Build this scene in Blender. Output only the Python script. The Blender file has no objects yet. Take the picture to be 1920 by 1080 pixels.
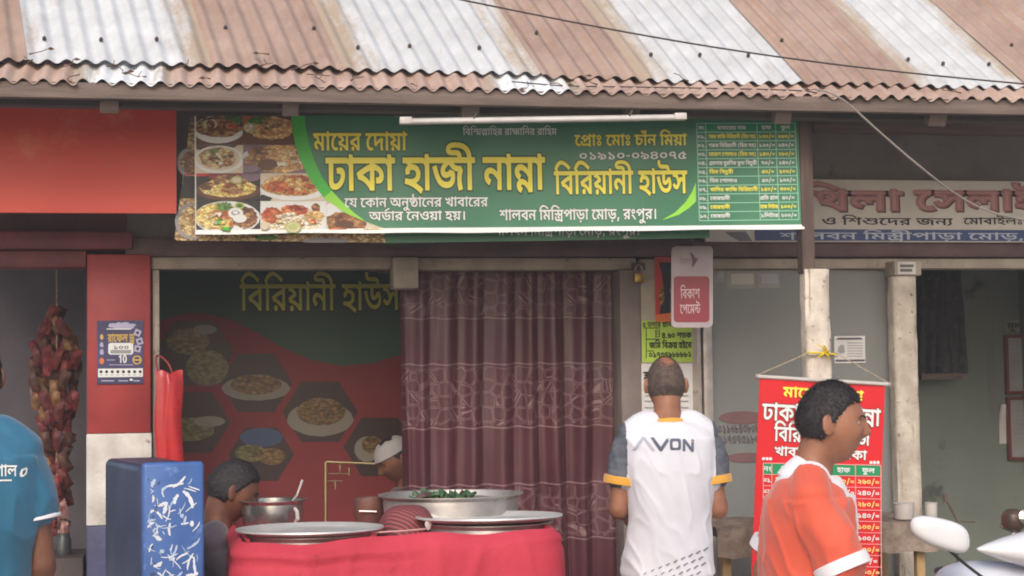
import bpy, bmesh, math, random

from mathutils import Vector, Matrix, noise
from mathutils.geometry import delaunay_2d_cdt

sc = bpy.context.scene
C = sc.collection
R = math.radians
rnd = random.Random(7)

# ------------------------------------------------------------------ camera
YAW, PITCH, ROLL, FOCAL = R(11), R(3.2), R(.8), 3200.0
CAM = Vector((0, 0, 1.6))
cam_fwd = Vector((math.sin(YAW)*math.cos(PITCH), math.cos(YAW)*math.cos(PITCH), math.sin(PITCH)))
r0 = Vector((math.cos(YAW), -math.sin(YAW), 0))
u0 = r0.cross(cam_fwd)
cam_right = r0*math.cos(ROLL)-u0*math.sin(ROLL)
cam_up = u0*math.cos(ROLL)+r0*math.sin(ROLL)
cd = bpy.data.cameras.new('camera')
cd.sensor_width = 36; cd.lens = 36*FOCAL/1920; cd.clip_end = 500; cd.clip_start = .05
cam = bpy.data.objects.new('camera', cd); C.objects.link(cam)
cam.matrix_world = Matrix(((cam_right.x, cam_up.x, -cam_fwd.x, CAM.x), (cam_right.y, cam_up.y, -cam_fwd.y, CAM.y), (cam_right.z, cam_up.z, -cam_fwd.z, CAM.z), (0, 0, 0, 1)))
sc.camera = cam
sc.cycles.pixel_filter_type = 'BLACKMAN_HARRIS'; sc.cycles.filter_width = 1.9   # a phone lens at full zoom: soft

# ------------------------------------------------------------------ light
SUN_EL, SUN_AZ = R(36), R(-18)          # high soft sun, a little to the left of the street
world = bpy.data.worlds.new('World'); sc.world = world; world.use_nodes = True
wn = world.node_tree
sky = wn.nodes.new('ShaderNodeTexSky'); sky.sky_type = 'NISHITA'; sky.sun_disc = False
sky.sun_elevation = SUN_EL; sky.sun_rotation = R(180)-SUN_AZ
sky.air_density = 1.0; sky.dust_density = 4; sky.ozone_density = .6
wn.links.new(sky.outputs[0], wn.nodes['Background'].inputs[0])
wn.nodes['Background'].inputs[1].default_value = .15
sd = bpy.data.lights.new('sun', 'SUN'); sd.energy = 1.1; sd.angle = R(30); sd.color = (1, .995, .985)
sun = bpy.data.objects.new('sun', sd); C.objects.link(sun)
to_sun = Vector((math.sin(SUN_AZ)*math.cos(SUN_EL), -math.cos(SUN_AZ)*math.cos(SUN_EL), math.sin(SUN_EL)))
sun.rotation_euler = (-to_sun).to_track_quat('-Z', 'Y').to_euler()
sun.location = (0, -5, 12)
sc.view_settings.view_transform = 'Standard'; sc.view_settings.look = 'None'
sc.view_settings.exposure = .31; sc.view_settings.gamma = 1

# ------------------------------------------------------------------ helpers
def ray(px, py):
    return (cam_fwd*FOCAL+cam_right*(px-960)+cam_up*(540-py)).normalized()

def at(px, py, Y):
    """the point of the upright plane y=Y that the photograph shows at this pixel"""
    d = ray(px, py)
    return CAM+d*((Y-CAM.y)/d.y)

def rect(px0, py0, px1, py1, Y):
    """x0, x1, z0, z1 of an upright rectangle on the plane y=Y"""
    xm, ym = (px0+px1)/2, (py0+py1)/2
    return at(px0, ym, Y).x, at(px1, ym, Y).x, at(xm, py1, Y).z, at(xm, py0, Y).z

def lin(v):
    v /= 255
    return v/12.92 if v <= .04045 else ((v+.055)/1.055)**2.4

def S(r, g, b, k=1.0):
    return (lin(r)*k, lin(g)*k, lin(b)*k, 1)

WM = {}
def thing(name, label, cat, loc=(0, 0, 0), group=None, rotz=0):
    o = bpy.data.objects.new(name, None); C.objects.link(o)
    o.empty_display_size = .1
    m = Matrix.Translation(Vector(loc)) @ Matrix.Rotation(rotz, 4, 'Z')
    o.location = Vector(loc); o.rotation_euler = (0, 0, rotz); WM[o.name] = m
    o['label'] = label; o['category'] = cat
    if group: o['group'] = group
    return o

def tag(o, label=None, cat=None, group=None, kind=None):
    for k, v in (('label', label), ('category', cat), ('group', group), ('kind', kind)):
        if v: o[k] = v
    return o

class MB:
    def __init__(s): s.V = []; s.F = []; s.M = []; s.UV = {}
    def add(s, V, F, m=0, uv=None):
        b = len(s.V); s.V += [Vector(v) for v in V]
        for f in F: s.F.append(tuple(b+i for i in f)); s.M.append(m)
        if uv:
            for i, t in enumerate(uv): s.UV[b+i] = t
        return s
    def box(s, x0, x1, y0, y1, z0, z1, m=0):
        V = [(x, y, z) for x in (x0, x1) for y in (y0, y1) for z in (z0, z1)]
        return s.add(V, [(0, 1, 3, 2), (4, 6, 7, 5), (0, 4, 5, 1), (2, 3, 7, 6), (0, 2, 6, 4), (1, 5, 7, 3)], m)
    def obox(s, c, ax, ay, az, m=0):
        """box with half axes ax, ay, az"""
        V = [c+ax*i+ay*j+az*k for i in (-1, 1) for j in (-1, 1) for k in (-1, 1)]
        return s.add(V, [(0, 1, 3, 2), (4, 6, 7, 5), (0, 4, 5, 1), (2, 3, 7, 6), (0, 2, 6, 4), (1, 5, 7, 3)], m)
    def tube(s, pts, r, seg=8, m=0, cap=True):
        pts = [Vector(p) for p in pts]; n = len(pts)
        rr = r if isinstance(r, (list, tuple)) else [r]*n
        V = []; up = None
        for i, p in enumerate(pts):
            t = (pts[min(i+1, n-1)]-pts[max(i-1, 0)]).normalized()
            if up is None:
                up = Vector((0, 0, 1)) if abs(t.z) < .9 else Vector((0, 1, 0))
            a = t.cross(up).normalized(); up = a.cross(t).normalized()
            for k in range(seg):
                w = 2*math.pi*k/seg
                V.append(p+(a*math.cos(w)+up*math.sin(w))*rr[i])
        F = [(i*seg+k, i*seg+(k+1) % seg, (i+1)*seg+(k+1) % seg, (i+1)*seg+k) for i in range(n-1) for k in range(seg)]
        if cap: F += [tuple(range(seg))[::-1], tuple((n-1)*seg+k for k in range(seg))]
        return s.add(V, F, m)
    def lathe(s, c, prof, seg=48, m=0, sx=1, sy=1, tilt=None):
        V = []
        c = Vector(c)
        for r, z in prof:
            for k in range(seg):
                w = 2*math.pi*k/seg
                v = Vector((r*math.cos(w)*sx, r*math.sin(w)*sy, z))
                if tilt: v = tilt @ v
                V.append(c+v)
        n = len(prof)
        F = [(i*seg+k, i*seg+(k+1) % seg, (i+1)*seg+(k+1) % seg, (i+1)*seg+k) for i in range(n-1) for k in range(seg)]
        F += [tuple(range(seg))[::-1], tuple((n-1)*seg+k for k in range(seg))]
        return s.add(V, F, m)
    def build(s, name, mats, parent=None, smooth=False, bevel=0, angle=40, segs=2):
        me = bpy.data.meshes.new(name)
        V = s.V
        if parent is not None:
            inv = WM[parent.name].inverted(); V = [inv @ v for v in V]
        me.from_pydata([tuple(v) for v in V], [], s.F)
        if not isinstance(mats, (list, tuple)): mats = [mats]
        for m in mats: me.materials.append(m)
        for p, i in zip(me.polygons, s.M): p.material_index = i
        if s.UV:
            uvl = me.uv_layers.new(name='UVMap')
            for l in me.loops: uvl.data[l.index].uv = s.UV.get(l.vertex_index, (0, 0))
        if bevel:
            bm = bmesh.new(); bm.from_mesh(me)
            bmesh.ops.bevel(bm, geom=[e for e in bm.edges if len(e.link_faces) == 2 and e.calc_face_angle(0) > .5], offset=bevel, segments=segs, affect='EDGES', profile=.5)
            bm.to_mesh(me); bm.free()
        if smooth or bevel:
            for p in me.polygons: p.use_smooth = True
            me.set_sharp_from_angle(angle=R(angle))
        me.update()
        o = bpy.data.objects.new(name, me); C.objects.link(o)
        if parent is not None:
            o.parent = parent; WM[o.name] = WM[parent.name]
        else: WM[o.name] = Matrix.Identity(4)
        return o

# ------------------------------------------------------------------ materials
def nodes(m):
    m.use_nodes = True
    return m.node_tree, m.node_tree.nodes['Principled BSDF']

def setin(b, k, v):
    if k in b.inputs: b.inputs[k].default_value = v

_mats = {}
def mat(name, col, col2=None, scale=6, rough=.65, rvar=.1, bump=.15, bscale=60, metal=0, stretch=(1, 1, 1), detail=6,
        lo=.35, hi=.65, spot=None, sscale=14, sth=.62, spec=.5, coat=0, sheen=0, streak=None):
    """plain surface: two tones mixed by noise, optional spots and vertical streaks of a third tone, fine bump"""
    if name in _mats: return _mats[name]
    m = bpy.data.materials.new(name); _mats[name] = m
    t, b = nodes(m); L = t.links.new; N = t.nodes.new
    tc = N('ShaderNodeTexCoord'); mp = N('ShaderNodeMapping'); mp.inputs['Scale'].default_value = stretch
    L(tc.outputs['Object'], mp.inputs[0])
    nz = N('ShaderNodeTexNoise'); nz.inputs['Scale'].default_value = scale; nz.inputs['Detail'].default_value = detail
    L(mp.outputs[0], nz.inputs['Vector'])
    rp = N('ShaderNodeValToRGB')
    rp.color_ramp.elements[0].position = lo; rp.color_ramp.elements[1].position = hi
    rp.color_ramp.elements[0].color = col
    rp.color_ramp.elements[1].color = col2 if col2 else tuple(c*.78 for c in col[:3])+(1,)
    L(nz.outputs[0], rp.inputs[0])
    out = rp.outputs[0]
    for k, cc in (('spot', spot), ('streak', streak)):
        if not cc: continue
        n2 = N('ShaderNodeTexNoise'); n2.inputs['Scale'].default_value = sscale; n2.inputs['Detail'].default_value = 9
        n2.inputs['Roughness'].default_value = .65
        m2 = N('ShaderNodeMapping'); m2.inputs['Location'].default_value = (3.1, 7.7, 1.3)
        if k == 'streak': m2.inputs['Scale'].default_value = (1, 1, .06)
        L(tc.outputs['Object'], m2.inputs[0]); L(m2.outputs[0], n2.inputs['Vector'])
        r2 = N('ShaderNodeValToRGB'); r2.color_ramp.elements[0].position = sth; r2.color_ramp.elements[1].position = sth+.08
        L(n2.outputs[0], r2.inputs[0])
        mx = N('ShaderNodeMix'); mx.data_type = 'RGBA'
        L(r2.outputs[0], mx.inputs[0]); L(out, mx.inputs[6]); mx.inputs[7].default_value = cc
        out = mx.outputs[2]
    L(out, b.inputs['Base Color'])
    n3 = N('ShaderNodeTexNoise'); n3.inputs['Scale'].default_value = bscale; n3.inputs['Detail'].default_value = 5
    L(mp.outputs[0], n3.inputs['Vector'])
    if bump:
        bp = N('ShaderNodeBump'); bp.inputs['Strength'].default_value = bump; bp.inputs['Distance'].default_value = .01
        L(n3.outputs[0], bp.inputs['Height']); L(bp.outputs[0], b.inputs['Normal'])
    mr = N('ShaderNodeMapRange'); mr.inputs[3].default_value = max(0, rough-rvar); mr.inputs[4].default_value = min(1, rough+rvar)
    L(nz.outputs[0], mr.inputs[0]); L(mr.outputs[0], b.inputs['Roughness'])
    b.inputs['Metallic'].default_value = metal
    setin(b, 'Specular IOR Level', spec); setin(b, 'Coat Weight', coat); setin(b, 'Sheen Weight', sheen)
    return m

def food_mat(name, cols, scale=60, squash=.55):
    """printed rice and meat: cells of mixed colours, warped"""
    if name in _mats: return _mats[name]
    m = bpy.data.materials.new(name); _mats[name] = m
    t, b = nodes(m); L = t.links.new; N = t.nodes.new
    tc = N('ShaderNodeTexCoord')
    nz = N('ShaderNodeTexNoise'); nz.inputs['Scale'].default_value = scale*.6; nz.inputs['Detail'].default_value = 3
    L(tc.outputs['Object'], nz.inputs['Vector'])
    vm = N('ShaderNodeMix'); vm.data_type = 'VECTOR'; vm.inputs[0].default_value = .03
    L(tc.outputs['Object'], vm.inputs[4]); L(nz.outputs['Color'], vm.inputs[5])
    mp = N('ShaderNodeMapping'); mp.inputs['Rotation'].default_value = (0, .6, 0); mp.inputs['Scale'].default_value = (1, 1, 1/squash)
    L(vm.outputs[1], mp.inputs[0])
    vo = N('ShaderNodeTexVoronoi'); vo.inputs['Scale'].default_value = scale
    L(mp.outputs[0], vo.inputs['Vector'])
    sp = N('ShaderNodeSeparateColor'); L(vo.outputs['Color'], sp.inputs[0])
    big = N('ShaderNodeTexNoise'); big.inputs['Scale'].default_value = scale*.22; L(tc.outputs['Object'], big.inputs['Vector'])
    mx = N('ShaderNodeMix'); mx.inputs[0].default_value = .6
    L(sp.outputs[0], mx.inputs[2]); L(big.outputs[0], mx.inputs[3])
    rp = N('ShaderNodeValToRGB'); rp.color_ramp.interpolation = 'LINEAR'
    e = rp.color_ramp.elements
    n = len(cols)
    e[0].position = .22; e[0].color = cols[0]; e[1].position = .78; e[1].color = cols[-1]
    for i in range(1, n-1):
        q = e.new(.22+.56*i/(n-1)); q.color = cols[i]
    L(mx.outputs[0], rp.inputs[0])
    # dark gaps between grains are printed too
    d = N('ShaderNodeMapRange'); d.inputs[1].default_value = .25; d.inputs[2].default_value = .75; d.inputs[3].default_value = 1.1; d.inputs[4].default_value = .5
    L(vo.outputs['Distance'], d.inputs[0])
    mu = N('ShaderNodeMix'); mu.data_type = 'RGBA'; mu.blend_type = 'MULTIPLY'; mu.inputs[0].default_value = 1
    L(rp.outputs[0], mu.inputs[6]); L(d.outputs[0], mu.inputs[7])
    L(mu.outputs[2], b.inputs['Base Color']); b.inputs['Roughness'].default_value = .35
    return m

def vinyl(name, col, rough=.38, var=.08):
    return mat(name, col, tuple(c*(1-var) for c in col[:3])+(1,), scale=5, rough=rough, rvar=.06, bump=.03, bscale=30)

# ------------------------------------------------------------------ flat prints
class Plane:
    def __init__(s, o, ux, uz, wave=None):
        s.o = Vector(o); s.ux = Vector(ux).normalized()
        uz = Vector(uz); s.uz = (uz-s.ux*uz.dot(s.ux)).normalized()
        s.n = s.ux.cross(s.uz); s.wave = wave
    def uv(s, px, py):
        d = ray(px, py); k = (s.o-CAM).dot(s.n)/d.dot(s.n); p = CAM+d*k-s.o
        return p.dot(s.ux), p.dot(s.uz)
    def pt(s, u, v, d=0):
        if s.wave: d += s.wave(u, v)
        return s.o+s.ux*u+s.uz*v+s.n*d
    def sheet(s, mb, u0, u1, v0, v1, d=0, m=0, nu=1, nv=1):
        V = [s.pt(u0+(u1-u0)*i/nu, v0+(v1-v0)*j/nv, d) for j in range(nv+1) for i in range(nu+1)]
        F = [(j*(nu+1)+i, j*(nu+1)+i+1, (j+1)*(nu+1)+i+1, (j+1)*(nu+1)+i) for j in range(nv) for i in range(nu)]
        return mb.add(V, F, m)
    def prect(s, mb, x0, y0, x1, y1, d=0, m=0, nu=1, nv=1):
        a = s.uv(x0, (y0+y1)/2)[0]; b = s.uv(x1, (y0+y1)/2)[0]; c = s.uv((x0+x1)/2, y1)[1]; e = s.uv((x0+x1)/2, y0)[1]
        return s.sheet(mb, a, b, c, e, d, m, nu, nv)
    def poly(s, mb, pix, d=0, m=0):
        return s.polyuv(mb, [s.uv(*p) for p in pix], d, m)
    def polyuv(s, mb, uvs, d=0, m=0):
        a = sum(uvs[i-1][0]*uvs[i][1]-uvs[i][0]*uvs[i-1][1] for i in range(len(uvs)))
        if a < 0: uvs = uvs[::-1]
        extra = []
        if s.wave:
            r = []
            for i, p in enumerate(uvs):
                q = uvs[(i+1) % len(uvs)]; k = max(1, int(math.hypot(q[0]-p[0], q[1]-p[1])/.03))
                r += [(p[0]+(q[0]-p[0])*j/k, p[1]+(q[1]-p[1])*j/k) for j in range(k)]
            uvs = r
            a0, a1 = min(p[0] for p in uvs), max(p[0] for p in uvs); b0, b1 = min(p[1] for p in uvs), max(p[1] for p in uvs); g = .03
            if a1-a0 > g or b1-b0 > g: extra = [(a0+g*(i+.5), b0+g*(j+.5)) for i in range(int((a1-a0)/g)) for j in range(int((b1-b0)/g))]
        V, F = fill([uvs], extra)
        F = [f if (V[f[1]][0]-V[f[0]][0])*(V[f[2]][1]-V[f[0]][1])-(V[f[2]][0]-V[f[0]][0])*(V[f[1]][1]-V[f[0]][1]) > 0 else f[::-1] for f in F]
        return mb.add([s.pt(u, v, d) for u, v in V], F, m)
    def ell(s, mb, cx, cy, rx, ry, d=0, m=0, n=28, clip=None, jag=0):
        """ellipse in pixels, clipped to a pixel rectangle, its rim jagged by jag"""
        pts = []
        for k in range(n):
            w = 2*math.pi*k/n; j = 1+jag*rnd.uniform(-1, 1)
            x, y = cx+rx*j*math.cos(w), cy+ry*j*math.sin(w)
            if clip: x = min(max(x, clip[0]), clip[2]); y = min(max(y, clip[1]), clip[3])
            if not pts or abs(x-pts[-1][0])+abs(y-pts[-1][1]) > .05: pts.append((x, y))
        return s.poly(mb, pts, d, m)
    def line(s, mb, x0, y0, x1, y1, w, d=0, m=0):
        """a straight stroke, w pixels wide"""
        L = math.hypot(x1-x0, y1-y0) or 1; nx, ny = -(y1-y0)/L*w/2, (x1-x0)/L*w/2
        return s.poly(mb, [(x0+nx, y0+ny), (x1+nx, y1+ny), (x1-nx, y1-ny), (x0-nx, y0-ny)], d, m)
    def text(s, mb, t, x0, x1, hl, base, d=0, m=0, off=0):
        """writing from pixel x0 to x1, headline at hl, feet at base"""
        a = s.uv(x0, base); b = s.uv(x1, base); h = s.uv((x0+x1)/2, hl)[1]-s.uv((x0+x1)/2, base)[1]
        V, F = text2d(t, a[0], (a[1]+b[1])/2, h/.622, b[0]-a[0], off)
        return mb.add([s.pt(u, v, d) for u, v in V], F, m)

# outlines of the Bengali letters used on the signs (x, y, on-curve) and the set lines of writing: width, then letter, x, y
GLYPHS = {
    44: [[646,622,1,646,527,1,547,527,1,547,0,1,436,0,1,436,132,1,453,79,1,417,131,0,348,210,0,276,255,0,234,255,1,206,255,0,165,226,0,165,197,1,165,168,0,208,133,0,247,120,1,214,19,1,156,37,0,84,94,0,50,163,0,50,201,1,50,252,0,99,318,0,175,351,0,216,351,1,269,351,0,355,318,0,426,256,0,457,211,1,438,200,1,437,224,0,436,272,0,436,297,1,436,527,1,-10,527,1,-10,622,1],[313,322,1,313,316,0,312,300,0,310,292,1,201,321,1,199,373,0,167,433,0,94,464,0,28,470,1,49,560,1,101,546,1,157,540,0,237,507,0,288,453,0,313,374,0]],
    54: [[300,622,1,300,527,1,200,527,1,200,0,1,89,0,1,89,453,1,77,486,0,32,527,0,-4,527,1,-10,527,1,-10,622,1,8,622,1,31,622,0,76,595,0,93,559,1,92,564,0,89,600,0,89,613,1,89,688,1,177,688,1,199,622,1]],
    61: [[389,622,1,389,527,1,346,527,1,313,513,0,247,465,0,192,398,0,159,313,0,159,263,1,159,198,0,197,124,0,255,93,0,284,93,1,304,93,0,338,101,0,360,113,1,405,29,1,374,9,0,311,-5,0,278,-5,1,208,-5,0,103,58,0,45,177,0,45,260,1,45,334,0,100,458,0,196,548,0,259,570,1,195,531,1,178,529,0,137,527,0,107,527,1,-10,527,1,-10,622,1]],
    70: [[660,622,1,660,527,1,561,527,1,561,0,1,450,0,1,409,52,0,303,127,0,168,175,0,80,187,1,37,292,1,67,310,0,130,346,0,198,381,0,231,397,1,191,423,0,93,462,0,32,473,1,67,551,1,92,527,1,-10,527,1,-10,622,1],[450,527,1,151,527,1,151,534,1,189,524,0,259,488,0,320,444,0,342,423,1,351,347,1,320,334,0,254,304,0,192,272,0,165,256,1,160,265,1,220,257,0,337,211,0,437,141,0,472,96,1,455,90,1,452,114,0,450,165,0,450,191,1],[175,-19,1,146,-19,0,107,20,0,107,50,1,107,79,0,146,119,0,175,119,1,204,119,0,243,80,0,243,50,1,243,20,0,204,-19,0]],
    46: [[627,622,1,627,527,1,527,527,1,527,0,1,416,0,1,382,56,0,277,145,0,146,206,0,70,218,1,24,328,1,117,381,0,331,476,0,438,506,1,418,470,1,418,527,1,-10,527,1,-10,622,1],[416,427,1,437,403,1,367,382,0,231,324,0,164,288,1,210,278,0,311,232,0,403,160,0,435,113,1,420,106,1,418,129,0,416,175,0,416,201,1],[176,-10,1,147,-10,0,108,29,0,108,59,1,108,89,0,147,128,0,176,128,1,205,128,0,244,89,0,244,59,1,244,29,0,205,-10,0]],
    3: [],
    37: [[635,622,1,635,527,1,189,527,1,189,242,1,166,262,1,203,303,0,301,377,0,419,443,0,487,469,1,568,398,1,552,369,0,532,309,0,522,242,0,522,204,1,522,161,0,538,67,0,556,14,1,447,-9,1,429,45,0,410,150,0,410,209,1,410,247,0,423,318,0,446,378,0,458,401,1,487,364,1,429,340,0,319,269,0,216,185,0,168,139,1,78,198,1,78,527,1,-10,527,1,-10,622,1]],
    33: [[593,622,1,593,527,1,198,527,1,198,214,1,198,176,0,206,142,0,214,134,1,229,117,0,263,117,1,295,117,0,352,146,0,378,172,1,403,196,0,430,251,0,430,280,1,430,304,0,403,331,0,372,331,1,359,331,0,336,328,0,325,326,1,310,420,1,331,425,0,373,431,0,400,431,1,447,431,0,509,398,0,540,338,0,540,296,1,540,240,0,490,139,0,449,101,1,410,64,0,313,22,0,256,22,1,209,22,0,151,42,0,132,61,1,113,79,0,86,143,0,86,209,1,86,527,1,-10,527,1,-10,622,1]],
    20: [[848,622,1,848,527,1,523,527,1,523,466,1,524,434,1,524,0,1,413,0,1,379,56,0,274,146,0,144,207,0,70,218,1,24,328,1,118,381,0,327,473,0,435,503,1,414,469,1,414,527,1,-10,527,1,-10,622,1],[413,425,1,434,400,1,387,387,0,295,351,0,207,310,0,164,288,1,210,279,0,311,231,0,401,159,0,431,114,1,417,106,1,416,126,0,413,171,0,413,198,1],[801,269,1,801,236,0,774,177,0,711,139,0,655,139,1,636,139,0,603,141,0,588,144,1,593,240,1,599,239,0,614,238,0,626,238,1,666,238,0,691,268,0,691,289,1,691,330,0,599,390,0,509,404,1,510,501,1,590,491,0,722,430,0,801,333,0]],
    51: [[255,491,1,342,491,0,447,436,0,494,354,0,494,311,1,494,229,0,386,138,0,285,127,1,275,156,1,323,143,0,422,102,0,520,45,0,567,11,1,506,-67,1,454,-29,0,350,33,0,239,81,0,117,117,0,46,130,1,65,222,1,100,212,0,167,203,0,205,203,1,272,203,0,348,231,0,381,279,0,381,308,1,381,351,0,318,399,0,264,399,1,232,399,0,194,388,0,177,365,0,177,348,1,177,342,0,181,327,0,183,321,1,79,304,1,73,319,0,66,356,0,66,372,1,66,408,0,112,462,0,197,491,0],[156,442,1,151,475,0,101,523,0,54,534,1,111,578,1,157,567,1,213,544,0,263,488,0,267,445,1],[567,622,1,567,527,1,-10,527,1,-10,622,1]],
    27: [[425,42,1,358,42,0,239,83,0,137,174,0,53,328,0,21,442,1,127,471,1,162,350,0,245,205,0,353,143,0,422,143,1,494,143,0,561,199,0,561,248,1,561,281,0,545,325,0,537,340,1,617,337,1,588,308,0,526,264,0,454,239,0,408,239,1,366,239,0,301,268,0,264,326,0,264,370,1,264,411,0,315,493,0,380,528,1,361,527,0,322,527,0,300,527,1,-10,527,1,-10,622,1,977,622,1,977,527,1,674,527,1,649,527,0,590,529,0,567,530,1,499,504,0,414,451,0,375,401,0,375,378,1,375,355,0,401,334,0,418,334,1,449,334,0,498,361,0,529,386,1,653,348,1,660,328,0,670,273,0,670,243,1,670,193,0,622,101,0,515,42,0],[862,200,1,862,157,0,879,65,0,896,14,1,787,-9,1,769,46,0,750,150,0,750,211,1,750,254,0,764,330,0,776,360,1,700,367,0,593,410,0,520,478,0,496,522,1,610,536,1,624,514,0,670,476,0,745,453,0,800,453,1,812,453,0,835,455,0,851,456,1,904,368,1,883,330,0,862,250,0]],
    56: [[300,527,1,200,527,1,200,0,1,89,0,1,89,527,1,-10,527,1,-10,622,1,89,622,1,81,679,0,24,758,0,-69,807,0,-194,829,0,-269,829,1,-322,829,0,-395,818,0,-433,799,0,-433,785,1,-433,771,0,-401,763,0,-372,763,1,-273,763,1,-217,763,0,-150,745,0,-129,725,1,-110,707,0,-93,655,0,-93,615,1,-196,615,1,-197,635,0,-207,661,0,-217,668,1,-226,674,0,-251,680,0,-272,680,1,-355,680,1,-408,680,0,-473,692,0,-494,703,1,-519,717,0,-539,759,0,-539,782,1,-539,843,0,-401,917,0,-259,917,1,-47,917,0,189,774,0,203,622,1,300,622,1]],
    39: [[633,622,1,633,527,1,533,527,1,533,0,1,422,0,1,422,222,1,441,169,1,409,211,0,335,280,0,258,322,0,222,322,1,192,322,0,151,293,0,151,263,1,151,238,0,187,203,0,225,188,1,174,92,1,109,118,0,35,211,0,35,267,1,35,319,0,84,387,0,161,419,0,202,419,1,250,419,0,333,388,0,408,333,0,444,295,1,426,287,1,423,310,0,422,359,0,422,382,1,422,527,1,-10,527,1,-10,622,1]],
    365: [[641,622,1,641,527,1,542,527,1,542,201,1,431,201,1,431,292,1,439,238,1,404,281,0,327,346,0,248,385,0,207,385,1,181,385,0,151,362,0,151,340,1,151,323,0,175,294,0,209,281,1,159,193,1,98,218,0,35,299,0,35,347,1,35,393,0,79,453,0,152,482,0,194,482,1,243,482,0,329,452,0,408,396,0,444,357,1,434,350,1,433,372,0,431,421,0,431,443,1,431,527,1,-10,527,1,-10,622,1],[228,197,1,283,197,0,375,154,0,457,77,0,495,25,1,448,-42,1,422,-6,0,355,61,0,284,104,0,248,104,1,226,104,0,203,85,0,203,69,1,203,55,0,223,34,0,247,25,1,201,-57,1,170,-45,0,119,-7,0,90,47,0,90,81,1,90,116,0,126,168,0,188,197,0],[542,208,1,542,-43,1,431,-43,1,431,31,1,433,85,1,432,109,0,431,158,0,431,183,1,431,208,1]],
    55: [[300,622,1,300,527,1,200,527,1,200,0,1,89,0,1,89,527,1,-10,527,1,-10,622,1,85,622,1,69,640,0,34,685,0,20,705,1,64,777,0,154,871,0,261,917,0,330,917,1,380,917,0,470,897,0,565,854,0,674,788,0,741,742,1,683,666,1,606,720,0,494,788,0,397,821,0,343,821,1,293,821,0,219,784,0,165,725,0,144,690,1,153,674,0,178,638,0,193,622,1]],
    42: [[627,622,1,627,527,1,527,527,1,527,0,1,416,0,1,382,56,0,277,145,0,146,206,0,70,218,1,24,328,1,117,381,0,331,476,0,438,506,1,418,470,1,418,527,1,-10,527,1,-10,622,1],[416,427,1,437,403,1,367,382,0,231,324,0,164,288,1,210,278,0,311,232,0,403,160,0,435,113,1,420,106,1,418,129,0,416,175,0,416,201,1]],
    12: [[509,622,1,508,657,0,475,687,0,435,687,1,294,687,1,222,687,0,136,712,0,110,738,1,88,758,0,67,818,0,67,856,1,67,870,0,70,896,0,72,912,1,178,905,1,177,895,0,175,879,0,175,873,1,175,851,0,184,818,0,195,807,1,207,795,0,248,783,0,290,783,1,428,783,1,485,783,0,551,766,0,575,743,1,593,725,0,613,667,0,614,622,1],[740,622,1,740,527,1,385,527,1,385,379,1,385,359,0,398,335,0,415,335,1,431,335,0,465,356,0,502,398,0,523,427,1,618,444,1,652,396,0,686,296,0,686,242,1,686,179,0,627,80,0,511,22,0,427,22,1,361,22,0,242,63,0,139,158,0,54,321,0,21,442,1,127,471,1,162,345,0,247,191,0,353,121,0,419,121,1,494,121,0,576,192,0,576,252,1,576,293,0,549,348,0,530,370,1,611,382,1,577,333,0,507,269,0,437,238,0,400,238,1,372,238,0,325,255,0,310,272,1,293,289,0,274,345,0,274,397,1,274,527,1,-10,527,1,-10,622,1]],
    50: [[708,622,1,708,527,1,609,527,1,609,0,1,498,0,1,498,330,1,522,279,1,498,310,0,460,344,0,443,344,1,430,344,0,409,329,0,380,286,0,354,242,1,326,196,0,278,138,0,227,112,0,192,112,1,163,112,0,110,133,0,58,184,0,31,230,1,111,279,1,134,241,0,165,213,0,184,213,1,199,213,0,225,228,0,258,275,0,282,320,1,306,349,1,333,401,0,381,441,0,414,441,1,443,441,0,490,411,0,520,381,1,502,378,1,500,398,0,498,439,0,498,460,1,498,527,1,-10,527,1,-10,622,1],[253,255,1,244,320,0,223,395,0,199,416,1,175,438,0,92,460,0,30,467,1,59,567,1,123,537,1,180,528,0,252,500,0,295,456,0,315,391,0,319,344,1]],
    441: [[511,279,1,439,279,0,339,349,0,314,406,1,328,408,1,321,378,0,287,318,0,231,279,0,190,279,1,160,279,0,105,298,0,52,349,0,23,396,1,104,446,1,128,404,0,161,380,0,180,380,1,203,380,0,236,407,0,255,473,0,257,532,1,362,532,1,369,499,0,391,442,0,426,398,0,472,374,0,500,374,1,530,374,0,562,407,0,562,438,1,562,472,0,521,533,0,492,556,1,607,573,1,623,558,0,654,513,0,674,456,0,674,422,1,674,355,0,588,279,0],[1020,622,1,1020,527,1,920,527,1,920,0,1,809,0,1,809,75,1,811,123,1,810,148,0,809,197,0,809,222,1,809,527,1,-10,527,1,-10,622,1],[573,216,1,568,248,0,536,293,0,512,308,1,612,339,1,626,328,0,654,293,0,672,246,0,672,215,1],[602,235,1,661,235,0,751,194,0,827,120,0,865,70,1,815,9,1,788,44,0,724,107,0,656,146,0,620,146,1,601,146,0,580,130,0,580,116,1,580,101,0,599,82,0,621,73,1,576,-7,1,530,10,0,468,76,0,468,126,1,468,177,0,547,235,0]],
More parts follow.
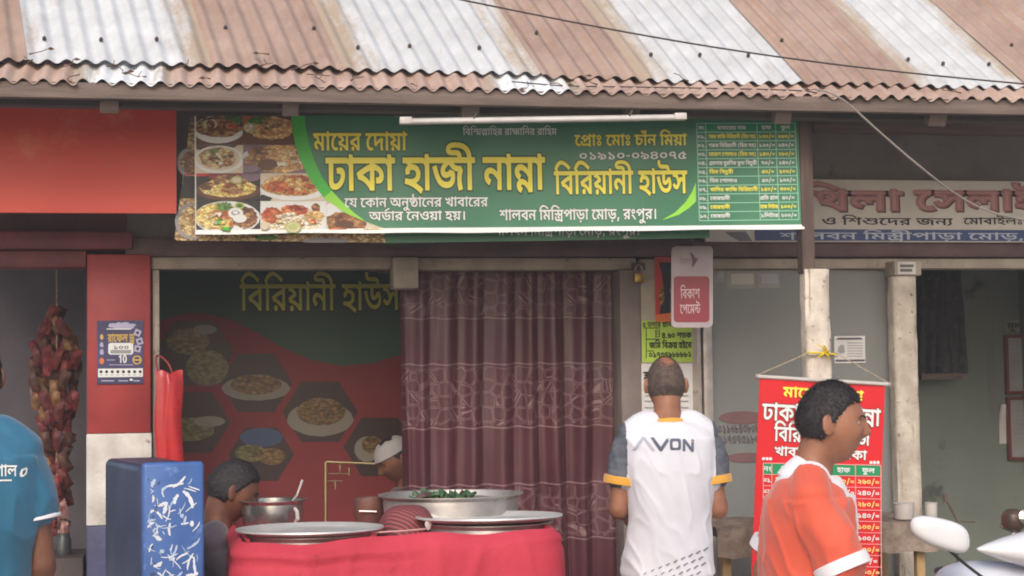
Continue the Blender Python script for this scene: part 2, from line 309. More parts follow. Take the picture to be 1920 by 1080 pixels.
    413: [[781,622,1,781,527,1,682,527,1,682,214,1,571,214,1,571,353,1,587,300,1,563,335,0,516,376,0,487,376,1,475,376,0,447,365,0,427,336,0,427,308,1,427,299,0,429,283,0,430,275,1,335,269,1,328,323,0,265,384,0,218,384,1,185,384,0,151,355,0,151,332,1,151,302,0,195,266,0,236,252,1,194,156,1,148,172,0,76,220,0,35,290,0,35,339,1,35,380,0,79,444,0,155,482,0,203,482,1,265,482,0,344,443,0,383,399,1,365,400,1,375,434,0,432,473,0,468,473,1,502,473,0,557,444,0,583,421,1,573,412,1,572,431,0,571,469,0,571,488,1,571,527,1,-10,527,1,-10,622,1],[303,197,1,350,197,0,418,164,0,443,134,1,455,158,0,490,177,0,513,177,1,542,177,0,587,148,0,612,122,1,573,135,1,572,149,0,571,179,0,571,200,1,571,229,1,682,229,1,682,-43,1,571,-43,1,571,109,1,598,28,1,584,52,0,547,89,0,527,89,1,513,89,0,493,69,0,493,48,1,493,42,0,495,25,0,496,20,1,404,15,1,399,60,0,352,108,0,319,108,1,296,108,0,273,86,0,273,70,1,273,50,0,303,23,0,338,10,1,300,-78,1,238,-55,0,166,21,0,166,78,1,166,130,0,241,197,0]],
    448: [[536,527,1,-10,527,1,-10,622,1,979,622,1,979,527,1,647,527,1,647,0,1,536,0,1,536,100,1,541,127,1,538,149,0,536,191,0,536,224,1],[356,257,1,399,257,0,472,222,0,536,162,0,563,123,1,557,59,1,541,19,1,509,66,0,451,129,0,395,162,0,366,162,1,351,162,0,331,152,0,321,135,0,321,121,1,321,111,0,327,86,0,332,76,1,223,58,1,216,76,0,205,114,0,205,133,1,205,165,0,229,212,0,270,242,0,325,257,0],[188,452,1,229,452,0,295,430,0,319,410,1,343,376,1,365,356,0,388,291,0,388,253,1,388,235,0,384,199,0,382,189,1,275,194,1,277,204,0,280,230,0,280,247,1,280,272,0,264,323,0,228,357,0,198,357,1,176,357,0,152,336,0,152,315,1,152,307,0,157,287,0,161,277,1,52,260,1,45,276,0,36,312,0,36,329,1,36,361,0,61,406,0,102,437,0,157,452,0],[108,386,1,110,395,0,112,419,0,112,429,1,112,476,0,64,548,0,12,565,1,147,588,1,185,560,0,222,480,0,222,432,1,222,419,0,218,387,0,215,376,1],[865,211,1,865,168,0,880,82,0,894,37,1,785,15,1,768,69,0,753,169,0,753,216,1,753,278,0,779,371,0,796,403,1,851,379,1,805,357,0,717,329,0,624,317,0,568,317,1,501,317,0,403,329,0,328,352,0,295,367,1,238,446,1,307,428,0,459,411,0,542,411,1,598,411,0,692,424,0,781,450,0,827,468,1,908,397,1,886,355,0,865,262,0]],
    224: [[803,622,1,803,527,1,704,527,1,704,102,1,592,102,1,592,394,1,604,338,1,570,386,0,505,460,0,443,509,0,380,533,0,346,533,1,306,533,0,241,503,0,187,452,0,161,419,1,156,433,1,174,444,0,215,461,0,242,461,1,296,461,0,344,403,0,344,365,1,344,351,0,342,326,0,340,321,1,315,328,1,325,341,0,350,367,0,379,393,0,392,406,1,514,514,1,581,445,1,290,176,1,211,250,1,300,333,1,263,285,1,226,261,1,243,278,0,262,316,0,262,335,1,262,359,0,234,384,0,211,384,1,197,384,0,169,375,0,153,366,1,63,450,1,107,505,0,191,585,0,285,629,0,341,629,1,394,629,0,480,592,0,562,521,0,607,469,1,598,458,1,596,479,0,592,533,0,592,560,1,592,688,1,680,688,1,703,622,1],[704,-43,1,594,-43,1,586,-19,0,555,11,0,511,25,0,481,25,1,434,25,0,329,8,0,268,8,1,231,8,0,150,22,0,80,61,0,36,138,0,36,202,1,36,222,0,42,269,0,47,288,1,154,274,1,150,261,0,145,226,0,145,207,1,145,166,0,179,121,0,238,104,0,276,104,1,328,104,0,418,121,0,469,121,1,507,121,0,570,95,0,592,67,1,592,184,1,704,184,1]],
    7: [[69,479,1,69,522,0,109,586,0,177,622,0,219,622,1,261,622,0,329,586,0,369,522,0,369,479,1,369,436,0,329,371,0,261,334,0,219,334,1,177,334,0,109,370,0,69,435,0],[158,479,1,158,451,0,193,417,0,219,417,1,245,417,0,280,451,0,280,478,1,280,505,0,245,539,0,219,539,1,193,539,0,158,505,0],[69,145,1,69,188,0,109,251,0,177,288,0,219,288,1,261,288,0,329,252,0,369,188,0,369,144,1,369,101,0,329,36,0,261,0,0,219,0,1,177,0,0,109,36,0,69,102,0],[158,144,1,158,117,0,193,83,0,219,83,1,245,83,0,280,117,0,280,144,1,280,171,0,245,205,0,219,205,1,193,205,0,158,171,0]],
    25: [[593,622,1,593,527,1,198,527,1,198,500,1,195,416,1,196,403,0,198,371,0,198,356,1,198,214,1,198,176,0,206,142,0,214,134,1,229,117,0,263,117,1,295,117,0,352,146,0,378,172,1,403,196,0,429,250,0,429,279,1,429,305,0,399,324,0,372,324,1,364,324,1,328,324,0,278,337,0,249,353,1,229,364,0,195,394,0,184,411,1,193,521,1,213,489,0,262,445,0,328,422,0,370,422,1,389,422,1,436,422,0,488,406,0,506,389,1,523,374,0,540,328,0,540,300,1,540,239,0,490,139,0,449,101,1,410,64,0,313,22,0,256,22,1,208,22,0,151,42,0,133,60,1,113,79,0,86,143,0,86,209,1,86,527,1,-10,527,1,-10,622,1]],
    5: [[51,870,1,46,815,0,3,729,0,-78,679,0,-142,679,1,-207,679,0,-292,729,0,-336,815,0,-342,869,1,-249,880,1,-244,823,0,-198,760,0,-147,760,1,-98,760,0,-48,821,0,-43,881,1],[-96,837,1,-96,815,0,-124,790,0,-145,790,1,-170,790,0,-196,817,0,-196,840,1,-196,857,0,-172,884,0,-147,884,1,-121,884,0,-96,860,0]],
    75: [[301,85,1,233,85,0,126,134,0,64,237,0,64,317,1,64,376,0,114,482,0,223,550,0,309,550,1,393,550,0,498,488,0,546,382,0,546,316,1,546,255,0,493,149,0,384,85,0],[311,455,1,272,455,0,213,423,0,179,358,0,179,312,1,179,274,0,203,214,0,256,180,0,299,180,1,340,180,0,400,215,0,431,279,0,431,323,1,431,366,0,404,424,0,351,455,0]],
    76: [[302,0,1,207,0,0,117,80,0,117,136,1,117,186,0,177,256,0,240,278,1,282,179,1,256,174,0,234,154,0,234,140,1,234,122,0,268,99,0,302,99,1,354,99,0,410,148,0,410,184,1,410,213,0,384,257,0,325,303,0,277,333,1,214,374,0,145,432,0,117,487,0,117,521,1,117,547,0,145,606,0,170,631,1,267,576,1,255,564,0,239,539,0,239,525,1,239,514,0,247,494,0,273,470,0,326,433,0,370,404,1,426,368,0,493,303,0,524,231,0,524,182,1,524,125,0,467,43,0,368,0,0]],
    84: [[190,324,1,241,324,0,319,289,0,362,227,0,362,188,1,362,147,0,332,86,0,305,62,1,305,96,1,381,104,0,465,168,0,465,223,1,465,255,0,434,305,0,352,350,0,272,371,1,184,394,0,81,437,0,36,492,0,36,533,1,36,558,0,58,606,0,81,631,1,177,590,1,167,580,0,156,559,0,156,548,1,156,537,0,167,519,0,202,503,0,269,481,0,325,466,1,408,442,0,509,389,0,563,329,0,582,262,0,582,225,1,582,161,0,520,74,0,412,23,0,273,0,0,196,0,1,181,0,1,159,92,1,208,103,0,255,143,0,255,171,1,255,199,0,222,231,0,191,231,1,162,231,0,137,208,0,137,190,1,137,181,0,141,164,0,145,156,1,42,133,1,34,152,0,25,187,0,25,206,1,25,243,0,63,296,0,137,324,0]],
    598: [[51,350,1,305,350,1,305,244,1,51,244,1]],
    79: [[305,0,1,185,0,0,57,95,0,57,172,1,57,229,0,139,313,0,229,343,1,227,304,1,172,329,0,101,375,0,68,431,0,68,469,1,68,510,0,122,580,0,225,622,0,299,622,1,389,622,0,496,579,0,542,512,0,542,476,1,542,432,0,501,373,0,433,333,0,390,316,1,386,346,1,465,318,0,553,243,0,553,173,1,553,86,0,426,0,0],[305,95,1,377,95,0,439,142,0,439,181,1,439,207,0,400,248,0,338,275,0,305,281,1,239,265,0,172,215,0,172,178,1,172,144,0,237,95,0],[306,374,1,336,381,0,391,406,0,427,441,0,427,462,1,427,491,0,365,527,0,301,527,1,270,527,0,215,512,0,183,484,0,183,462,1,183,432,0,241,390,0]],
    82: [[374,289,1,434,274,1,393,253,0,311,236,0,269,236,1,164,236,0,62,326,0,62,404,1,62,450,0,102,530,0,171,589,0,260,622,0,308,622,1,347,622,0,413,603,0,437,583,1,459,564,0,485,507,0,485,449,1,485,167,1,485,144,0,495,117,0,522,105,0,549,104,1,537,0,1,475,2,0,404,28,0,374,88,0,374,141,1],[276,333,1,312,333,0,370,348,0,400,364,1,374,347,1,374,427,1,374,462,0,368,498,0,356,509,1,348,518,0,321,527,0,303,527,1,280,527,0,234,508,0,198,474,0,177,430,0,177,405,1,177,364,0,231,333,0]],
    80: [[324,0,1,244,0,0,117,58,0,45,169,0,45,248,1,45,328,0,135,460,0,301,575,0,415,629,1,467,558,1,459,548,0,451,525,0,451,512,1,451,488,0,493,457,0,525,457,1,529,457,0,538,457,0,542,458,1,586,386,1,526,352,0,457,301,0,428,255,0,428,229,1,428,204,0,466,165,0,511,165,1,519,165,0,537,166,0,544,167,1,585,62,1,533,33,0,400,0,0],[331,95,1,359,95,0,398,100,0,435,109,0,456,115,1,466,95,1,390,105,0,318,178,0,318,229,1,318,267,0,349,330,0,416,393,0,469,430,1,487,378,1,444,381,0,388,414,0,360,459,0,360,480,1,360,494,0,365,516,0,372,528,1,415,517,1,337,479,0,223,394,0,160,297,0,160,239,1,160,187,0,209,123,0,288,95,0]],
    45: [[660,622,1,660,527,1,561,527,1,561,0,1,450,0,1,409,52,0,303,127,0,168,175,0,80,187,1,37,292,1,67,310,0,130,346,0,198,381,0,231,397,1,191,423,0,93,462,0,32,473,1,67,551,1,92,527,1,-10,527,1,-10,622,1],[450,527,1,151,527,1,151,534,1,189,524,0,259,488,0,320,444,0,342,423,1,351,347,1,320,334,0,254,304,0,192,272,0,165,256,1,160,265,1,220,257,0,337,211,0,437,141,0,472,96,1,455,90,1,452,114,0,450,165,0,450,191,1]],
    8: [[945,622,1,945,527,1,845,527,1,845,0,1,734,0,1,706,55,0,610,137,0,563,164,1,608,242,1,646,220,0,716,161,0,737,132,1,736,145,0,735,168,0,734,194,0,734,208,1,734,527,1,-10,527,1,-10,622,1],[390,85,1,313,85,0,177,149,0,64,302,0,20,433,1,126,464,1,159,367,0,233,243,0,326,186,0,387,186,1,437,186,0,500,214,0,530,265,0,530,299,1,530,344,0,481,398,0,443,398,1,417,398,0,389,374,0,389,351,1,389,344,0,393,323,0,397,314,1,291,297,1,283,317,0,275,353,0,275,367,1,275,411,0,319,466,0,391,491,0,430,491,1,495,491,0,590,438,0,641,346,0,641,287,1,641,233,0,588,141,0,477,85,0],[338,442,1,334,475,0,284,523,0,237,534,1,293,578,1,339,567,1,395,544,0,445,488,0,450,445,1]],
    57: [[-298,-266,1,-330,-266,0,-399,-242,0,-448,-189,0,-448,-145,1,-448,-92,0,-366,-28,0,-291,-28,1,-223,-28,0,-102,-68,0,20,-144,0,90,-199,1,29,-271,1,-32,-217,0,-140,-144,0,-237,-107,0,-281,-107,1,-314,-107,0,-345,-130,0,-345,-149,1,-345,-170,0,-315,-189,0,-292,-189,1,-263,-189,0,-226,-162,0,-207,-122,0,-201,-78,0,-201,-60,1,-201,13,1,-89,13,1,-89,-38,1,-89,-68,0,-104,-146,0,-146,-218,0,-230,-266,0]],
    424: [[421,0,1,326,0,0,193,83,0,152,144,1,184,239,1,251,243,0,325,272,0,349,297,1,359,318,1,376,347,0,387,412,0,387,445,1,387,464,0,379,508,0,372,527,1,-10,527,1,-10,622,1,322,622,1,287,666,0,250,739,0,250,776,1,250,818,0,296,886,0,339,917,1,418,839,1,387,815,0,362,775,0,362,750,1,362,722,0,405,662,0,443,622,1,750,622,1,750,527,1,610,527,1,591,527,0,563,528,0,548,529,1,616,461,0,689,320,0,689,241,1,689,167,0,628,59,0,509,0,0],[419,99,1,468,99,0,537,135,0,573,202,0,573,246,1,573,291,0,546,376,0,484,471,0,430,529,1,454,531,1,463,505,0,482,440,0,482,400,1,482,362,0,460,290,0,404,226,0,305,175,0,228,159,1,240,228,1,254,184,0,309,127,0,381,99,0],[245,564,1,203,540,0,145,481,0,145,444,1,145,410,0,178,371,0,233,354,0,265,354,1,303,354,0,380,377,0,403,397,1,387,306,1,345,283,0,277,268,0,242,268,1,180,268,0,87,306,0,35,379,0,35,430,1,35,474,0,82,543,0,118,566,1],[170,551,1,249,516,0,395,409,0,447,349,1,398,299,1,340,363,0,190,470,0,106,506,1]],
    21: [[739,622,1,739,527,1,640,527,1,640,0,1,528,0,1,496,42,0,422,111,0,334,165,0,229,203,0,166,214,1,136,321,1,191,293,1,287,281,0,413,228,0,498,161,0,530,128,1,529,151,0,528,197,0,528,224,1,528,688,1,616,688,1,639,622,1],[466,465,1,466,410,0,410,323,0,304,268,0,226,259,1,156,274,1,136,321,1,212,332,0,310,368,0,357,420,0,357,455,1,357,486,0,322,532,0,295,553,1,393,625,1,424,594,0,466,512,0],[188,424,1,123,424,0,46,489,0,46,545,1,46,569,0,58,611,0,67,628,1,169,603,1,164,593,0,157,572,0,157,561,1,157,540,0,182,520,0,201,520,1,221,520,0,257,534,0,294,572,0,315,607,1,393,625,1,402,582,1,376,533,0,316,463,0,239,424,0]],
    32: [[740,622,1,740,527,1,385,527,1,385,379,1,385,359,0,398,335,0,415,335,1,431,335,0,465,356,0,502,398,0,523,427,1,618,444,1,652,396,0,686,296,0,686,242,1,686,179,0,627,80,0,511,22,0,427,22,1,361,22,0,242,63,0,139,158,0,54,321,0,21,442,1,127,471,1,162,345,0,247,191,0,353,121,0,419,121,1,494,121,0,576,192,0,576,252,1,576,293,0,549,348,0,530,370,1,611,382,1,577,333,0,507,269,0,437,238,0,400,238,1,372,238,0,325,255,0,310,272,1,293,289,0,274,345,0,274,397,1,274,527,1,-10,527,1,-10,622,1]],
    131: [[-284,730,1,55,917,1,102,837,1,-232,644,1]],
    18: [[523,629,1,609,629,0,703,549,0,703,478,1,703,428,0,650,348,0,558,287,0,500,266,1,460,360,1,516,379,0,589,433,0,589,476,1,589,504,0,554,535,0,520,535,1,490,535,0,435,515,0,390,484,0,365,449,0,365,435,1,365,422,0,383,403,0,413,399,1,389,302,1,320,311,0,251,379,0,251,427,1,251,466,0,295,538,0,372,595,0,469,629,0],[712,219,1,712,135,0,583,32,0,472,32,1,396,32,0,263,78,0,149,181,0,57,356,0,21,485,1,127,515,1,167,377,0,264,208,0,386,132,0,465,132,1,521,132,0,598,181,0,598,229,1,598,265,0,549,312,0,513,326,1,617,372,1,660,345,0,712,269,0]],
    641: [[184,0,1,184,622,1,298,622,1,298,0,1]],
    48: [[710,622,1,710,527,1,611,527,1,611,0,1,499,0,1,499,509,1,504,531,1,501,549,0,499,586,0,499,605,1,499,688,1,587,688,1,610,622,1],[352,629,1,393,629,0,459,599,0,511,544,0,529,507,1,528,383,1,496,451,0,416,533,0,365,533,1,333,533,0,289,497,0,289,462,1,289,425,0,350,384,0,414,381,1,403,278,1,333,282,0,248,331,0,209,413,0,209,464,1,209,521,0,249,594,0,315,629,0],[80,629,1,125,629,0,201,593,0,249,514,0,249,450,1,249,407,0,209,327,0,124,278,0,55,278,1,44,381,1,92,383,0,145,405,0,167,440,0,167,460,1,167,495,0,120,533,0,77,533,1,57,533,0,22,529,0,0,523,1,-11,620,1,15,625,0,58,629,0]],
    47: [[769,622,1,769,527,1,670,527,1,670,0,1,558,0,1,558,323,1,577,277,1,559,307,0,513,348,0,485,348,1,473,348,0,446,337,0,427,309,0,427,280,1,427,270,0,429,255,0,430,247,1,335,240,1,330,276,0,299,328,0,252,356,0,221,356,1,200,356,0,168,340,0,151,312,0,151,294,1,151,256,0,209,210,0,255,195,1,221,97,1,165,113,0,82,168,0,35,247,0,35,298,1,35,346,0,83,416,0,162,454,0,209,454,1,265,454,0,344,415,0,383,371,1,366,375,1,376,409,0,433,445,0,464,445,1,499,445,0,553,417,0,580,392,1,563,376,1,561,398,0,558,441,0,558,463,1,558,527,1,-10,527,1,-10,622,1]],
    444: [[517,286,1,475,286,0,397,315,0,337,369,0,320,406,1,335,408,1,327,378,0,293,318,0,237,279,0,196,279,1,166,279,0,111,298,0,59,349,0,30,396,1,110,446,1,134,404,0,167,380,0,187,380,1,209,380,0,242,407,0,262,473,0,263,532,1,369,532,1,375,499,0,398,442,0,432,398,0,478,374,0,507,374,1,537,374,0,568,407,0,568,438,1,568,472,0,528,533,0,499,556,1,613,573,1,629,558,0,660,513,0,681,456,0,681,422,1,681,378,0,638,317,0,564,286,0],[760,622,1,760,527,1,-10,527,1,-10,622,1],[505,369,1,546,369,0,597,355,0,617,340,1,637,325,0,661,277,0,661,229,1,661,-117,1,550,-117,1,536,-78,0,486,-48,0,453,-48,1,425,-48,0,369,-56,0,307,-65,0,272,-65,1,240,-65,0,169,-51,0,106,-10,0,66,69,0,66,134,1,66,155,0,73,205,0,77,226,1,185,211,1,182,197,0,177,162,0,177,141,1,177,94,0,211,46,0,262,32,0,286,32,1,316,32,0,368,41,0,417,49,0,442,49,1,474,49,0,530,24,0,550,-5,1,550,224,1,550,244,0,543,266,0,535,272,1,528,278,0,508,282,0,495,282,1,476,282,0,437,268,0,403,244,0,383,217,0,383,204,1,383,193,0,398,179,0,419,179,1,429,179,0,446,181,0,454,182,1,465,98,1,453,94,0,416,89,0,392,89,1,359,89,0,306,110,0,275,154,0,275,188,1,275,223,0,314,287,0,380,339,0,462,369,0]],
    40: [[757,622,1,757,527,1,657,527,1,657,0,1,546,0,1,546,394,1,558,338,1,523,386,0,459,460,0,397,509,0,334,533,0,300,533,1,260,533,0,195,503,0,140,452,0,114,419,1,109,433,1,128,444,0,169,461,0,196,461,1,249,461,0,297,403,0,297,365,1,297,351,0,296,326,0,294,321,1,268,328,1,279,341,0,304,367,0,332,393,0,346,406,1,467,514,1,535,445,1,243,176,1,165,250,1,254,333,1,217,285,1,180,261,1,196,278,0,215,316,0,215,335,1,215,359,0,188,384,0,164,384,1,150,384,0,122,375,0,107,366,1,16,450,1,60,505,0,145,585,0,239,629,0,295,629,1,348,629,0,434,592,0,516,521,0,561,469,1,551,458,1,549,479,0,546,533,0,546,560,1,546,688,1,633,688,1,656,622,1]],
    68: [[740,622,1,740,527,1,385,527,1,385,379,1,385,359,0,398,335,0,415,335,1,431,335,0,465,356,0,502,398,0,523,427,1,618,444,1,652,396,0,686,296,0,686,242,1,686,179,0,627,80,0,511,22,0,427,22,1,361,22,0,242,63,0,139,158,0,54,321,0,21,442,1,127,471,1,162,345,0,247,191,0,353,121,0,419,121,1,494,121,0,576,192,0,576,252,1,576,293,0,549,348,0,530,370,1,611,382,1,577,333,0,507,269,0,437,238,0,400,238,1,372,238,0,325,255,0,310,272,1,293,289,0,274,345,0,274,397,1,274,527,1,-10,527,1,-10,622,1],[368,-166,1,339,-166,0,300,-128,0,300,-98,1,300,-68,0,339,-29,0,368,-29,1,397,-29,0,436,-68,0,436,-98,1,436,-128,0,397,-166,0]],
    597: [[216,132,1,223,120,1,214,83,0,186,1,0,154,-81,0,137,-119,1,45,-119,1,60,-58,0,87,78,0,94,132,1]],
    6: [[135,316,1,198,278,0,308,177,0,398,61,0,432,1,1,345,-45,1,307,12,0,228,107,0,131,192,0,66,231,1],[69,479,1,69,521,0,109,586,0,177,622,0,219,622,1,261,622,0,329,586,0,369,521,0,369,479,1,369,436,0,329,371,0,261,334,0,219,334,1,177,334,0,109,370,0,69,435,0],[158,479,1,158,451,0,193,417,0,219,417,1,245,417,0,280,451,0,280,479,1,280,506,0,245,539,0,219,539,1,193,539,0,158,505,0]],
    41: [[877,622,1,877,527,1,149,527,1,151,534,1,189,524,0,259,488,0,320,444,0,342,423,1,351,347,1,320,334,0,254,304,0,192,272,0,165,256,1,160,266,1,212,257,0,314,218,0,406,160,0,443,121,1,442,138,0,441,172,0,441,190,1,441,494,1,475,494,1,538,494,0,645,478,0,735,438,0,771,402,1,800,375,0,830,307,0,830,269,1,830,236,0,803,177,0,739,139,0,684,139,1,665,139,0,632,141,0,617,144,1,622,240,1,627,239,0,643,238,0,655,238,1,696,238,0,720,268,0,720,289,1,720,326,0,637,388,0,553,395,1,553,0,1,441,0,1,402,52,0,298,126,0,165,175,0,80,187,1,37,292,1,67,310,0,130,346,0,198,381,0,231,397,1,191,423,0,93,462,0,32,473,1,67,551,1,92,527,1,-10,527,1,-10,622,1]],
    22: [[483,0,1,483,411,1,506,361,1,479,398,0,425,460,0,368,507,0,306,533,0,270,533,1,221,533,0,162,486,0,136,456,1,123,454,1,141,467,0,194,484,0,232,484,1,277,484,0,336,449,0,367,393,0,367,361,1,367,301,0,282,204,0,195,156,1,129,250,1,185,275,0,259,327,0,259,360,1,259,379,0,233,402,0,205,402,1,183,402,0,140,390,0,114,376,1,18,454,1,51,505,0,125,584,0,213,629,0,264,629,1,313,629,0,396,595,0,477,528,0,521,479,1,487,490,1,486,503,0,483,553,0,483,585,1,483,688,1,571,688,1,593,622,1,693,622,1,693,527,1,594,527,1,594,0,1]],
    454: [[842,622,1,842,527,1,527,527,1,527,265,1,524,234,1,526,215,0,527,173,0,527,152,1,527,0,1,416,0,1,382,56,0,277,145,0,146,206,0,70,218,1,24,328,1,117,381,0,331,476,0,438,506,1,418,470,1,418,527,1,-10,527,1,-10,622,1],[416,427,1,437,403,1,367,382,0,231,324,0,164,288,1,210,278,0,311,232,0,403,160,0,435,113,1,420,106,1,418,129,0,416,175,0,416,201,1],[660,142,1,617,142,0,544,179,0,484,253,0,460,310,1,520,370,1,532,325,0,569,264,0,616,234,0,640,234,1,661,234,0,692,258,0,692,286,1,692,302,0,676,332,0,640,355,0,609,363,1,638,461,1,687,448,0,759,400,0,799,329,0,799,282,1,799,219,0,725,142,0],[176,-10,1,147,-10,0,108,29,0,108,59,1,108,89,0,147,128,0,176,128,1,205,128,0,244,89,0,244,59,1,244,29,0,205,-10,0]],
    311: [[336,622,1,336,527,1,188,527,1,188,491,1,183,447,1,185,440,0,188,397,0,188,371,1,188,279,1,188,242,0,212,216,0,239,216,1,266,216,0,318,236,0,338,253,1,358,267,0,380,307,0,380,326,1,380,346,0,356,358,0,337,358,1,328,358,1,293,358,0,249,371,0,230,382,1,215,392,0,186,417,0,176,430,1,186,516,1,202,498,0,241,469,0,296,453,0,335,453,1,355,453,1,393,453,0,432,443,0,445,434,1,464,421,0,482,379,0,482,349,1,482,315,0,462,259,0,425,211,0,400,188,1,361,153,0,275,122,0,223,122,1,185,122,0,132,140,0,116,155,1,100,171,0,77,221,0,77,281,1,77,527,1,-10,527,1,-10,622,1],[884,622,1,884,527,1,489,527,1,489,500,1,486,416,1,487,403,0,489,371,0,489,356,1,489,214,1,489,176,0,498,142,0,505,134,1,521,117,0,555,117,1,586,117,0,643,146,0,670,172,1,693,196,0,721,250,0,721,279,1,721,305,0,690,324,0,664,324,1,656,324,1,619,324,0,569,337,0,541,353,1,520,364,0,487,394,0,475,411,1,484,521,1,504,489,0,554,445,0,620,422,0,662,422,1,680,422,1,727,422,0,779,406,0,797,389,1,814,374,0,831,328,0,831,300,1,831,239,0,781,139,0,741,101,1,701,64,0,604,22,0,547,22,1,500,22,0,443,42,0,424,60,1,404,79,0,378,143,0,378,209,1,378,267,1,406,291,1,379,378,1,379,527,1,277,527,1,277,622,1]],
    593: [[254,-129,1,182,-33,0,108,207,0,108,330,1,108,459,0,182,697,0,254,792,1,361,792,1,292,693,0,221,454,0,221,330,1,221,210,0,291,-28,0,360,-129,1]],
    594: [[81,-129,1,151,-29,0,221,209,0,221,332,1,221,456,0,150,693,0,82,792,1,188,792,1,260,696,0,334,457,0,334,333,1,334,205,0,260,-34,0,188,-129,1]],
    226: [[697,622,1,697,527,1,597,527,1,597,0,1,486,15,1,445,68,0,342,150,0,216,205,0,140,218,1,94,328,1,188,381,0,401,476,0,508,506,1,489,470,1,489,527,1,-10,527,1,-10,622,1],[486,427,1,507,403,1,437,382,0,301,324,0,234,288,1,280,278,0,379,235,0,470,168,0,505,124,1,490,117,1,488,140,0,486,189,0,486,221,1],[597,-117,1,487,-117,1,475,-82,0,423,-49,0,379,-49,1,355,-49,0,302,-57,0,246,-66,0,213,-66,1,185,-66,0,122,-53,0,69,-17,0,35,48,0,35,99,1,35,116,0,40,152,0,44,166,1,151,154,1,148,143,0,145,120,0,145,107,1,145,62,0,195,31,0,233,31,1,258,31,0,302,39,0,345,47,0,369,47,1,406,47,0,462,18,0,486,-10,1,486,71,1,597,80,1]],
    43: [[434,34,1,366,34,0,244,74,0,139,167,0,53,324,0,21,442,1,127,471,1,163,346,0,249,199,0,358,135,0,427,135,1,477,135,0,547,166,0,585,225,0,585,265,1,585,293,0,573,336,0,552,370,0,539,382,1,622,464,1,660,412,0,695,309,0,695,254,1,695,192,0,636,92,0,520,34,0],[398,267,1,332,267,0,256,331,0,256,386,1,256,410,0,269,454,0,277,472,1,381,445,1,376,435,0,368,415,0,368,403,1,368,381,0,393,362,0,413,362,1,433,362,0,468,376,0,506,413,0,529,449,1,622,464,1,622,405,1,591,360,0,524,299,0,446,267,0],[749,622,1,749,527,1,-10,527,1,-10,622,1]],
    35: [[421,39,1,332,39,0,181,115,0,63,292,0,21,442,1,127,472,1,160,358,0,238,210,0,341,140,0,411,140,1,453,140,0,512,158,0,550,192,0,568,241,0,568,271,1,568,308,0,540,362,0,494,392,0,465,392,1,435,392,0,403,364,0,403,338,1,403,328,0,407,306,0,411,294,1,304,277,1,296,298,0,288,337,0,288,353,1,288,399,0,334,457,0,410,485,0,456,485,1,526,485,0,626,427,0,680,327,0,680,262,1,680,202,0,626,100,0,511,39,0],[733,622,1,733,527,1,-10,527,1,-10,622,1]],
    301: [[706,622,1,706,527,1,606,527,1,606,218,1,495,214,1,495,411,1,518,361,1,491,398,0,436,460,0,379,507,0,316,533,0,279,533,1,227,533,0,162,495,0,134,466,1,119,466,1,138,478,0,193,496,0,231,496,1,273,496,0,330,466,0,358,417,0,358,388,1,358,331,0,282,250,0,197,207,1,135,297,1,179,314,0,229,343,0,250,370,0,250,383,1,250,399,0,225,416,0,202,416,1,179,416,0,135,404,0,109,390,1,18,464,1,72,539,0,195,629,0,274,629,1,324,629,0,408,595,0,489,528,0,534,479,1,500,491,1,498,502,0,495,550,0,495,585,1,495,688,1,582,688,1,605,622,1],[222,203,1,269,203,0,337,170,0,362,140,1,373,164,0,409,183,0,432,183,1,460,183,0,506,154,0,531,127,1,497,141,1,496,156,0,495,186,0,495,202,1,495,228,1,606,279,1,606,-27,1,495,-27,1,495,121,1,517,38,1,503,61,0,466,98,0,446,98,1,432,98,0,412,78,0,412,57,1,412,50,0,414,34,0,415,29,1,323,24,1,317,69,0,271,117,0,238,117,1,215,117,0,192,95,0,192,79,1,192,59,0,221,32,0,257,19,1,219,-69,1,157,-46,0,84,30,0,84,87,1,84,137,0,160,203,0]],
    30: [[593,622,1,593,527,1,198,527,1,198,214,1,198,176,0,206,142,0,214,134,1,229,117,0,263,117,1,295,117,0,352,146,0,378,172,1,403,196,0,430,251,0,430,280,1,430,304,0,403,331,0,372,331,1,359,331,0,336,328,0,325,326,1,310,420,1,331,425,0,373,431,0,400,431,1,447,431,0,509,398,0,540,338,0,540,296,1,540,240,0,490,139,0,449,101,1,410,64,0,313,22,0,256,22,1,209,22,0,151,42,0,132,61,1,113,79,0,86,143,0,86,209,1,86,527,1,-10,527,1,-10,622,1],[386,622,1,385,657,0,352,687,0,313,687,1,230,687,1,158,687,0,73,712,0,46,738,1,24,758,0,4,818,0,4,856,1,4,870,0,6,895,0,9,912,1,114,905,1,113,895,0,112,880,0,112,873,1,112,851,0,121,818,0,131,807,1,143,795,0,184,783,0,227,783,1,305,783,1,362,783,0,428,766,0,452,743,1,470,725,0,490,667,0,491,622,1]],
    78: [[570,294,1,570,218,0,529,100,0,437,33,0,358,33,1,302,33,0,205,70,0,122,166,0,55,340,0,30,478,1,136,504,1,164,361,0,225,200,0,302,133,0,351,133,1,392,133,0,439,174,0,459,247,0,459,295,1,459,346,0,433,435,0,389,490,0,361,490,1,342,490,0,319,467,0,319,447,1,319,435,0,327,406,0,334,392,1,227,363,1,216,390,0,205,440,0,205,467,1,205,511,0,249,563,0,314,585,0,344,585,1,421,585,0,522,505,0,570,372,0]],
    600: [[324,793,1,434,793,1,165,-125,1,54,-125,1]],
    614: [[70,466,1,540,466,1,540,373,1,70,373,1],[70,273,1,540,273,1,540,179,1,70,179,1]],
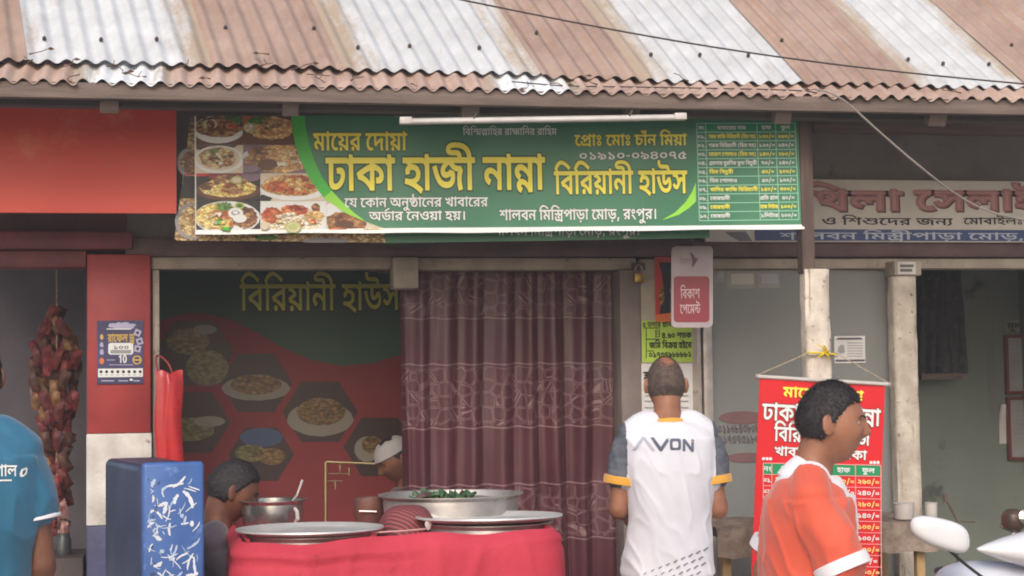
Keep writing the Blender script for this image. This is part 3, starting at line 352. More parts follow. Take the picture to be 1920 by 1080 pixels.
    77: [[120,534,1,120,559,0,142,606,0,163,631,1,255,588,1,247,577,0,238,558,0,238,549,1,238,537,0,250,521,0,293,508,0,338,498,1,437,479,0,514,396,0,514,334,1,514,258,0,405,168,0,307,161,1,299,162,0,281,165,0,273,166,1,290,193,1,344,176,0,432,137,0,515,85,0,562,50,1,500,-27,1,447,16,0,348,77,0,244,121,0,127,154,0,57,168,1,75,260,1,109,250,0,185,239,0,233,239,1,326,239,0,400,286,0,400,325,1,400,348,0,379,378,0,330,399,0,288,407,1,221,421,0,148,457,0,120,505,0]],
    81: [[362,33,1,303,33,0,202,69,0,118,157,0,48,313,0,20,433,1,125,463,1,144,372,0,189,247,0,243,169,0,310,133,0,351,133,1,409,133,0,472,205,0,472,278,1,472,319,0,447,377,0,438,391,1,515,390,1,493,344,0,445,282,0,388,251,0,353,251,1,328,251,0,287,263,0,271,276,1,256,289,0,232,339,0,232,393,1,232,432,1,232,456,0,223,483,0,196,494,0,168,495,1,181,599,1,231,598,0,294,580,0,312,561,1,326,545,0,339,499,0,339,464,1,339,396,1,339,373,0,350,346,0,368,346,1,380,346,0,402,357,0,428,393,0,440,430,1,523,450,1,540,425,0,565,362,0,579,296,0,579,265,1,579,200,0,535,94,0,439,33,0]],
    83: [[254,0,1,215,0,0,157,19,0,138,36,1,116,55,0,91,116,0,91,173,1,91,455,1,91,479,0,82,506,0,55,518,0,28,518,1,40,623,1,88,622,0,151,606,0,169,589,1,186,573,0,202,526,0,202,481,1,202,373,1,227,381,0,271,387,0,286,387,1,301,387,0,332,384,0,345,381,1,366,376,0,398,372,0,414,372,1,444,372,0,489,393,0,507,427,1,604,379,1,588,339,0,539,295,0,482,279,0,453,279,1,445,279,0,426,281,0,415,284,1,453,310,1,467,291,0,480,242,0,480,217,1,480,150,0,418,52,0,317,0,0],[260,95,1,287,95,0,326,115,0,352,149,0,366,192,0,366,214,1,366,245,0,340,279,0,301,292,0,280,292,1,257,292,0,219,284,0,202,277,1,202,179,1,202,149,0,210,119,0,218,111,1,224,104,0,245,95,0]],
    599: [[63,64,1,63,106,0,107,141,0,139,141,1,171,141,0,216,107,0,216,64,1,216,23,0,171,-13,0,139,-13,1,107,-13,0,63,23,0]],
    36: [[700,622,1,700,527,1,601,527,1,601,0,1,490,0,1,446,56,0,342,141,0,211,200,0,127,214,1,99,321,1,155,293,1,247,281,0,372,229,0,459,162,0,492,128,1,491,151,0,490,197,0,490,224,1,490,688,1,577,688,1,600,622,1],[221,625,1,292,625,0,383,578,0,427,501,0,427,456,1,427,375,0,299,272,0,188,258,1,131,271,1,99,321,1,178,332,0,272,369,0,315,422,0,315,454,1,315,488,0,267,532,0,221,532,1,183,532,0,148,503,0,148,486,1,148,473,0,164,450,0,179,441,1,112,367,1,94,379,0,59,411,0,37,457,0,37,488,1,37,525,0,79,588,0,160,625,0]],
    10: [[356,622,1,355,657,0,322,687,0,282,687,1,218,687,1,146,687,0,60,712,0,34,738,1,12,758,0,-9,818,0,-9,856,1,-9,870,0,-6,896,0,-4,912,1,102,905,1,101,895,0,99,879,0,99,873,1,99,851,0,108,818,0,119,807,1,131,795,0,172,783,0,214,783,1,275,783,1,332,783,0,398,766,0,421,743,1,440,725,0,460,667,0,461,622,1],[255,491,1,342,491,0,447,436,0,494,354,0,494,311,1,494,229,0,386,138,0,285,127,1,275,156,1,323,143,0,422,102,0,520,45,0,567,11,1,506,-67,1,454,-29,0,350,33,0,239,81,0,117,117,0,46,130,1,65,222,1,100,212,0,167,203,0,205,203,1,272,203,0,348,231,0,381,279,0,381,308,1,381,351,0,318,399,0,264,399,1,232,399,0,194,388,0,177,365,0,177,348,1,177,342,0,181,327,0,183,321,1,79,304,1,73,319,0,66,356,0,66,372,1,66,408,0,112,462,0,197,491,0],[156,442,1,151,475,0,101,523,0,54,534,1,111,578,1,157,567,1,213,544,0,263,488,0,267,445,1],[567,622,1,567,527,1,-10,527,1,-10,622,1]],
    456: [[464,629,1,504,629,0,561,592,0,584,551,1,633,609,1,718,624,1,754,596,0,802,520,0,802,467,1,802,414,0,749,328,0,658,265,0,599,243,1,559,337,1,618,359,0,692,416,0,692,464,1,692,489,0,666,530,0,640,546,1,703,566,1,618,457,1,534,453,1,528,490,0,495,533,0,468,533,1,452,533,0,428,519,0,415,495,0,415,478,1,415,446,0,468,411,0,521,409,1,511,307,1,447,311,0,370,358,0,336,433,0,336,477,1,336,526,0,370,593,0,428,629,0],[236,629,1,275,629,0,343,592,0,384,519,0,384,464,1,384,428,0,352,354,0,280,306,0,222,306,1,211,407,1,265,411,0,303,447,0,303,472,1,303,502,0,267,533,0,232,533,1,213,533,0,184,528,0,167,523,1,156,620,1,178,625,0,217,629,0],[531,23,1,419,23,0,227,99,0,74,271,0,20,415,1,122,453,1,168,334,0,287,188,0,437,122,0,530,122,1,603,122,0,698,172,0,698,220,1,698,257,0,648,305,0,613,318,1,717,362,1,761,336,0,812,260,0,812,210,1,812,154,0,745,70,0,619,23,0]],
    202: [[284,622,1,284,527,1,207,527,1,267,547,1,234,519,0,198,471,0,184,424,0,184,393,1,184,360,0,200,287,0,217,212,0,217,173,1,217,134,0,199,65,0,152,8,0,66,-36,0,-3,-52,1,-29,41,1,31,56,0,87,95,0,105,146,0,105,175,1,105,214,0,88,286,0,71,356,0,71,392,1,71,425,0,85,474,0,116,520,0,140,546,1,138,527,1,-10,527,1,-10,622,1]],
    370: [[191,457,1,239,457,0,312,429,0,382,375,0,424,336,1,379,259,1,341,302,0,254,360,0,211,360,1,185,360,0,151,335,0,151,310,1,151,288,0,181,257,0,214,244,1,164,148,1,104,174,0,35,261,0,35,314,1,35,364,0,81,427,0,153,457,0],[877,622,1,877,527,1,481,527,1,481,214,1,481,176,0,490,142,0,498,134,1,513,117,0,547,117,1,579,117,0,636,146,0,662,172,1,687,196,0,713,251,0,713,280,1,713,304,0,686,331,0,656,331,1,643,331,0,619,328,0,609,326,1,593,420,1,614,425,0,657,431,0,684,431,1,731,431,0,793,398,0,824,338,0,824,296,1,824,240,0,773,139,0,733,101,1,694,64,0,597,22,0,540,22,1,493,22,0,435,42,0,416,61,1,397,79,0,370,143,0,370,209,1,370,335,1,373,351,1,372,373,0,370,418,0,370,442,1,370,527,1,-10,527,1,-10,622,1],[669,622,1,668,657,0,636,687,0,596,687,1,514,687,1,442,687,0,356,712,0,330,738,1,308,758,0,287,818,0,287,856,1,287,870,0,290,895,0,292,912,1,398,905,1,397,895,0,395,880,0,395,873,1,395,851,0,404,818,0,415,807,1,427,795,0,468,783,0,510,783,1,589,783,1,646,783,0,712,766,0,735,743,1,754,725,0,773,667,0,774,622,1]],
    380: [[298,629,1,352,629,0,445,585,0,542,495,0,601,425,1,546,355,1,514,398,0,454,465,0,394,510,0,331,533,0,296,533,1,259,533,0,198,510,0,143,467,0,113,439,1,109,450,1,132,464,0,175,481,0,203,481,1,244,481,0,295,434,0,295,389,1,295,380,0,292,358,0,290,350,1,173,295,1,191,309,0,214,340,0,214,363,1,214,381,0,188,405,0,166,405,1,150,405,0,121,395,0,106,386,1,16,468,1,62,520,0,148,591,0,240,629,0],[524,449,1,237,212,1,163,288,1,243,352,1,269,358,1,279,370,0,301,390,0,323,410,0,334,418,1,461,520,1],[757,622,1,757,527,1,657,527,1,657,214,1,546,224,1,546,394,1,551,458,1,549,479,0,546,533,0,546,560,1,546,688,1,633,688,1,656,622,1],[273,211,1,319,211,0,388,178,0,412,148,1,424,171,0,460,191,0,482,191,1,511,191,0,557,162,0,582,135,1,548,148,1,547,164,0,546,194,0,546,210,1,546,238,1,657,236,1,657,-27,1,546,-27,1,546,128,1,568,42,1,554,66,0,517,103,0,497,103,1,483,103,0,463,83,0,463,62,1,463,55,0,464,39,0,465,34,1,373,29,1,368,74,0,321,121,0,289,121,1,266,121,0,243,99,0,243,84,1,243,64,0,272,37,0,308,23,1,270,-64,1,207,-41,0,135,35,0,135,92,1,135,143,0,210,211,0]],
    203: [[968,622,1,968,527,1,-10,527,1,-10,622,1],[490,511,1,532,511,0,585,495,0,606,480,1,625,465,0,649,414,0,649,367,1,649,359,1,649,350,0,648,331,0,648,321,1,649,305,1,649,0,1,537,0,1,524,39,0,473,69,0,438,69,1,406,69,0,348,61,0,286,52,0,247,52,1,214,52,0,140,66,0,76,107,0,37,186,0,37,251,1,37,272,0,43,322,0,48,343,1,156,328,1,153,314,0,148,280,0,148,259,1,148,211,0,182,163,0,234,149,0,260,149,1,295,149,0,348,158,0,398,166,0,426,166,1,462,166,0,518,141,0,537,112,1,537,361,1,537,381,0,530,403,0,522,409,1,515,414,0,495,419,0,480,419,1,458,419,0,417,403,0,401,391,1,382,378,0,360,348,0,360,334,1,360,322,0,376,307,0,398,307,1,408,307,0,427,309,0,435,310,1,446,224,1,434,220,0,396,215,0,369,215,1,320,215,0,251,264,0,251,318,1,251,352,0,288,419,0,321,448,1,354,476,0,439,511,0],[780,423,1,849,423,0,924,347,0,924,288,1,924,253,0,892,185,0,819,130,0,758,113,1,728,206,1,774,217,0,817,256,0,817,280,1,817,307,0,786,330,0,765,330,1,732,330,0,670,279,0,637,218,1,588,275,1,630,353,0,723,423,0]],
    383: [[866,622,1,866,527,1,153,527,1,161,539,1,193,533,0,259,501,0,321,461,0,345,441,1,353,367,1,314,352,0,248,321,0,215,304,1,254,301,0,331,280,0,403,247,0,433,226,1,432,243,0,431,277,0,431,296,1,431,494,1,465,494,1,528,494,0,635,478,0,725,438,0,761,402,1,790,375,0,820,307,0,820,269,1,820,236,0,792,176,0,728,139,0,673,139,1,655,139,0,622,141,0,607,144,1,612,240,1,617,239,0,633,238,0,644,238,1,684,238,0,710,268,0,710,289,1,710,326,0,626,388,0,542,395,1,542,118,1,447,118,1,406,152,0,301,199,0,181,227,0,116,231,1,75,328,1,104,345,0,154,373,0,206,398,0,236,411,1,201,432,0,112,467,0,64,477,1,105,571,1,128,527,1,-10,527,1,-10,622,1],[171,174,1,220,174,0,289,134,0,310,98,1,323,121,0,357,141,0,377,141,1,404,141,0,448,105,0,472,75,1,433,98,1,433,146,1,542,146,1,542,-43,1,431,-43,1,431,78,1,457,-7,1,448,15,0,414,56,0,392,56,1,379,56,0,361,38,0,361,16,1,361,11,0,362,-1,0,363,-6,1,271,-11,1,267,36,0,221,88,0,186,88,1,163,88,0,140,66,0,140,50,1,140,30,0,169,3,0,205,-10,1,167,-98,1,106,-75,0,33,0,0,33,58,1,33,108,0,108,174,0]],
    216: [[740,622,1,740,527,1,385,527,1,385,383,1,385,362,0,398,339,0,415,339,1,431,339,0,465,360,0,502,401,0,523,431,1,618,448,1,652,400,0,686,305,0,686,251,1,686,190,0,626,93,0,511,37,0,427,37,1,362,37,0,243,77,0,139,168,0,53,325,0,21,442,1,127,471,1,161,350,0,246,203,0,353,136,0,419,136,1,493,136,0,576,204,0,576,261,1,576,299,0,549,353,0,530,374,1,611,386,1,577,337,0,507,273,0,437,242,0,400,242,1,372,242,0,325,259,0,310,275,1,293,293,0,274,349,0,274,401,1,274,527,1,-10,527,1,-10,622,1],[638,-187,1,529,-187,1,516,-152,0,461,-118,0,418,-118,1,392,-118,0,334,-126,0,270,-135,0,236,-135,1,203,-135,0,137,-122,0,82,-86,0,47,-16,0,47,40,1,47,55,0,52,92,0,56,108,1,163,96,1,160,83,0,156,55,0,156,41,1,156,9,0,180,-26,0,223,-39,0,251,-39,1,291,-39,0,362,-22,0,410,-22,1,444,-22,0,504,-48,0,527,-76,1,527,-7,1,527,15,0,529,67,0,531,83,1,638,197,1]],
    58: [[-188,-253,1,-224,-253,0,-291,-229,0,-332,-178,0,-332,-136,1,-332,-86,0,-255,-30,0,-201,-28,1,-201,14,1,-89,14,1,-89,-48,1,-133,-106,1,-139,-105,0,-160,-104,0,-169,-104,1,-198,-104,0,-228,-120,0,-228,-138,1,-228,-155,0,-199,-173,0,-178,-173,1,-133,-173,0,-65,-127,0,-36,-93,1,13,-111,0,115,-165,0,163,-194,1,112,-271,1,75,-245,0,9,-206,0,-18,-193,1,-40,-212,0,-89,-239,0,-149,-253,0]],
    602: [[253,0,1,253,425,1,253,447,0,255,502,0,257,559,0,257,580,1,248,570,0,219,542,0,202,529,1,124,466,1,61,545,1,275,714,1,379,714,1,379,0,1]],
    601: [[275,-10,1,155,-10,0,37,185,0,37,357,1,37,473,0,85,637,0,189,725,0,275,725,1,395,725,0,514,532,0,514,357,1,514,243,0,466,78,0,361,-10,0],[275,95,1,335,95,0,387,225,0,387,357,1,387,489,0,335,620,0,275,620,1,214,620,0,165,488,0,165,357,1,165,226,0,215,95,0]],
}
STRINGS = {
    'মায়ের দোয়া': [5066,44,0,0,54,636,0,61,926,0,70,1305,0,46,1955,0,3,2572,0,61,2832,0,37,3211,0,54,3836,0,70,4126,0,54,4776,0],
    'ঢাকা হাজী নান্না': [6457,33,0,0,54,583,0,20,873,0,54,1711,0,3,2001,0,51,2261,0,54,2817,0,27,3107,0,56,4074,0,3,4364,0,39,4624,0,54,5246,0,365,5536,0,54,6167,0],
    'বিরিয়ানী হাউস': [6200,55,0,0,42,290,0,55,906,0,46,1196,0,70,1812,0,54,2463,0,39,2752,0,56,3375,0,3,3665,0,51,3925,0,54,4482,0,12,4771,0,50,5501,0],
    'বিরিয়ানী হাউজ': [6468,55,0,0,42,290,0,55,906,0,46,1196,0,70,1812,0,54,2463,0,39,2752,0,56,3375,0,3,3665,0,51,3925,0,54,4482,0,12,4771,0,27,5501,0],
    'বিস্মিল্লাহির রাহ্মানির রাহিম': [11332,55,0,0,42,290,0,55,906,0,441,1196,0,413,2205,0,54,2977,0,55,3267,0,51,3556,0,46,4113,0,3,4730,0,46,4990,0,54,5606,0,448,5896,0,54,6864,0,55,7154,0,39,7444,0,46,8066,0,3,8683,0,46,8943,0,54,9559,0,55,9849,0,51,10139,0,44,10696,0],
    'প্রোঃ মোঃ চাঁন মিয়া': [7784,61,0,0,224,379,0,54,1172,0,7,1462,0,3,1900,0,61,2160,0,44,2539,0,54,3175,0,7,3465,0,3,3903,0,25,4163,0,54,4746,0,5,4951,0,39,5036,0,3,5658,0,55,5918,0,44,6208,0,70,6844,0,54,7495,0],
    '০১৯১০-০৯৪০৭৫': [7067,75,0,0,76,610,0,84,1220,0,76,1830,0,75,2440,0,598,3050,0,75,3407,0,84,4017,0,79,4627,0,75,5237,0,82,5847,0,80,6457,0],
    'যে কোন অনুষ্ঠানের খাবারের': [11681,61,0,0,45,379,0,3,1029,0,61,1289,0,20,1668,0,54,2506,0,39,2796,0,3,3419,0,8,3679,0,39,4614,0,57,5218,0,424,5236,0,54,5976,0,61,6266,0,39,6645,0,46,7268,0,3,7884,0,21,8144,0,54,8873,0,42,9163,0,54,9780,0,61,10069,0,46,10448,0,46,11065,0],
    'অর্ডার নেওয়া হয়।': [7395,8,0,0,32,935,0,131,1473,0,54,1665,0,46,1954,0,3,2571,0,61,2831,0,39,3210,0,18,3833,0,70,4597,0,54,5247,0,3,5537,0,51,5797,0,70,6354,0,641,7004,0],
    'শালবন মিস্ত্রিপাড়া মোড়, রংপুর।': [12922,48,0,0,54,700,0,47,990,0,42,1749,0,39,2365,0,3,2988,0,55,3248,0,44,3538,0,55,4174,0,444,4464,0,40,5214,0,54,5961,0,68,6250,0,54,6980,0,3,7270,0,61,7530,0,44,7909,0,54,8545,0,68,8835,0,597,9565,0,3,9854,0,46,10114,0,6,10730,0,40,11168,0,57,11884,0,46,11915,0,641,12531,0],
    'নং': [1061,39,0,0,6,623,0],
    'খাবারের নাম': [5346,21,0,0,54,729,0,42,1019,0,54,1635,0,61,1925,0,46,2304,0,46,2920,0,3,3537,0,39,3797,0,54,4420,0,44,4709,0],
    'হাফ': [1714,51,0,0,54,557,0,41,846,0],
    'ফুল': [1626,41,0,0,57,617,0,47,867,0],
    'গরুর কাচ্চি বিরিয়ানী (ডিম সহ)': [12924,22,0,0,454,683,0,46,1516,0,3,2132,0,20,2392,0,54,3230,0,55,3520,0,311,3810,0,3,4684,0,55,4944,0,42,5234,0,55,5850,0,46,6140,0,70,6757,0,54,7407,0,39,7697,0,56,8319,0,3,8609,0,593,8869,0,55,9311,0,32,9601,0,44,10331,0,3,10967,0,50,11227,0,51,11925,0,594,12482,0],
    'গরুর বিরিয়ানী (ডিম সহ)': [10372,22,0,0,454,683,0,46,1516,0,3,2132,0,55,2392,0,42,2682,0,55,3298,0,46,3588,0,70,4205,0,54,4855,0,39,5145,0,56,5767,0,3,6057,0,593,6317,0,55,6759,0,32,7049,0,44,7779,0,3,8415,0,50,8675,0,51,9373,0,594,9930,0],
    'মোরগ পোলাও (ডিম সহ)': [10408,61,0,0,44,379,0,54,1015,0,46,1305,0,22,1922,0,3,2605,0,61,2865,0,40,3244,0,54,3991,0,47,4280,0,54,5039,0,18,5329,0,3,6093,0,593,6353,0,55,6795,0,32,7085,0,44,7815,0,3,8451,0,50,8711,0,51,9409,0,594,9966,0],
    'ব্রয়লার মুরগির ভুনা খিচুরী': [10784,226,0,0,70,687,0,47,1337,0,54,2096,0,46,2386,0,3,3002,0,44,3262,0,57,3884,0,46,3899,0,55,4515,0,22,4805,0,46,5488,0,3,6105,0,43,6365,0,57,6971,0,39,7104,0,54,7727,0,3,8016,0,55,8276,0,21,8566,0,25,9295,0,57,9779,0,46,9878,0,56,10495,0],
    'ডিম খিচুরী': [4424,55,0,0,32,290,0,44,1020,0,3,1656,0,55,1916,0,21,2206,0,25,2935,0,57,3419,0,46,3518,0,56,4135,0],
    'ডিম পোলাও': [5144,55,0,0,32,290,0,44,1020,0,3,1656,0,61,1916,0,40,2295,0,54,3042,0,47,3331,0,54,4090,0,18,4380,0],
    'খাসির কাচ্চি বিরিয়ানী': [9100,21,0,0,54,729,0,55,1019,0,50,1308,0,46,2007,0,3,2623,0,20,2883,0,54,3721,0,55,4011,0,311,4301,0,3,5175,0,55,5435,0,42,5725,0,55,6341,0,46,6631,0,70,7248,0,54,7898,0,39,8187,0,56,8810,0],
    'বোরহানী': [3661,61,0,0,42,379,0,54,996,0,46,1285,0,51,1902,0,54,2459,0,39,2748,0,56,3371,0],
    'প্রতি গ্লাস': [3749,224,0,0,55,793,0,35,1083,0,3,1805,0,301,2065,0,54,2761,0,50,3051,0],
    'হাফ লিটার': [4512,51,0,0,54,557,0,41,846,0,3,1714,0,55,1974,0,47,2263,0,30,3022,0,54,3606,0,46,3895,0],
    '১লিটার': [3148,76,0,0,55,610,0,47,900,0,30,1659,0,54,2242,0,46,2532,0],
    '১৩০/=': [2929,76,0,0,78,610,0,75,1220,0,600,1830,0,614,2318,0],
    '১২০/=': [2929,76,0,0,77,610,0,75,1220,0,600,1830,0,614,2318,0],
    '১৪০/=': [2929,76,0,0,79,610,0,75,1220,0,600,1830,0,614,2318,0],
    '৭০/=': [2318,82,0,0,75,610,0,600,1220,0,614,1708,0],
    '৫০/=': [2318,80,0,0,75,610,0,600,1220,0,614,1708,0],
    '১৫০/=': [2929,76,0,0,80,610,0,75,1220,0,600,1830,0,614,2318,0],
    '২৬০/=': [2929,77,0,0,81,610,0,75,1220,0,600,1830,0,614,2318,0],
    '২৪০/=': [2929,77,0,0,79,610,0,75,1220,0,600,1830,0,614,2318,0],
    '২৮০/=': [2929,77,0,0,83,610,0,75,1220,0,600,1830,0,614,2318,0],
    '১০০/=': [2929,76,0,0,75,610,0,75,1220,0,600,1830,0,614,2318,0],
    '৩০০/=': [2929,78,0,0,75,610,0,75,1220,0,600,1830,0,614,2318,0],
    '২০০/=': [2929,77,0,0,75,610,0,75,1220,0,600,1830,0,614,2318,0],
    '০১.': [1499,75,0,0,76,610,0,599,1220,0],
    '০২.': [1499,75,0,0,77,610,0,599,1220,0],
    '০৩.': [1499,75,0,0,78,610,0,599,1220,0],
    '০৪.': [1499,75,0,0,79,610,0,599,1220,0],
    '০৫.': [1499,75,0,0,80,610,0,599,1220,0],
    '০৬.': [1499,75,0,0,81,610,0,599,1220,0],
    '০৭.': [1499,75,0,0,82,610,0,599,1220,0],
    '০৮.': [1499,75,0,0,83,610,0,599,1220,0],
    '০৯.': [1499,75,0,0,84,610,0,599,1220,0],
    '১০.': [1499,76,0,0,75,610,0,599,1220,0],
    'থিলা': [2029,55,0,0,36,290,0,47,980,0,54,1739,0],
    'সেলাই': [2683,61,0,0,50,379,0,47,1077,0,54,1836,0,10,2126,0],
    'ও শিশুদের জন্য': [6622,18,0,0,3,764,0,55,1024,0,48,1314,0,456,2014,0,61,2878,0,37,3257,0,46,3882,0,3,4499,0,27,4759,0,39,5725,0,202,6348,0],
    'মোবাইলঃ ০১': [5446,61,0,0,44,379,0,54,1015,0,42,1305,0,54,1922,0,10,2211,0,47,2769,0,7,3528,0,3,3966,0,75,4226,0,76,4836,0],
    'শ': [700,48,0,0],
    'লবন মিস্ত্রীপাড়া মোড়, রংপুর': [11542,47,0,0,42,759,0,39,1376,0,3,1998,0,55,2258,0,44,2548,0,444,3184,0,56,3935,0,40,4224,0,54,4971,0,68,5261,0,54,5991,0,3,6280,0,61,6540,0,44,6919,0,54,7556,0,68,7845,0,597,8575,0,3,8864,0,46,9124,0,6,9740,0,40,10178,0,57,10894,0,46,10925,0],
    'বিকাশ': [2734,55,0,0,42,290,0,20,906,0,54,1744,0,48,2034,0],
    'পেমেন্ট': [3008,61,0,0,40,379,0,61,1126,0,44,1505,0,370,2141,0],
    '৫ তলার প্লান': [5177,80,0,0,3,610,0,35,870,0,47,1593,0,54,2352,0,46,2641,0,3,3258,0,380,3518,0,54,4264,0,39,4554,0],
    '৪.৬০ শতক': [4630,79,0,0,599,610,0,81,889,0,75,1499,0,3,2109,0,48,2369,0,35,3069,0,20,3791,0],
    'জমি বিক্রয় হইবে': [7037,27,0,0,55,967,0,44,1257,0,3,1893,0,55,2153,0,42,2443,0,203,3059,0,70,4017,0,3,4667,0,51,4927,0,10,5484,0,61,6042,0,42,6421,0],
    '০১৭৩৭৯৮৮৮৮২': [6711,75,0,0,76,610,0,82,1220,0,78,1830,0,82,2440,0,84,3050,0,83,3660,0,83,4270,0,83,4881,0,83,5491,0,77,6101,0],
    'ফ্লাট': [1729,383,0,0,54,856,0,30,1146,0],
    '০১১৬৮৪৩৮০৮': [6101,75,0,0,76,610,0,76,1220,0,81,1830,0,83,2440,0,79,3050,0,78,3660,0,83,4270,0,75,4881,0,83,5491,0],
    '০১৭৩৭৩১৮০': [5491,75,0,0,76,610,0,82,1220,0,78,1830,0,82,2440,0,78,3050,0,76,3660,0,83,4270,0,75,4881,0],
    'খাবারের তালিকা': [6986,21,0,0,54,729,0,42,1019,0,54,1635,0,61,1925,0,46,2304,0,46,2920,0,3,3537,0,35,3797,0,54,4520,0,55,4809,0,47,5099,0,20,5858,0,54,6696,0],
    'গোল': [2111,61,0,0,22,379,0,54,1062,0,47,1352,0],
    'রাফেল ড্র': [3902,46,0,0,54,617,0,61,906,0,41,1285,0,47,2153,0,3,2912,0,216,3172,0],
    '১০০': [1830,76,0,0,75,610,0,75,1220,0],
    'মূল্য': [1669,44,0,0,58,622,0,47,636,0,202,1395,0],
    '10': [1102,602,0,0,601,551,0],
}
_gcache = {}

def _flat(contour):
    """quadratic outline -> polyline"""
    p = [(contour[i], contour[i+1], contour[i+2]) for i in range(0, len(contour), 3)]
    q = []
    for i, a in enumerate(p):
        b = p[(i+1) % len(p)]
        q.append(a)
        if not a[2] and not b[2]: q.append(((a[0]+b[0])/2, (a[1]+b[1])/2, 1))
    k = next(i for i, a in enumerate(q) if a[2])
    q = q[k:] + q[:k]
    out = []
    i = 0
    while i < len(q):
        a = q[i]
        if a[2]:
            out.append((a[0], a[1])); i += 1
        else:
            s = q[i-1]; e = q[(i+1) % len(q)]
            for t in (.33, .67):
                u = 1-t
                out.append((u*u*s[0]+2*u*t*a[0]+t*t*e[0], u*u*s[1]+2*u*t*a[1]+t*t*e[1]))
            i += 1
    r = []
    for c in out:
        if not r or abs(c[0]-r[-1][0])+abs(c[1]-r[-1][1]) > 3: r.append(c)
    return r

def _offset(c, d):
    n = len(c); r = []
    for i in range(n):
        a, b, e = c[i-1], c[i], c[(i+1) % n]
        u = (b[0]-a[0], b[1]-a[1]); v = (e[0]-b[0], e[1]-b[1])
        lu = math.hypot(*u) or 1; lv = math.hypot(*v) or 1
        n1 = (-u[1]/lu, u[0]/lu); n2 = (-v[1]/lv, v[0]/lv)
        m = (n1[0]+n2[0], n1[1]+n2[1]); k = m[0]*n1[0]+m[1]*n1[1]
        k = max(k, .45)
        r.append((b[0]+m[0]*d/k, b[1]+m[1]*d/k))
    return r

def fill(contours, extra=()):
    """triangles of the area with non-zero winding"""
    pts = []; edges = []
    for c in contours:
        s = len(pts); n = len(c)
        pts += [Vector(p) for p in c]
        edges += [(s+i, s+(i+1) % n) for i in range(n)]
    pts += [Vector(p) for p in extra]
    v, e, f, *_ = delaunay_2d_cdt(pts, edges, [], 0, 1e-5)
    keep = []
    for t in f:
        x = sum(v[i].x for i in t)/3; y = sum(v[i].y for i in t)/3
        w = 0
        for c in contours:
            n = len(c)
            for i in range(n):
                x0, y0 = c[i]; x1, y1 = c[(i+1) % n]
                if (y0 <= y) != (y1 <= y):
                    if (x1-x0)*(y-y0)/(y1-y0)+x0 > x: w += 1 if y1 > y0 else -1
        if w: keep.append(t)
    return [(p.x, p.y) for p in v], keep

def glyph(g, off):
    key = (g, off)
    if key not in _gcache:
        cs = [_flat(c) for c in GLYPHS[g]]
        cs = [c for c in cs if len(c) > 2]
        if off: cs = [_offset(c, off) for c in cs]
        _gcache[key] = fill(cs) if cs else ([], [])
    return _gcache[key]

def text2d(s, x, y, size, width=None, off=0, align='l'):
    """2D triangles of a line of writing: y is the baseline, size the em in metres"""
    d = STRINGS[s]; w = d[0]*size/1000
    sx = size/1000
    if width: sx = width/d[0]; w = width
    x0 = x-(w if align == 'r' else w/2 if align == 'c' else 0)
    V = []; F = []
    for i in range(1, len(d), 3):
        v, f = glyph(d[i], off)
        b = len(V)
        V += [(x0+(px+d[i+1])*sx, y+(py+d[i+2])*size/1000) for px, py in v]
        F += [tuple(b+j for j in t) for t in f]
    return V, F

# ================================================================== the setting
m_road = mat('asphalt dust', S(176, 168, 158), S(150, 142, 134), scale=2, rough=.9, bump=.4, bscale=90)
m_floor = mat('cement floor', S(164, 154, 146), S(136, 128, 122), scale=3, rough=.75, bump=.2)
mb = MB(); mb.add([(-14, -10, 0), (17, -10, 0), (17, 16, 0), (-14, 16, 0)], [(0, 1, 2, 3)])
tag(mb.build('road', m_road), kind='structure')
mb = MB(); mb.box(-6, 9, 7.75, 12, .004, .14)
tag(mb.build('shop_floor', m_floor, bevel=.01), kind='structure')

YF = 8.0                                    # the front of the row of shops
m_brown = mat('purple brown paint', S(104, 80, 78), S(84, 64, 64), scale=7, rough=.6, bump=.25, spot=S(66, 52, 52), sth=.64)
m_red = mat('red wall paint', S(158, 52, 50), S(138, 44, 46), scale=5, rough=.55, bump=.15, spot=S(180, 112, 104), sth=.68, sscale=11, streak=S(120, 44, 44))
m_cream = mat('old cream paint', S(176, 165, 150), S(150, 138, 126), scale=6, rough=.7, bump=.3, spot=S(104, 94, 86), sth=.62, sscale=12)
m_white = mat('chalky white paint', S(212, 208, 204), S(182, 176, 170), scale=8, rough=.8, bump=.4, spot=S(112, 104, 100), sth=.63, sscale=22)
m_navy = mat('navy wall paint', S(42, 46, 92), S(32, 36, 72), scale=6, rough=.5, bump=.15)
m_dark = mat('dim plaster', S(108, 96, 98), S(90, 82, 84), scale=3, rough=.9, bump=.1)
m_green = mat('grey green wall', S(134, 142, 134), S(116, 124, 118), scale=1.5, rough=.7, bump=.08, spot=S(92, 96, 92), sth=.6, sscale=3.4, streak=S(112, 112, 104))
m_fascia0 = mat('brown upper rail', S(128, 108, 100), S(106, 90, 84), scale=6, rough=.8, bump=.3, stretch=(.5, 6, 6))
m_ceil = mat('soot ceiling', S(160, 150, 142), S(132, 124, 118), scale=3, rough=.9)
m_greyup = mat('grey upper wall', S(132, 124, 118), S(112, 104, 100), scale=3, rough=.85, bump=.15, spot=S(74, 70, 68), sth=.62)

bl = thing('shop_building', 'row of small open shops with painted pillars and a brown beam under a tin roof', 'building', (1.6, 8, 0))
X = lambda px, py=600, Y=YF: at(px, py, Y).x
Z = lambda py, px=960, Y=YF: at(px, py, Y).z
zl0, zl1 = Z(504), Z(482)                   # lintel
zb1 = Z(448)                                # top of the brown beam
ztop = 3.02
xl, xr = X(-260), X(2250)
xj0, xj1 = X(281), X(299)                   # left jamb of the eatery
xp0, xp1 = X(164), X(283)                   # red pillar

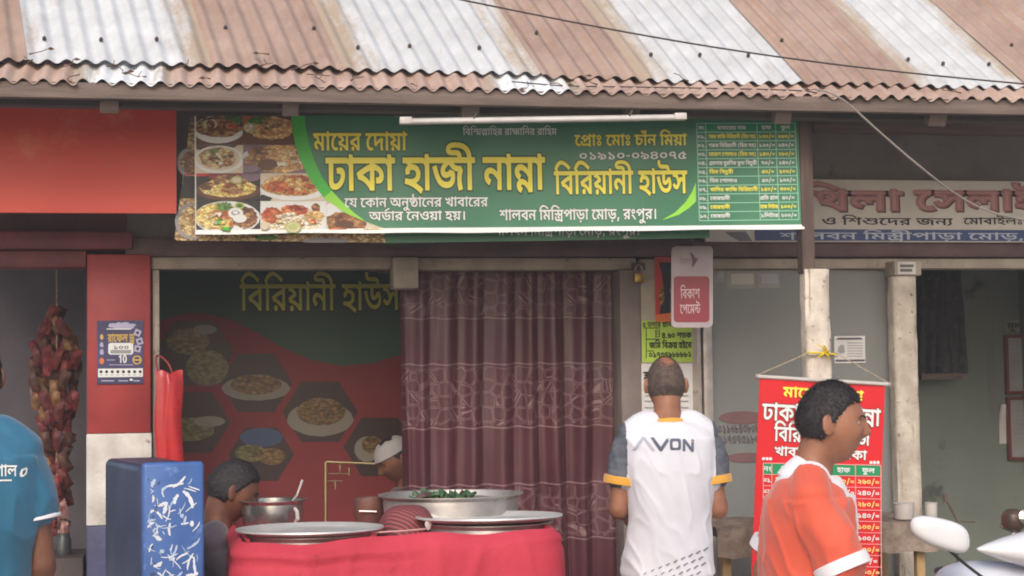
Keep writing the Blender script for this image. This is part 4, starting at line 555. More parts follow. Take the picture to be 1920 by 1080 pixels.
# lintels
mb = MB()
mb.box(X(284), X(736), YF, YF+.12, zl0, zl1)
mb.box(X(785), X(1195), YF+.004, YF+.124, zl0-.004, zl1-.004)
mb.box(X(1335), xr, YF+.002, YF+.122, zl0, zl1-.006)
mb.build('lintel', m_cream, bl, bevel=.006)
mb = MB(); mb.box(X(736), X(783), YF-.05, YF+.1, Z(541), zl1-.004); mb.build('lintel_block', m_cream, bl, bevel=.006)
# brown beam, red beam, upper wall
mb = MB(); mb.box(X(235), xr, YF-.03, YF+.14, zl1, zb1-.002); mb.build('beam', m_brown, bl, bevel=.008)
m_redbeam = mat('dull red beam paint', S(126, 56, 58), S(98, 48, 50), scale=5, rough=.5, bump=.2)
mb = MB(); mb.box(xl, X(250), YF-.06, YF+.14, Z(470), Z(438)); mb.box(xl, X(163), YF-.03, YF+.14, Z(502), Z(470)-.003)
mb.build('red_beam', m_redbeam, bl, bevel=.01)
m_redwall = mat('maroon upper wall', S(104, 60, 60), S(84, 52, 54), scale=4, rough=.7, bump=.15)
mb = MB(); mb.box(xl, X(238), YF+.02, YF+.13, Z(438)+.003, ztop); mb.build('upper_wall', m_redwall, bl)
mb = MB(); mb.box(X(238), X(1520), YF+.022, YF+.13, zb1, ztop); mb.build('upper_wall', m_greyup, bl)
mb = MB(); mb.box(X(1520), xr, YF+.03, YF+.15, zb1, ztop); mb.build('upper_wall', mat('grey render', S(140, 134, 128), S(118, 112, 108), scale=2.5, rough=.85, bump=.2, spot=S(96, 90, 88), sth=.6, sscale=7), bl)
mb = MB(); mb.box(X(1530), xr, YF-.03, YF+.028, Z(252, 1720), Z(218, 1720)); mb.build('upper_rail', m_fascia0, bl, bevel=.005)
# pillars
zr = Z(812, 225)
mb = MB(); mb.box(xp0, xp1, YF-.04, YF+.2, zr, zl1+.01); mb.build('red_pillar', m_red, bl, bevel=.008)
zn = Z(983, 225)
mb = MB(); mb.box(xp0-.003, xp1+.003, YF-.045, YF+.2, zn, zr-.001); mb.build('whitewashed_pillar_base', m_white, bl, bevel=.006)
mb = MB(); mb.box(xp0-.002, xp1+.002, YF-.043, YF+.2, 0, zn-.001); mb.build('navy_pillar_foot', m_navy, bl, bevel=.006)
mb = MB(); mb.box(xj0+.012, xj1, YF+.005, YF+.09, 0, zl0-.002); mb.build('door_jamb', m_cream, bl, bevel=.005)
# grey shutter post and the cream pillar with the notices
m_greypost = mat('grey shutter board', S(132, 120, 114), S(116, 104, 100), scale=5, rough=.7, bump=.12)
mb = MB(); mb.box(X(1161), X(1199), YF-.02, YF+.14, 0, zl0-.006); mb.build('shutter_post', m_greypost, bl, bevel=.005)
mb = MB(); mb.box(X(1200.5), X(1306), YF-.01, YF+.2, 0, zl1-.01); mb.build('cream_pillar', m_cream, bl, bevel=.006)
# inner walls, ceilings
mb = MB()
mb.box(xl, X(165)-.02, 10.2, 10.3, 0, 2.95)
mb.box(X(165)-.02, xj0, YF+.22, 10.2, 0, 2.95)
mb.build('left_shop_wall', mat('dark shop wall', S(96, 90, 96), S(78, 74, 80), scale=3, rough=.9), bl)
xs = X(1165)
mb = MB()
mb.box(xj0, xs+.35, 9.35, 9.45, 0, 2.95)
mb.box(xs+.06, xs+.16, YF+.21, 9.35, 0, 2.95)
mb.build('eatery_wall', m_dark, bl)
mb = MB()
mb.box(xs+.35, xr, 9.75, 9.85, 0, 2.95); mb.box(xr-.1, xr, YF+.21, 9.75, 0, 2.95)
mb.build('right_shop_wall', m_green, bl)
mb = MB(); mb.box(xs+.352, X(1700, 600, 9.3), 9.3, 9.36, 0, 2.6); mb.build('added_dark_wall', mat('added dark wall', S(112, 106, 102), S(96, 90, 88), scale=2, rough=.75, bump=.08, spot=S(84, 78, 76), sth=.62, sscale=4), bl)  # added wall, its darker tone stands for the dimness behind the pane
mb = MB(); mb.box(xl, xr, YF+.15, 10.3, 2.6, 2.64); mb.build('ceiling', m_ceil, bl)
# window of the right shop
m_alu = mat('brushed aluminium frame', S(176, 168, 162), S(156, 148, 142), scale=20, rough=.4, metal=.35, bump=.05)
mb = MB()
mb.box(X(1307), X(1316), YF+.02, YF+.08, 0, zl0); mb.box(X(1319), X(1336), YF+.01, YF+.09, 0, zl0-.004)
fr = mb.build('window_frame', m_alu, bl, bevel=.003)
mg = bpy.data.materials.new('window glass'); t, b = nodes(mg)
b.inputs['Base Color'].default_value = (.55, .58, .56, 1); b.inputs['Roughness'].default_value = .06
b.inputs['Transmission Weight'].default_value = 0; b.inputs['Alpha'].default_value = .22; setin(b, 'Specular IOR Level', .6)
mb = MB(); mb.box(X(1336)+.002, X(1684), YF+.04, YF+.046, .3, zl0-.006); gp = mb.build('window_pane', mg, bl)
# what is written on the pane
m_ghost = mat('faded red lettering', S(122, 88, 88), S(112, 82, 82), rough=.6, bump=0)
m_ghost2 = mat('faded dark lettering', S(88, 76, 78), S(80, 70, 72), rough=.6, bump=0)
pg = Plane((0, YF+.04, 0), (1, 0, 0), (0, 0, 1))
mb = MB(); pg.ell(mb, 1392, 783, 44, 12, .003, 0); pg.ell(mb, 1400, 858, 40, 9, .003, 0)
pg.text(mb, '০১১৬৮৪৩৮০৮', 1346, 1424, 796, 812, .003, 1); pg.text(mb, '০১৭৩৭৩১৮০', 1346, 1424, 816, 832, .003, 1)
mb.build('window_lettering', [m_ghost, m_ghost2], bl)
# cream concrete post in front of the right shop, with flaked plaster and a saddle of paper on top
def rough_post(name, px0, px1, pyt, pyb, Y, depth, mats, parent, seed, foot=0.0, tilt=0.0):
    """square post, its faces subdivided and chipped"""
    x0, x1 = at(px0, (pyt+pyb)/2, Y).x, at(px1, (pyt+pyb)/2, Y).x
    zt = at((px0+px1)/2, pyt, Y).z; w = x1-x0
    n = 44; V = []; ring = []
    k = 6
    base = [(i/k, 0) for i in range(k)]+[(1, i/k) for i in range(k)]+[(1-i/k, 1) for i in range(k)]+[(0, 1-i/k) for i in range(k)]
    for j in range(n+1):
        z = foot+(zt-foot)*j/n
        for (u, v) in base:
            x = x0+w*u; y = Y+depth*v
            q = Vector((x*14+seed, y*14, z*9)); c = noise.noise(q)*.004
            e = noise.noise(Vector((x*5+seed, y*5, z*6+2)))
            edge = (min(u, 1-u) < .1) and (min(v, 1-v) < .1)
            if edge: c -= .006+max(0, e)*.022
            V.append((x+(x-(x0+w/2))*c/(w/2)+tilt*z*0, y+((Y+depth/2)-y)*-c/(depth/2)*1, z))
    r = len(base)
    F = [(j*r+i, j*r+(i+1) % r, (j+1)*r+(i+1) % r, (j+1)*r+i) for j in range(n) for i in range(r)]
    F += [tuple(range(r))[::-1], tuple(n*r+i for i in range(r))]
    mb = MB(); mb.add(V, F)
    return mb.build(name, mats, parent, smooth=True, angle=50)
m_conc = mat('flaking whitewash on concrete', S(206, 196, 182), S(168, 156, 142), scale=9, rough=.85, bump=.5, bscale=70, spot=S(92, 80, 70), sth=.6, sscale=30, streak=S(140, 116, 92))
po = thing('concrete_post', 'flaking cream concrete post before the grey green wall, torn paper at its top', 'post', (X(1702), YF-.1, 0))
rough_post('post_shaft', 1682, 1726, 518, 1000, YF-.1, .1, m_conc, po, 3)
mb = MB(); x0, x1, z0, z1 = rect(1677, 489, 1724, 517, YF-.1); mb.box(x0-.004, x1+.004, YF-.115, YF+.02, z0, z1); mb.build('post_cap', m_cream, po, bevel=.006)
x0, x1, z0, z1 = rect(1683, 491, 1717, 514, YF-.117)
mb = MB(); mb.box(x0, x1, YF-.1185, YF-.116, z0, z1); mb.box(x0+.012, x1-.02, YF-.12, YF-.1187, z0+.012, z0+.026, 1); mb.box(x0+.012, x1-.012, YF-.12, YF-.1187, z0+.034, z0+.048, 1)
mb.build('torn_paper', [m_white, mat('smudged grey ink', S(110, 104, 100), rough=.8)], po)

# ------------------------------------------------------------------ posts that carry the eave
m_wood_dark = mat('dark old timber', S(104, 86, 78), S(80, 66, 62), scale=5, rough=.7, bump=.35, stretch=(6, 6, .6))
YP = 7.15
ep = thing('eave_post', 'post at the right end of the green banner, brown timber above a whitewashed concrete foot', 'post', (at(1538, 700, YP).x, YP, 0))
x0 = at(1505, 360, YP).x; x1 = at(1529, 360, YP).x
mb = MB(); mb.box(x0, x1, YP+.02, YP+.09, at(1517, 512, YP).z, 2.86); mb.build('timber_post', m_wood_dark, ep, bevel=.006)
m_conc2 = mat('speckled whitewash', S(222, 212, 200), S(188, 176, 162), scale=10, rough=.85, bump=.5, bscale=80, spot=S(120, 106, 92), sth=.6, sscale=36)
rough_post('concrete_foot', 1518, 1564, 504, 1080, YP, .1, m_conc2, ep, 11)

# ------------------------------------------------------------------ the roof
YE = 6.85
ze = at(960, 170, YE).z
dr = ray(-220, -1730)                       # up the slope
E0 = Vector((0, 7.05, ze+.12))
ex = Vector((1, 0, 0)); nr = ex.cross(dr).normalized()
P = .0752
def tin(name, white, rust_l=0.0, rust_r=0.0, seed=0, tone=1.0):
    """weathered corrugated iron: u runs across the sheet (0..1), v up the slope in metres"""
    m = bpy.data.materials.new(name); t, b = nodes(m); L = t.links.new; N = t.nodes.new
    uv = N('ShaderNodeUVMap'); sx = N('ShaderNodeSeparateXYZ'); L(uv.outputs[0], sx.inputs[0])
    tc = N('ShaderNodeTexCoord'); mp = N('ShaderNodeMapping'); mp.inputs['Location'].default_value = (seed*3.7, seed*1.3, 0)
    L(tc.outputs['Object'], mp.inputs[0])
    def nz(scale, detail=8, rough=.6, st=None):
        n = N('ShaderNodeTexNoise'); n.inputs['Scale'].default_value = scale; n.inputs['Detail'].default_value = detail; n.inputs['Roughness'].default_value = rough
        if st:
            q = N('ShaderNodeMapping'); q.inputs['Scale'].default_value = st; q.inputs['Location'].default_value = (seed*2.1, 0, seed)
            L(uv.outputs[0], q.inputs[0]); L(q.outputs[0], n.inputs['Vector'])
        else: L(mp.outputs[0], n.inputs['Vector'])
        return n.outputs[0]
    def ramp(src, a, c0, bb, c1):
        r = N('ShaderNodeValToRGB'); e = r.color_ramp.elements
        e[0].position = a; e[0].color = c0; e[1].position = bb; e[1].color = c1; L(src, r.inputs[0]); return r.outputs[0]
    rust = ramp(nz(3.5, 10, .7), .3, S(172, 150, 138, tone), .7, S(136, 114, 104, tone))
    rust2 = N('ShaderNodeMix'); rust2.data_type = 'RGBA'
    L(ramp(nz(1, 7, .7, (20, .9, 1)), .5, (0, 0, 0, 1), .72, (.8, .8, .8, 1)), rust2.inputs[0]); L(rust, rust2.inputs[6]); rust2.inputs[7].default_value = S(158, 118, 94)
    rr = rust2.outputs[2]
    if white:
        zinc = ramp(nz(7), .3, S(216, 218, 220, tone), .75, S(186, 188, 189, tone))
        # rust creeping in from the lapped edges and through pinholes
        me_ = N('ShaderNodeMath'); me_.operation = 'MULTIPLY_ADD'; L(sx.outputs[0], me_.inputs[0])
        cur = N('ShaderNodeValToRGB'); e = cur.color_ramp.elements
        e[0].position = 0; e[0].color = (rust_l,)*3+(1,); e[1].position = 1; e[1].color = (rust_r,)*3+(1,)
        q = e.new(.16); q.color = (rust_l*.45,)*3+(1,); q = e.new(.36); q.color = (0, 0, 0, 1); q = e.new(.72); q.color = (0, 0, 0, 1); q = e.new(.86); q.color = (rust_r*.45,)*3+(1,)
        L(sx.outputs[0], cur.inputs[0])
        ad = N('ShaderNodeMath'); ad.operation = 'ADD'; L(cur.outputs[0], ad.inputs[0]); L(nz(1, 9, .7, (9, 2.2, 1)), ad.inputs[1])
        ad2 = N('ShaderNodeMath'); ad2.operation = 'ADD'; L(ad.outputs[0], ad2.inputs[0])
        sc_ = N('ShaderNodeMath'); sc_.operation = 'MULTIPLY'; sc_.inputs[1].default_value = .3; L(nz(42, 6, .7), sc_.inputs[0]); L(sc_.outputs[0], ad2.inputs[1])
        mk = ramp(ad2.outputs[0], .76, (0, 0, 0, 1), 1.0, (.8, .8, .8, 1))
        mx = N('ShaderNodeMix'); mx.data_type = 'RGBA'; L(mk, mx.inputs[0]); L(zinc, mx.inputs[6]); mx.inputs[7].default_value = S(164, 140, 112)
        out = mx.outputs[2]
        b.inputs['Metallic'].default_value = .1; b.inputs['Roughness'].default_value = .5
    else:
        out = rr; b.inputs['Roughness'].default_value = .75
        mx = N('ShaderNodeMix'); mx.data_type = 'RGBA'; L(ramp(nz(1, 10, .75, (5, 1.1, 1)), .58, (0, 0, 0, 1), .72, (.7, .7, .7, 1)), mx.inputs[0]); L(out, mx.inputs[6]); mx.inputs[7].default_value = S(188, 178, 168)
        out = mx.outputs[2]
    # fine soot speckle and a few long dirt runs down the valleys
    mx = N('ShaderNodeMix'); mx.data_type = 'RGBA'; L(ramp(nz(90, 3, .6), .62, (0, 0, 0, 1), .78, (.4, .4, .4, 1)), mx.inputs[0]); L(out, mx.inputs[6]); mx.inputs[7].default_value = S(112, 100, 92)
    L(mx.outputs[2], b.inputs['Base Color'])
    bp = N('ShaderNodeBump'); bp.inputs['Strength'].default_value = .12; bp.inputs['Distance'].default_value = .004; L(nz(60, 4), bp.inputs['Height']); L(bp.outputs[0], b.inputs['Normal'])
    return m

def corr(x0, x1, t0, t1, org, d, n, lift=0.0, amp=.0098, nt=10, seed=0, wob=.0, th=.0012, bend=.003):
    """corrugated sheet, x along the eave, t up the slope; the lower edge can be a little ragged"""
    mb = MB(); ns = max(8, int((x1-x0)/P*10)); V = []; UV = []
    for j in range(nt+1):
        for i in range(ns+1):
            x = x0+(x1-x0)*i/ns; ta = t0
            if wob: ta += wob*noise.noise(Vector((x*4, seed, 0)))
            t = ta+(t1-ta)*j/nt; lift_ = lift+bend*(noise.noise(Vector((x*2.2, t*2, seed+50)))+.5*noise.noise(Vector((x*6, t, seed+9))))
            h = amp*math.cos(2*math.pi*x/P+.5*noise.noise(Vector((x*3, 0, seed))))+lift_+.004*noise.noise(Vector((x*1.5, t*1.5, seed)))
            V.append(org+ex*x+d*t+n*h); UV.append(((x-x0)/(x1-x0), t))
    m = ns+1; nn = len(V)
    F = [(j*m+i, j*m+i+1, (j+1)*m+i+1, (j+1)*m+i) for j in range(nt) for i in range(ns)]
    V2 = [v-n*th for v in V]
    F2 = [tuple(nn+k for k in f)[::-1] for f in F]
    rim = [(i+1, i, nn+i, nn+i+1) for i in range(ns)]
    mb.add(V+V2, F+F2+rim, 0, UV+UV)
    return mb

roof = thing('tin_roof', 'corrugated tin roof of alternating whitish and rusty brown sheets above the shops', 'roof', (1.6, 6.9, ze))
bx = lambda px: at(px, 130+px*.025, 7.05).x
sheets = [(-420, -170, 1, .5, .5), (-175, 52, 0, 0, 0), (46, 402, 1, .12, .5), (396, 640, 0, 0, 0), (634, 1012, 1, .45, .3), (1006, 1192, 0, 0, 0),
          (1184, 1494, 1, .5, .12), (1488, 1692, 0, 0, 0), (1686, 1916, 1, .5, .4), (1910, 2170, 0, 0, 0), (2164, 2420, 1, .3, .3)]
m_nail = mat('rusty roofing nail', S(74, 62, 54), rough=.8)
for k, (a, bb, w, rl, rr_) in enumerate(sheets):
    t0 = -.035-.055*max(0, min(1, (a-300)/900.))
    o = corr(bx(a), bx(bb), t0, 3.1, E0, dr, nr, lift=.016+(.003 if k % 2 else 0), seed=k, nt=14, wob=.012)
    sh = o.build('roof_sheet', tin('zinc sheet' if w else 'rusted sheet', w, rl, rr_, k, rnd.uniform(.92, 1.06)), roof, smooth=True, angle=60)
    tag(sh, ('pale zinc sheet with rust creeping in along its lapped edges' if w else 'rusty brown corrugated sheet'))
    # nails through the crests
    for tt in ((.12, .95) if w else (.3,)):
        x = bx(a)+.1
        while x < bx(bb)-.05:
            xc = round(x/P)*P
            q = E0+ex*xc+dr*(tt+rnd.uniform(-.03, .03))+nr*.037
            nb = MB(); nb.tube([q-nr*.006, q+nr*.004, q+nr*.009], [.0085, .008, .004], 8); nb.build('roof_nail', m_nail, sh)
            x += rnd.uniform(.17, .3) if w else rnd.uniform(.3, .5)
# the short eave strip underneath
dl = Vector((0, .25, .128)).normalized(); nl = ex.cross(dl).normalized()
OL = Vector((0, YE, ze))
for k, (a, bb, w) in enumerate([(-400, 150, 0), (140, 330, 1), (320, 700, 0), (690, 900, 0), (890, 1080, 1), (1070, 1420, 0), (1410, 1830, 0), (1820, 2400, 0)]):
    o = corr(bx(a), bx(bb), 0, .42, OL, dl, nl, lift=.002*(k % 2), seed=20+k, nt=6, wob=.03, amp=.012, bend=.009)
    s_ = o.build('eave_strip', tin('eave strip tin', w, .55, .55, 20+k, 1.35), roof, smooth=True, angle=60)
# timber under the eave
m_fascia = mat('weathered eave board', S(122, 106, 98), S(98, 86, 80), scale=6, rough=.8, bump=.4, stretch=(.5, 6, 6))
m_soffit = mat('eave shade timber', S(84, 78, 74), S(66, 62, 60), scale=5, rough=.85, bump=.3, stretch=(.6, 4, 4))  # dark grey puts the shade under the eave into the timber's colour
xa, xb = at(-420, 180, YE).x, at(2420, 180, YE).x
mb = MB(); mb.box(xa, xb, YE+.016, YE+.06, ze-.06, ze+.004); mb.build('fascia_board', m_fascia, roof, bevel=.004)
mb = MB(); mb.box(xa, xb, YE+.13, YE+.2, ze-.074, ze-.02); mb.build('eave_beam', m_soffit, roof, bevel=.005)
mb = MB(); mb.box(xa, xb, 7.11, 7.14, ze-.025, ze+.12); mb.build('eave_filler', m_soffit, roof)  # added board, blocks the sky showing through the gap under the tin
for px in (-190, 205, 545, 882, 1185, 1468, 1757, 2060):
    x = at(px, 195, YE+.08).x; w = rnd.uniform(.032, .042)
    mb = MB(); V0 = Vector((x, YE+.09, ze-.062))
    mb.obox(V0+Vector((0, .6, .3)), Vector((w, 0, 0)), Vector((0, .62, .31)), Vector((0, -.02, .036)))
    mb.build('rafter', m_fascia, roof, bevel=.005)

# ================================================================== signs and prints
def flat(name, r, g, b, rough=.4, var=.08): return vinyl(name, S(r, g, b), rough, var)
p_white = flat('printed white', 226, 228, 226); p_cream = flat('printed cream', 214, 200, 176)
p_yel = flat('printed yellow', 246, 234, 84); p_dkgreen = flat('printed dark green', 40, 78, 56)
p_green = mat('printed green', S(66, 128, 98), S(58, 116, 88), scale=3, rough=.36, bump=.03)
p_leaf = flat('printed leaf green', 70, 190, 66); p_lime = flat('printed lime green', 150, 224, 70)
p_rind = flat('printed lime rind', 176, 190, 112); p_red = flat('printed red', 206, 34, 40); p_dkred = flat('printed dark red', 134, 38, 54)
p_black = flat('printed black', 26, 24, 26); p_brown = flat('printed brown', 96, 58, 38); p_orange = flat('printed orange', 214, 112, 44)
p_mint = flat('printed mint', 150, 210, 180); p_grey = flat('printed grey', 150, 150, 152); p_purple = flat('printed mauve', 128, 104, 124)
f_brown = food_mat('print of brown meat', [S(70, 30, 18), S(120, 62, 34), S(150, 92, 52), S(196, 150, 96), S(98, 46, 28)], 55)
f_mix = food_mat('print of mixed rice', [S(90, 50, 26), S(196, 150, 90), S(238, 216, 160), S(128, 72, 34), S(226, 190, 120)], 62)
f_yel = food_mat('print of yellow rice', [S(206, 160, 50), S(240, 214, 96), S(250, 238, 170), S(214, 150, 40), S(250, 232, 140)], 75)
f_red = food_mat('print of red chicken', [S(140, 40, 20), S(196, 84, 44), S(226, 140, 84), S(160, 60, 34), S(206, 110, 64)], 40)
f_gold = food_mat('print of golden rice', [S(150, 92, 40), S(224, 176, 104), S(244, 214, 150), S(196, 128, 60), S(232, 190, 120)], 66)
f_herb = food_mat('print of herbs', [S(30, 66, 24), S(70, 122, 44), S(110, 160, 66), S(40, 90, 34)], 90)
f_white = food_mat('print of white rice', [S(220, 200, 150), S(246, 238, 214), S(250, 244, 228), S(206, 160, 96), S(250, 240, 220)], 70)

wv = lambda u, v: .004*math.sin(u*3.1+v*2)+.0025*math.sin(u*7.7-v*5)+.003*noise.noise(Vector((u*4, v*6, 1)))
bo = at(366, 438, 7.42); bw = at(1507, 428, 7.18)-bo
bp = Plane(bo, bw, (0, 0, 1), wv)
WB = bw.length; HB = bp.uv(366, 216)[1]; HB2 = bp.uv(1503, 217)[1]
bn = thing('shop_banner', 'long green biryani banner with food photos, yellow Bengali title and a price table', 'banner', bo)
mb = MB(); bp.sheet(mb, 0, WB, 0, (HB+HB2)/2, -.003, 0, 90, 18); bp.sheet(mb, 0, WB, 0, (HB+HB2)/2, -.012, 0, 90, 18)
bs = mb.build('banner_sheet', p_white, bn, smooth=True)
# green ground, split so that it follows the sheet
outer = [(546, 217), (548, 240), (553, 268), (563, 300), (580, 335), (607, 371), (645, 398), (686, 416)]
inner = [(571, 217), (574, 244), (580, 273), (590, 303), (604, 333), (622, 357), (642, 379), (664, 399), (686, 415.5)]
mb = MB()
bp.poly(mb, inner+[(710, 425), (735, 432), (738, 432), (739, 217)], .0012, 0)
u0_ = bp.uv(736, 330)[0]
bp.sheet(mb, u0_, WB-.012, .016, (HB+HB2)/2-.004, .0014, 0, 60, 14)
mb.build('green_panel', p_green, bn)
mb = MB(); bp.poly(mb, outer+inner[:-1][::-1], .0026, 0); bp.poly(mb, [(607, 371), (645, 398), (686, 416), (664, 399), (642, 379), (622, 358)], .0032, 1)
mb.build('curved_stripe', [p_leaf, p_lime], bn); mb = MB(); bp.poly(mb, [(1304.5, 342), (1304.5, 378), (1292, 390), (1272, 403), (1241, 413), (1266, 398), (1285, 379), (1297, 360)], .0026, 1)
mb.build('curved_stripe', [p_leaf, p_lime], bn)
# hem: white welded edge at the foot of the banner
mb = MB(); n = 40
V = []
for i in range(n+1):
    u = WB*i/n; sag = .005*math.exp(-((i/n-.42)/.06)**2)+.002*math.sin(i*.7)
    V += [bp.pt(u, .016, .002), bp.pt(u, -.004-sag, .008)]
mb.add(V, [(2*i, 2*i+1, 2*i+3, 2*i+2) for i in range(n)]); mb.build('hem', p_white, bn, smooth=True)

# food photographs
def photo(x0, y0, x1, y1, bg, ops, label):
    mb = MB(); mats = [bg]
    bp.poly(mb, clipcurve(x0, y0, x1, y1), .0012, 0)
    for k, (mt, cx, cy, rx, ry, jag) in enumerate(ops):
        mats.append(mt)
        clip = (x0, y0, x1, y1)
        pts = []
        n = 40 if rx > 12 else 18
        for q in range(n):
            w = 2*math.pi*q/n; j = 1+jag*rnd.uniform(-1, 1)
            x = min(max(cx+rx*j*math.cos(w), x0), x1); y = min(max(cy+ry*j*math.sin(w), y0), y1)
            x = min(x, edge_at(y)-.5)
            if not pts or abs(x-pts[-1][0])+abs(y-pts[-1][1]) > .08: pts.append((x, y))
        if len(pts) > 2: bp.poly(mb, pts, .0016+.0006*k, len(mats)-1)
    o = mb.build('food_photo', mats, bn); o['label'] = label
def edge_at(y):
    for (xa, ya), (xb, yb) in zip(outer, outer[1:]):
        if ya <= y <= yb: return xa+(xb-xa)*(y-ya)/(yb-ya)
    return 546 if y < 217 else 686+(y-416)*2.6
def clipcurve(x0, y0, x1, y1):
    r = [(x0, y0)]
    for k in range(9):
        y = y0+(y1-y0)*k/8; r.append((max(x0+.3, min(x1, edge_at(y))), y))
    return r+[(x0, y1)]
def scatter(mts, cx, cy, rx, ry, n, s0, s1, asp=.6):
    r = []
    for _ in range(n):
        w = rnd.uniform(0, 6.28); q = math.sqrt(rnd.random()); s = rnd.uniform(s0, s1)
        r.append((rnd.choice(mts), cx+rx*q*math.cos(w), cy+ry*q*math.sin(w), s*rnd.uniform(.7, 1.5), s*asp, .3))
    return r
photo(368, 218, 455, 272, p_brown, [(p_white, 410, 243, 48, 26, .01), (f_brown, 410, 238, 45, 20, .05)]+scatter([f_brown, f_red, p_brown], 412, 240, 36, 14, 10, 4, 8)+
      [(p_rind, 389, 234, 10, 9, .03), (p_cream, 389, 234, 7, 6, .03), (p_cream, 399, 233, 9, 9, .03), (f_brown, 395, 235, 8, 9, .04), (f_herb, 444, 224, 12, 8, .25), (f_herb, 428, 222, 9, 4, .3)], 'plate of brown meat with lime slices')
photo(455.5, 218, 556, 272, p_brown, [(p_orange, 466, 222, 30, 20, .02), (p_brown, 505, 245, 50, 27, .01), (f_gold, 508, 240, 44, 22, .06)]+scatter([f_brown, f_mix, f_gold], 512, 240, 34, 16, 12, 4, 9)+
      [(p_rind, 468, 240, 12, 10, .02), (f_white, 468, 240, 9, 7, .02), (f_herb, 482, 226, 16, 7, .3)], 'wooden plate of biryani with a lime half')
photo(368, 272.5, 456, 325, p_cream, [(p_brown, 400, 274, 42, 8, .1), (p_white, 410, 299, 47, 26, .01), (p_cream, 410, 298, 41, 22, .01), (f_mix, 408, 296, 34, 19, .08)]+scatter([f_white, f_brown, p_brown, p_white], 408, 296, 26, 14, 16, 2.5, 5)+
      [(f_brown, 428, 306, 9, 6, .1), (f_herb, 402, 284, 8, 3, .3)], 'oval white plate of mixed rice')
photo(456.5, 272.5, 600, 325, p_purple, [(p_white, 466, 292, 10, 8, .1), (f_gold, 528, 298, 56, 27, .05)]+scatter([f_gold, f_white, f_mix], 530, 296, 44, 18, 14, 4, 9)+
      [(f_brown, 484, 288, 18, 12, .12), (f_brown, 474, 302, 16, 10, .1), (p_brown, 502, 309, 19, 10, .12), (p_purple, 470, 318, 18, 7, .1)], 'golden rice with dark meat')
photo(368, 325.5, 488, 377, p_black, [(p_red, 372, 327, 22, 4, .1), (p_dkred, 425, 332, 34, 14, .08), (p_purple, 470, 332, 18, 9, .1), (p_brown, 428, 357, 60, 20, .01), (f_yel, 428, 353, 52, 17, .04)]+
      [(f_brown, 430, 340, 32, 13, .15), (p_brown, 386, 350, 12, 7, .1), (f_brown, 440, 358, 18, 7, .2), (p_rind, 444, 338, 11, 7, .05), (p_cream, 444, 338, 8, 5, .05)]+scatter([f_red, f_brown, f_yel], 425, 350, 36, 10, 10, 3, 6), 'clay bowl of yellow rice with brown meat')
photo(488.5, 325.5, 640, 377, p_cream, [(p_black, 496, 372, 14, 7, .05), (p_white, 550, 352, 66, 24, .01), (f_gold, 548, 348, 58, 20, .04), (f_red, 520, 350, 22, 11, .15), (f_red, 556, 336, 28, 7, .2)]+scatter([f_gold, f_red, f_mix], 555, 350, 40, 13, 12, 4, 8), 'white plate of rice and red chicken')
photo(368, 377.5, 488, 437, p_black, [(p_white, 426, 408, 62, 31, .01), (p_grey, 426, 409, 57, 27, .01), (p_white, 426, 407, 56, 27, .01), (f_yel, 408, 406, 42, 25, .05), (f_brown, 458, 408, 25, 20, .08), (f_red, 424, 400, 24, 10, .2), (f_herb, 420, 388, 14, 9, .3), (p_rind, 449, 386, 9, 7, .05), (f_herb, 449, 386, 6, 4, .05),
      (p_white, 442, 400, 14, 10, .02), (p_grey, 442, 400, 8, 5, .02), (p_white, 442, 399, 5, 3, .02), (p_white, 450, 410, 13, 8, .02), (f_herb, 412, 417, 9, 6, .3), (p_leaf, 412, 417, 5, 3, .3), (f_herb, 424, 430, 10, 5, .3), (p_leaf, 425, 429, 6, 3, .3), (f_red, 434, 421, 4, 5, .2)]+scatter([f_yel, f_white], 396, 412, 24, 16, 8, 3, 6), 'white dish of yellow rice with onion rings')
photo(488.5, 377.5, 612, 437, p_white, [(p_grey, 550, 434, 62, 8, .01), (p_white, 550, 415, 62, 28, .01), (f_white, 550, 412, 58, 24, .06), (f_red, 510, 404, 20, 16, .12), (f_red, 552, 394, 26, 10, .12), (f_brown, 592, 390, 8, 9, .1), (f_gold, 590, 405, 18, 9, .1)]+scatter([f_white, f_mix, f_gold, f_red], 550, 414, 44, 14, 14, 3, 7)+
      [(p_rind, 550, 427, 15, 11, .02), (p_cream, 550, 427, 12, 9, .02), (p_rind, 550, 427, 9, 6, .25), (p_cream, 496, 424, 9, 8, .05)], 'roast chicken on white rice with a lime slice')
photo(612.5, 377.5, 730, 437, p_cream, [(p_white, 622, 396, 16, 14, .06), (f_brown, 650, 416, 40, 19, .1), (p_brown, 645, 420, 18, 8, .2), (f_red, 632, 432, 18, 6, .2), (f_gold, 700, 434, 24, 5, .2)], 'brown dish under the green curve')
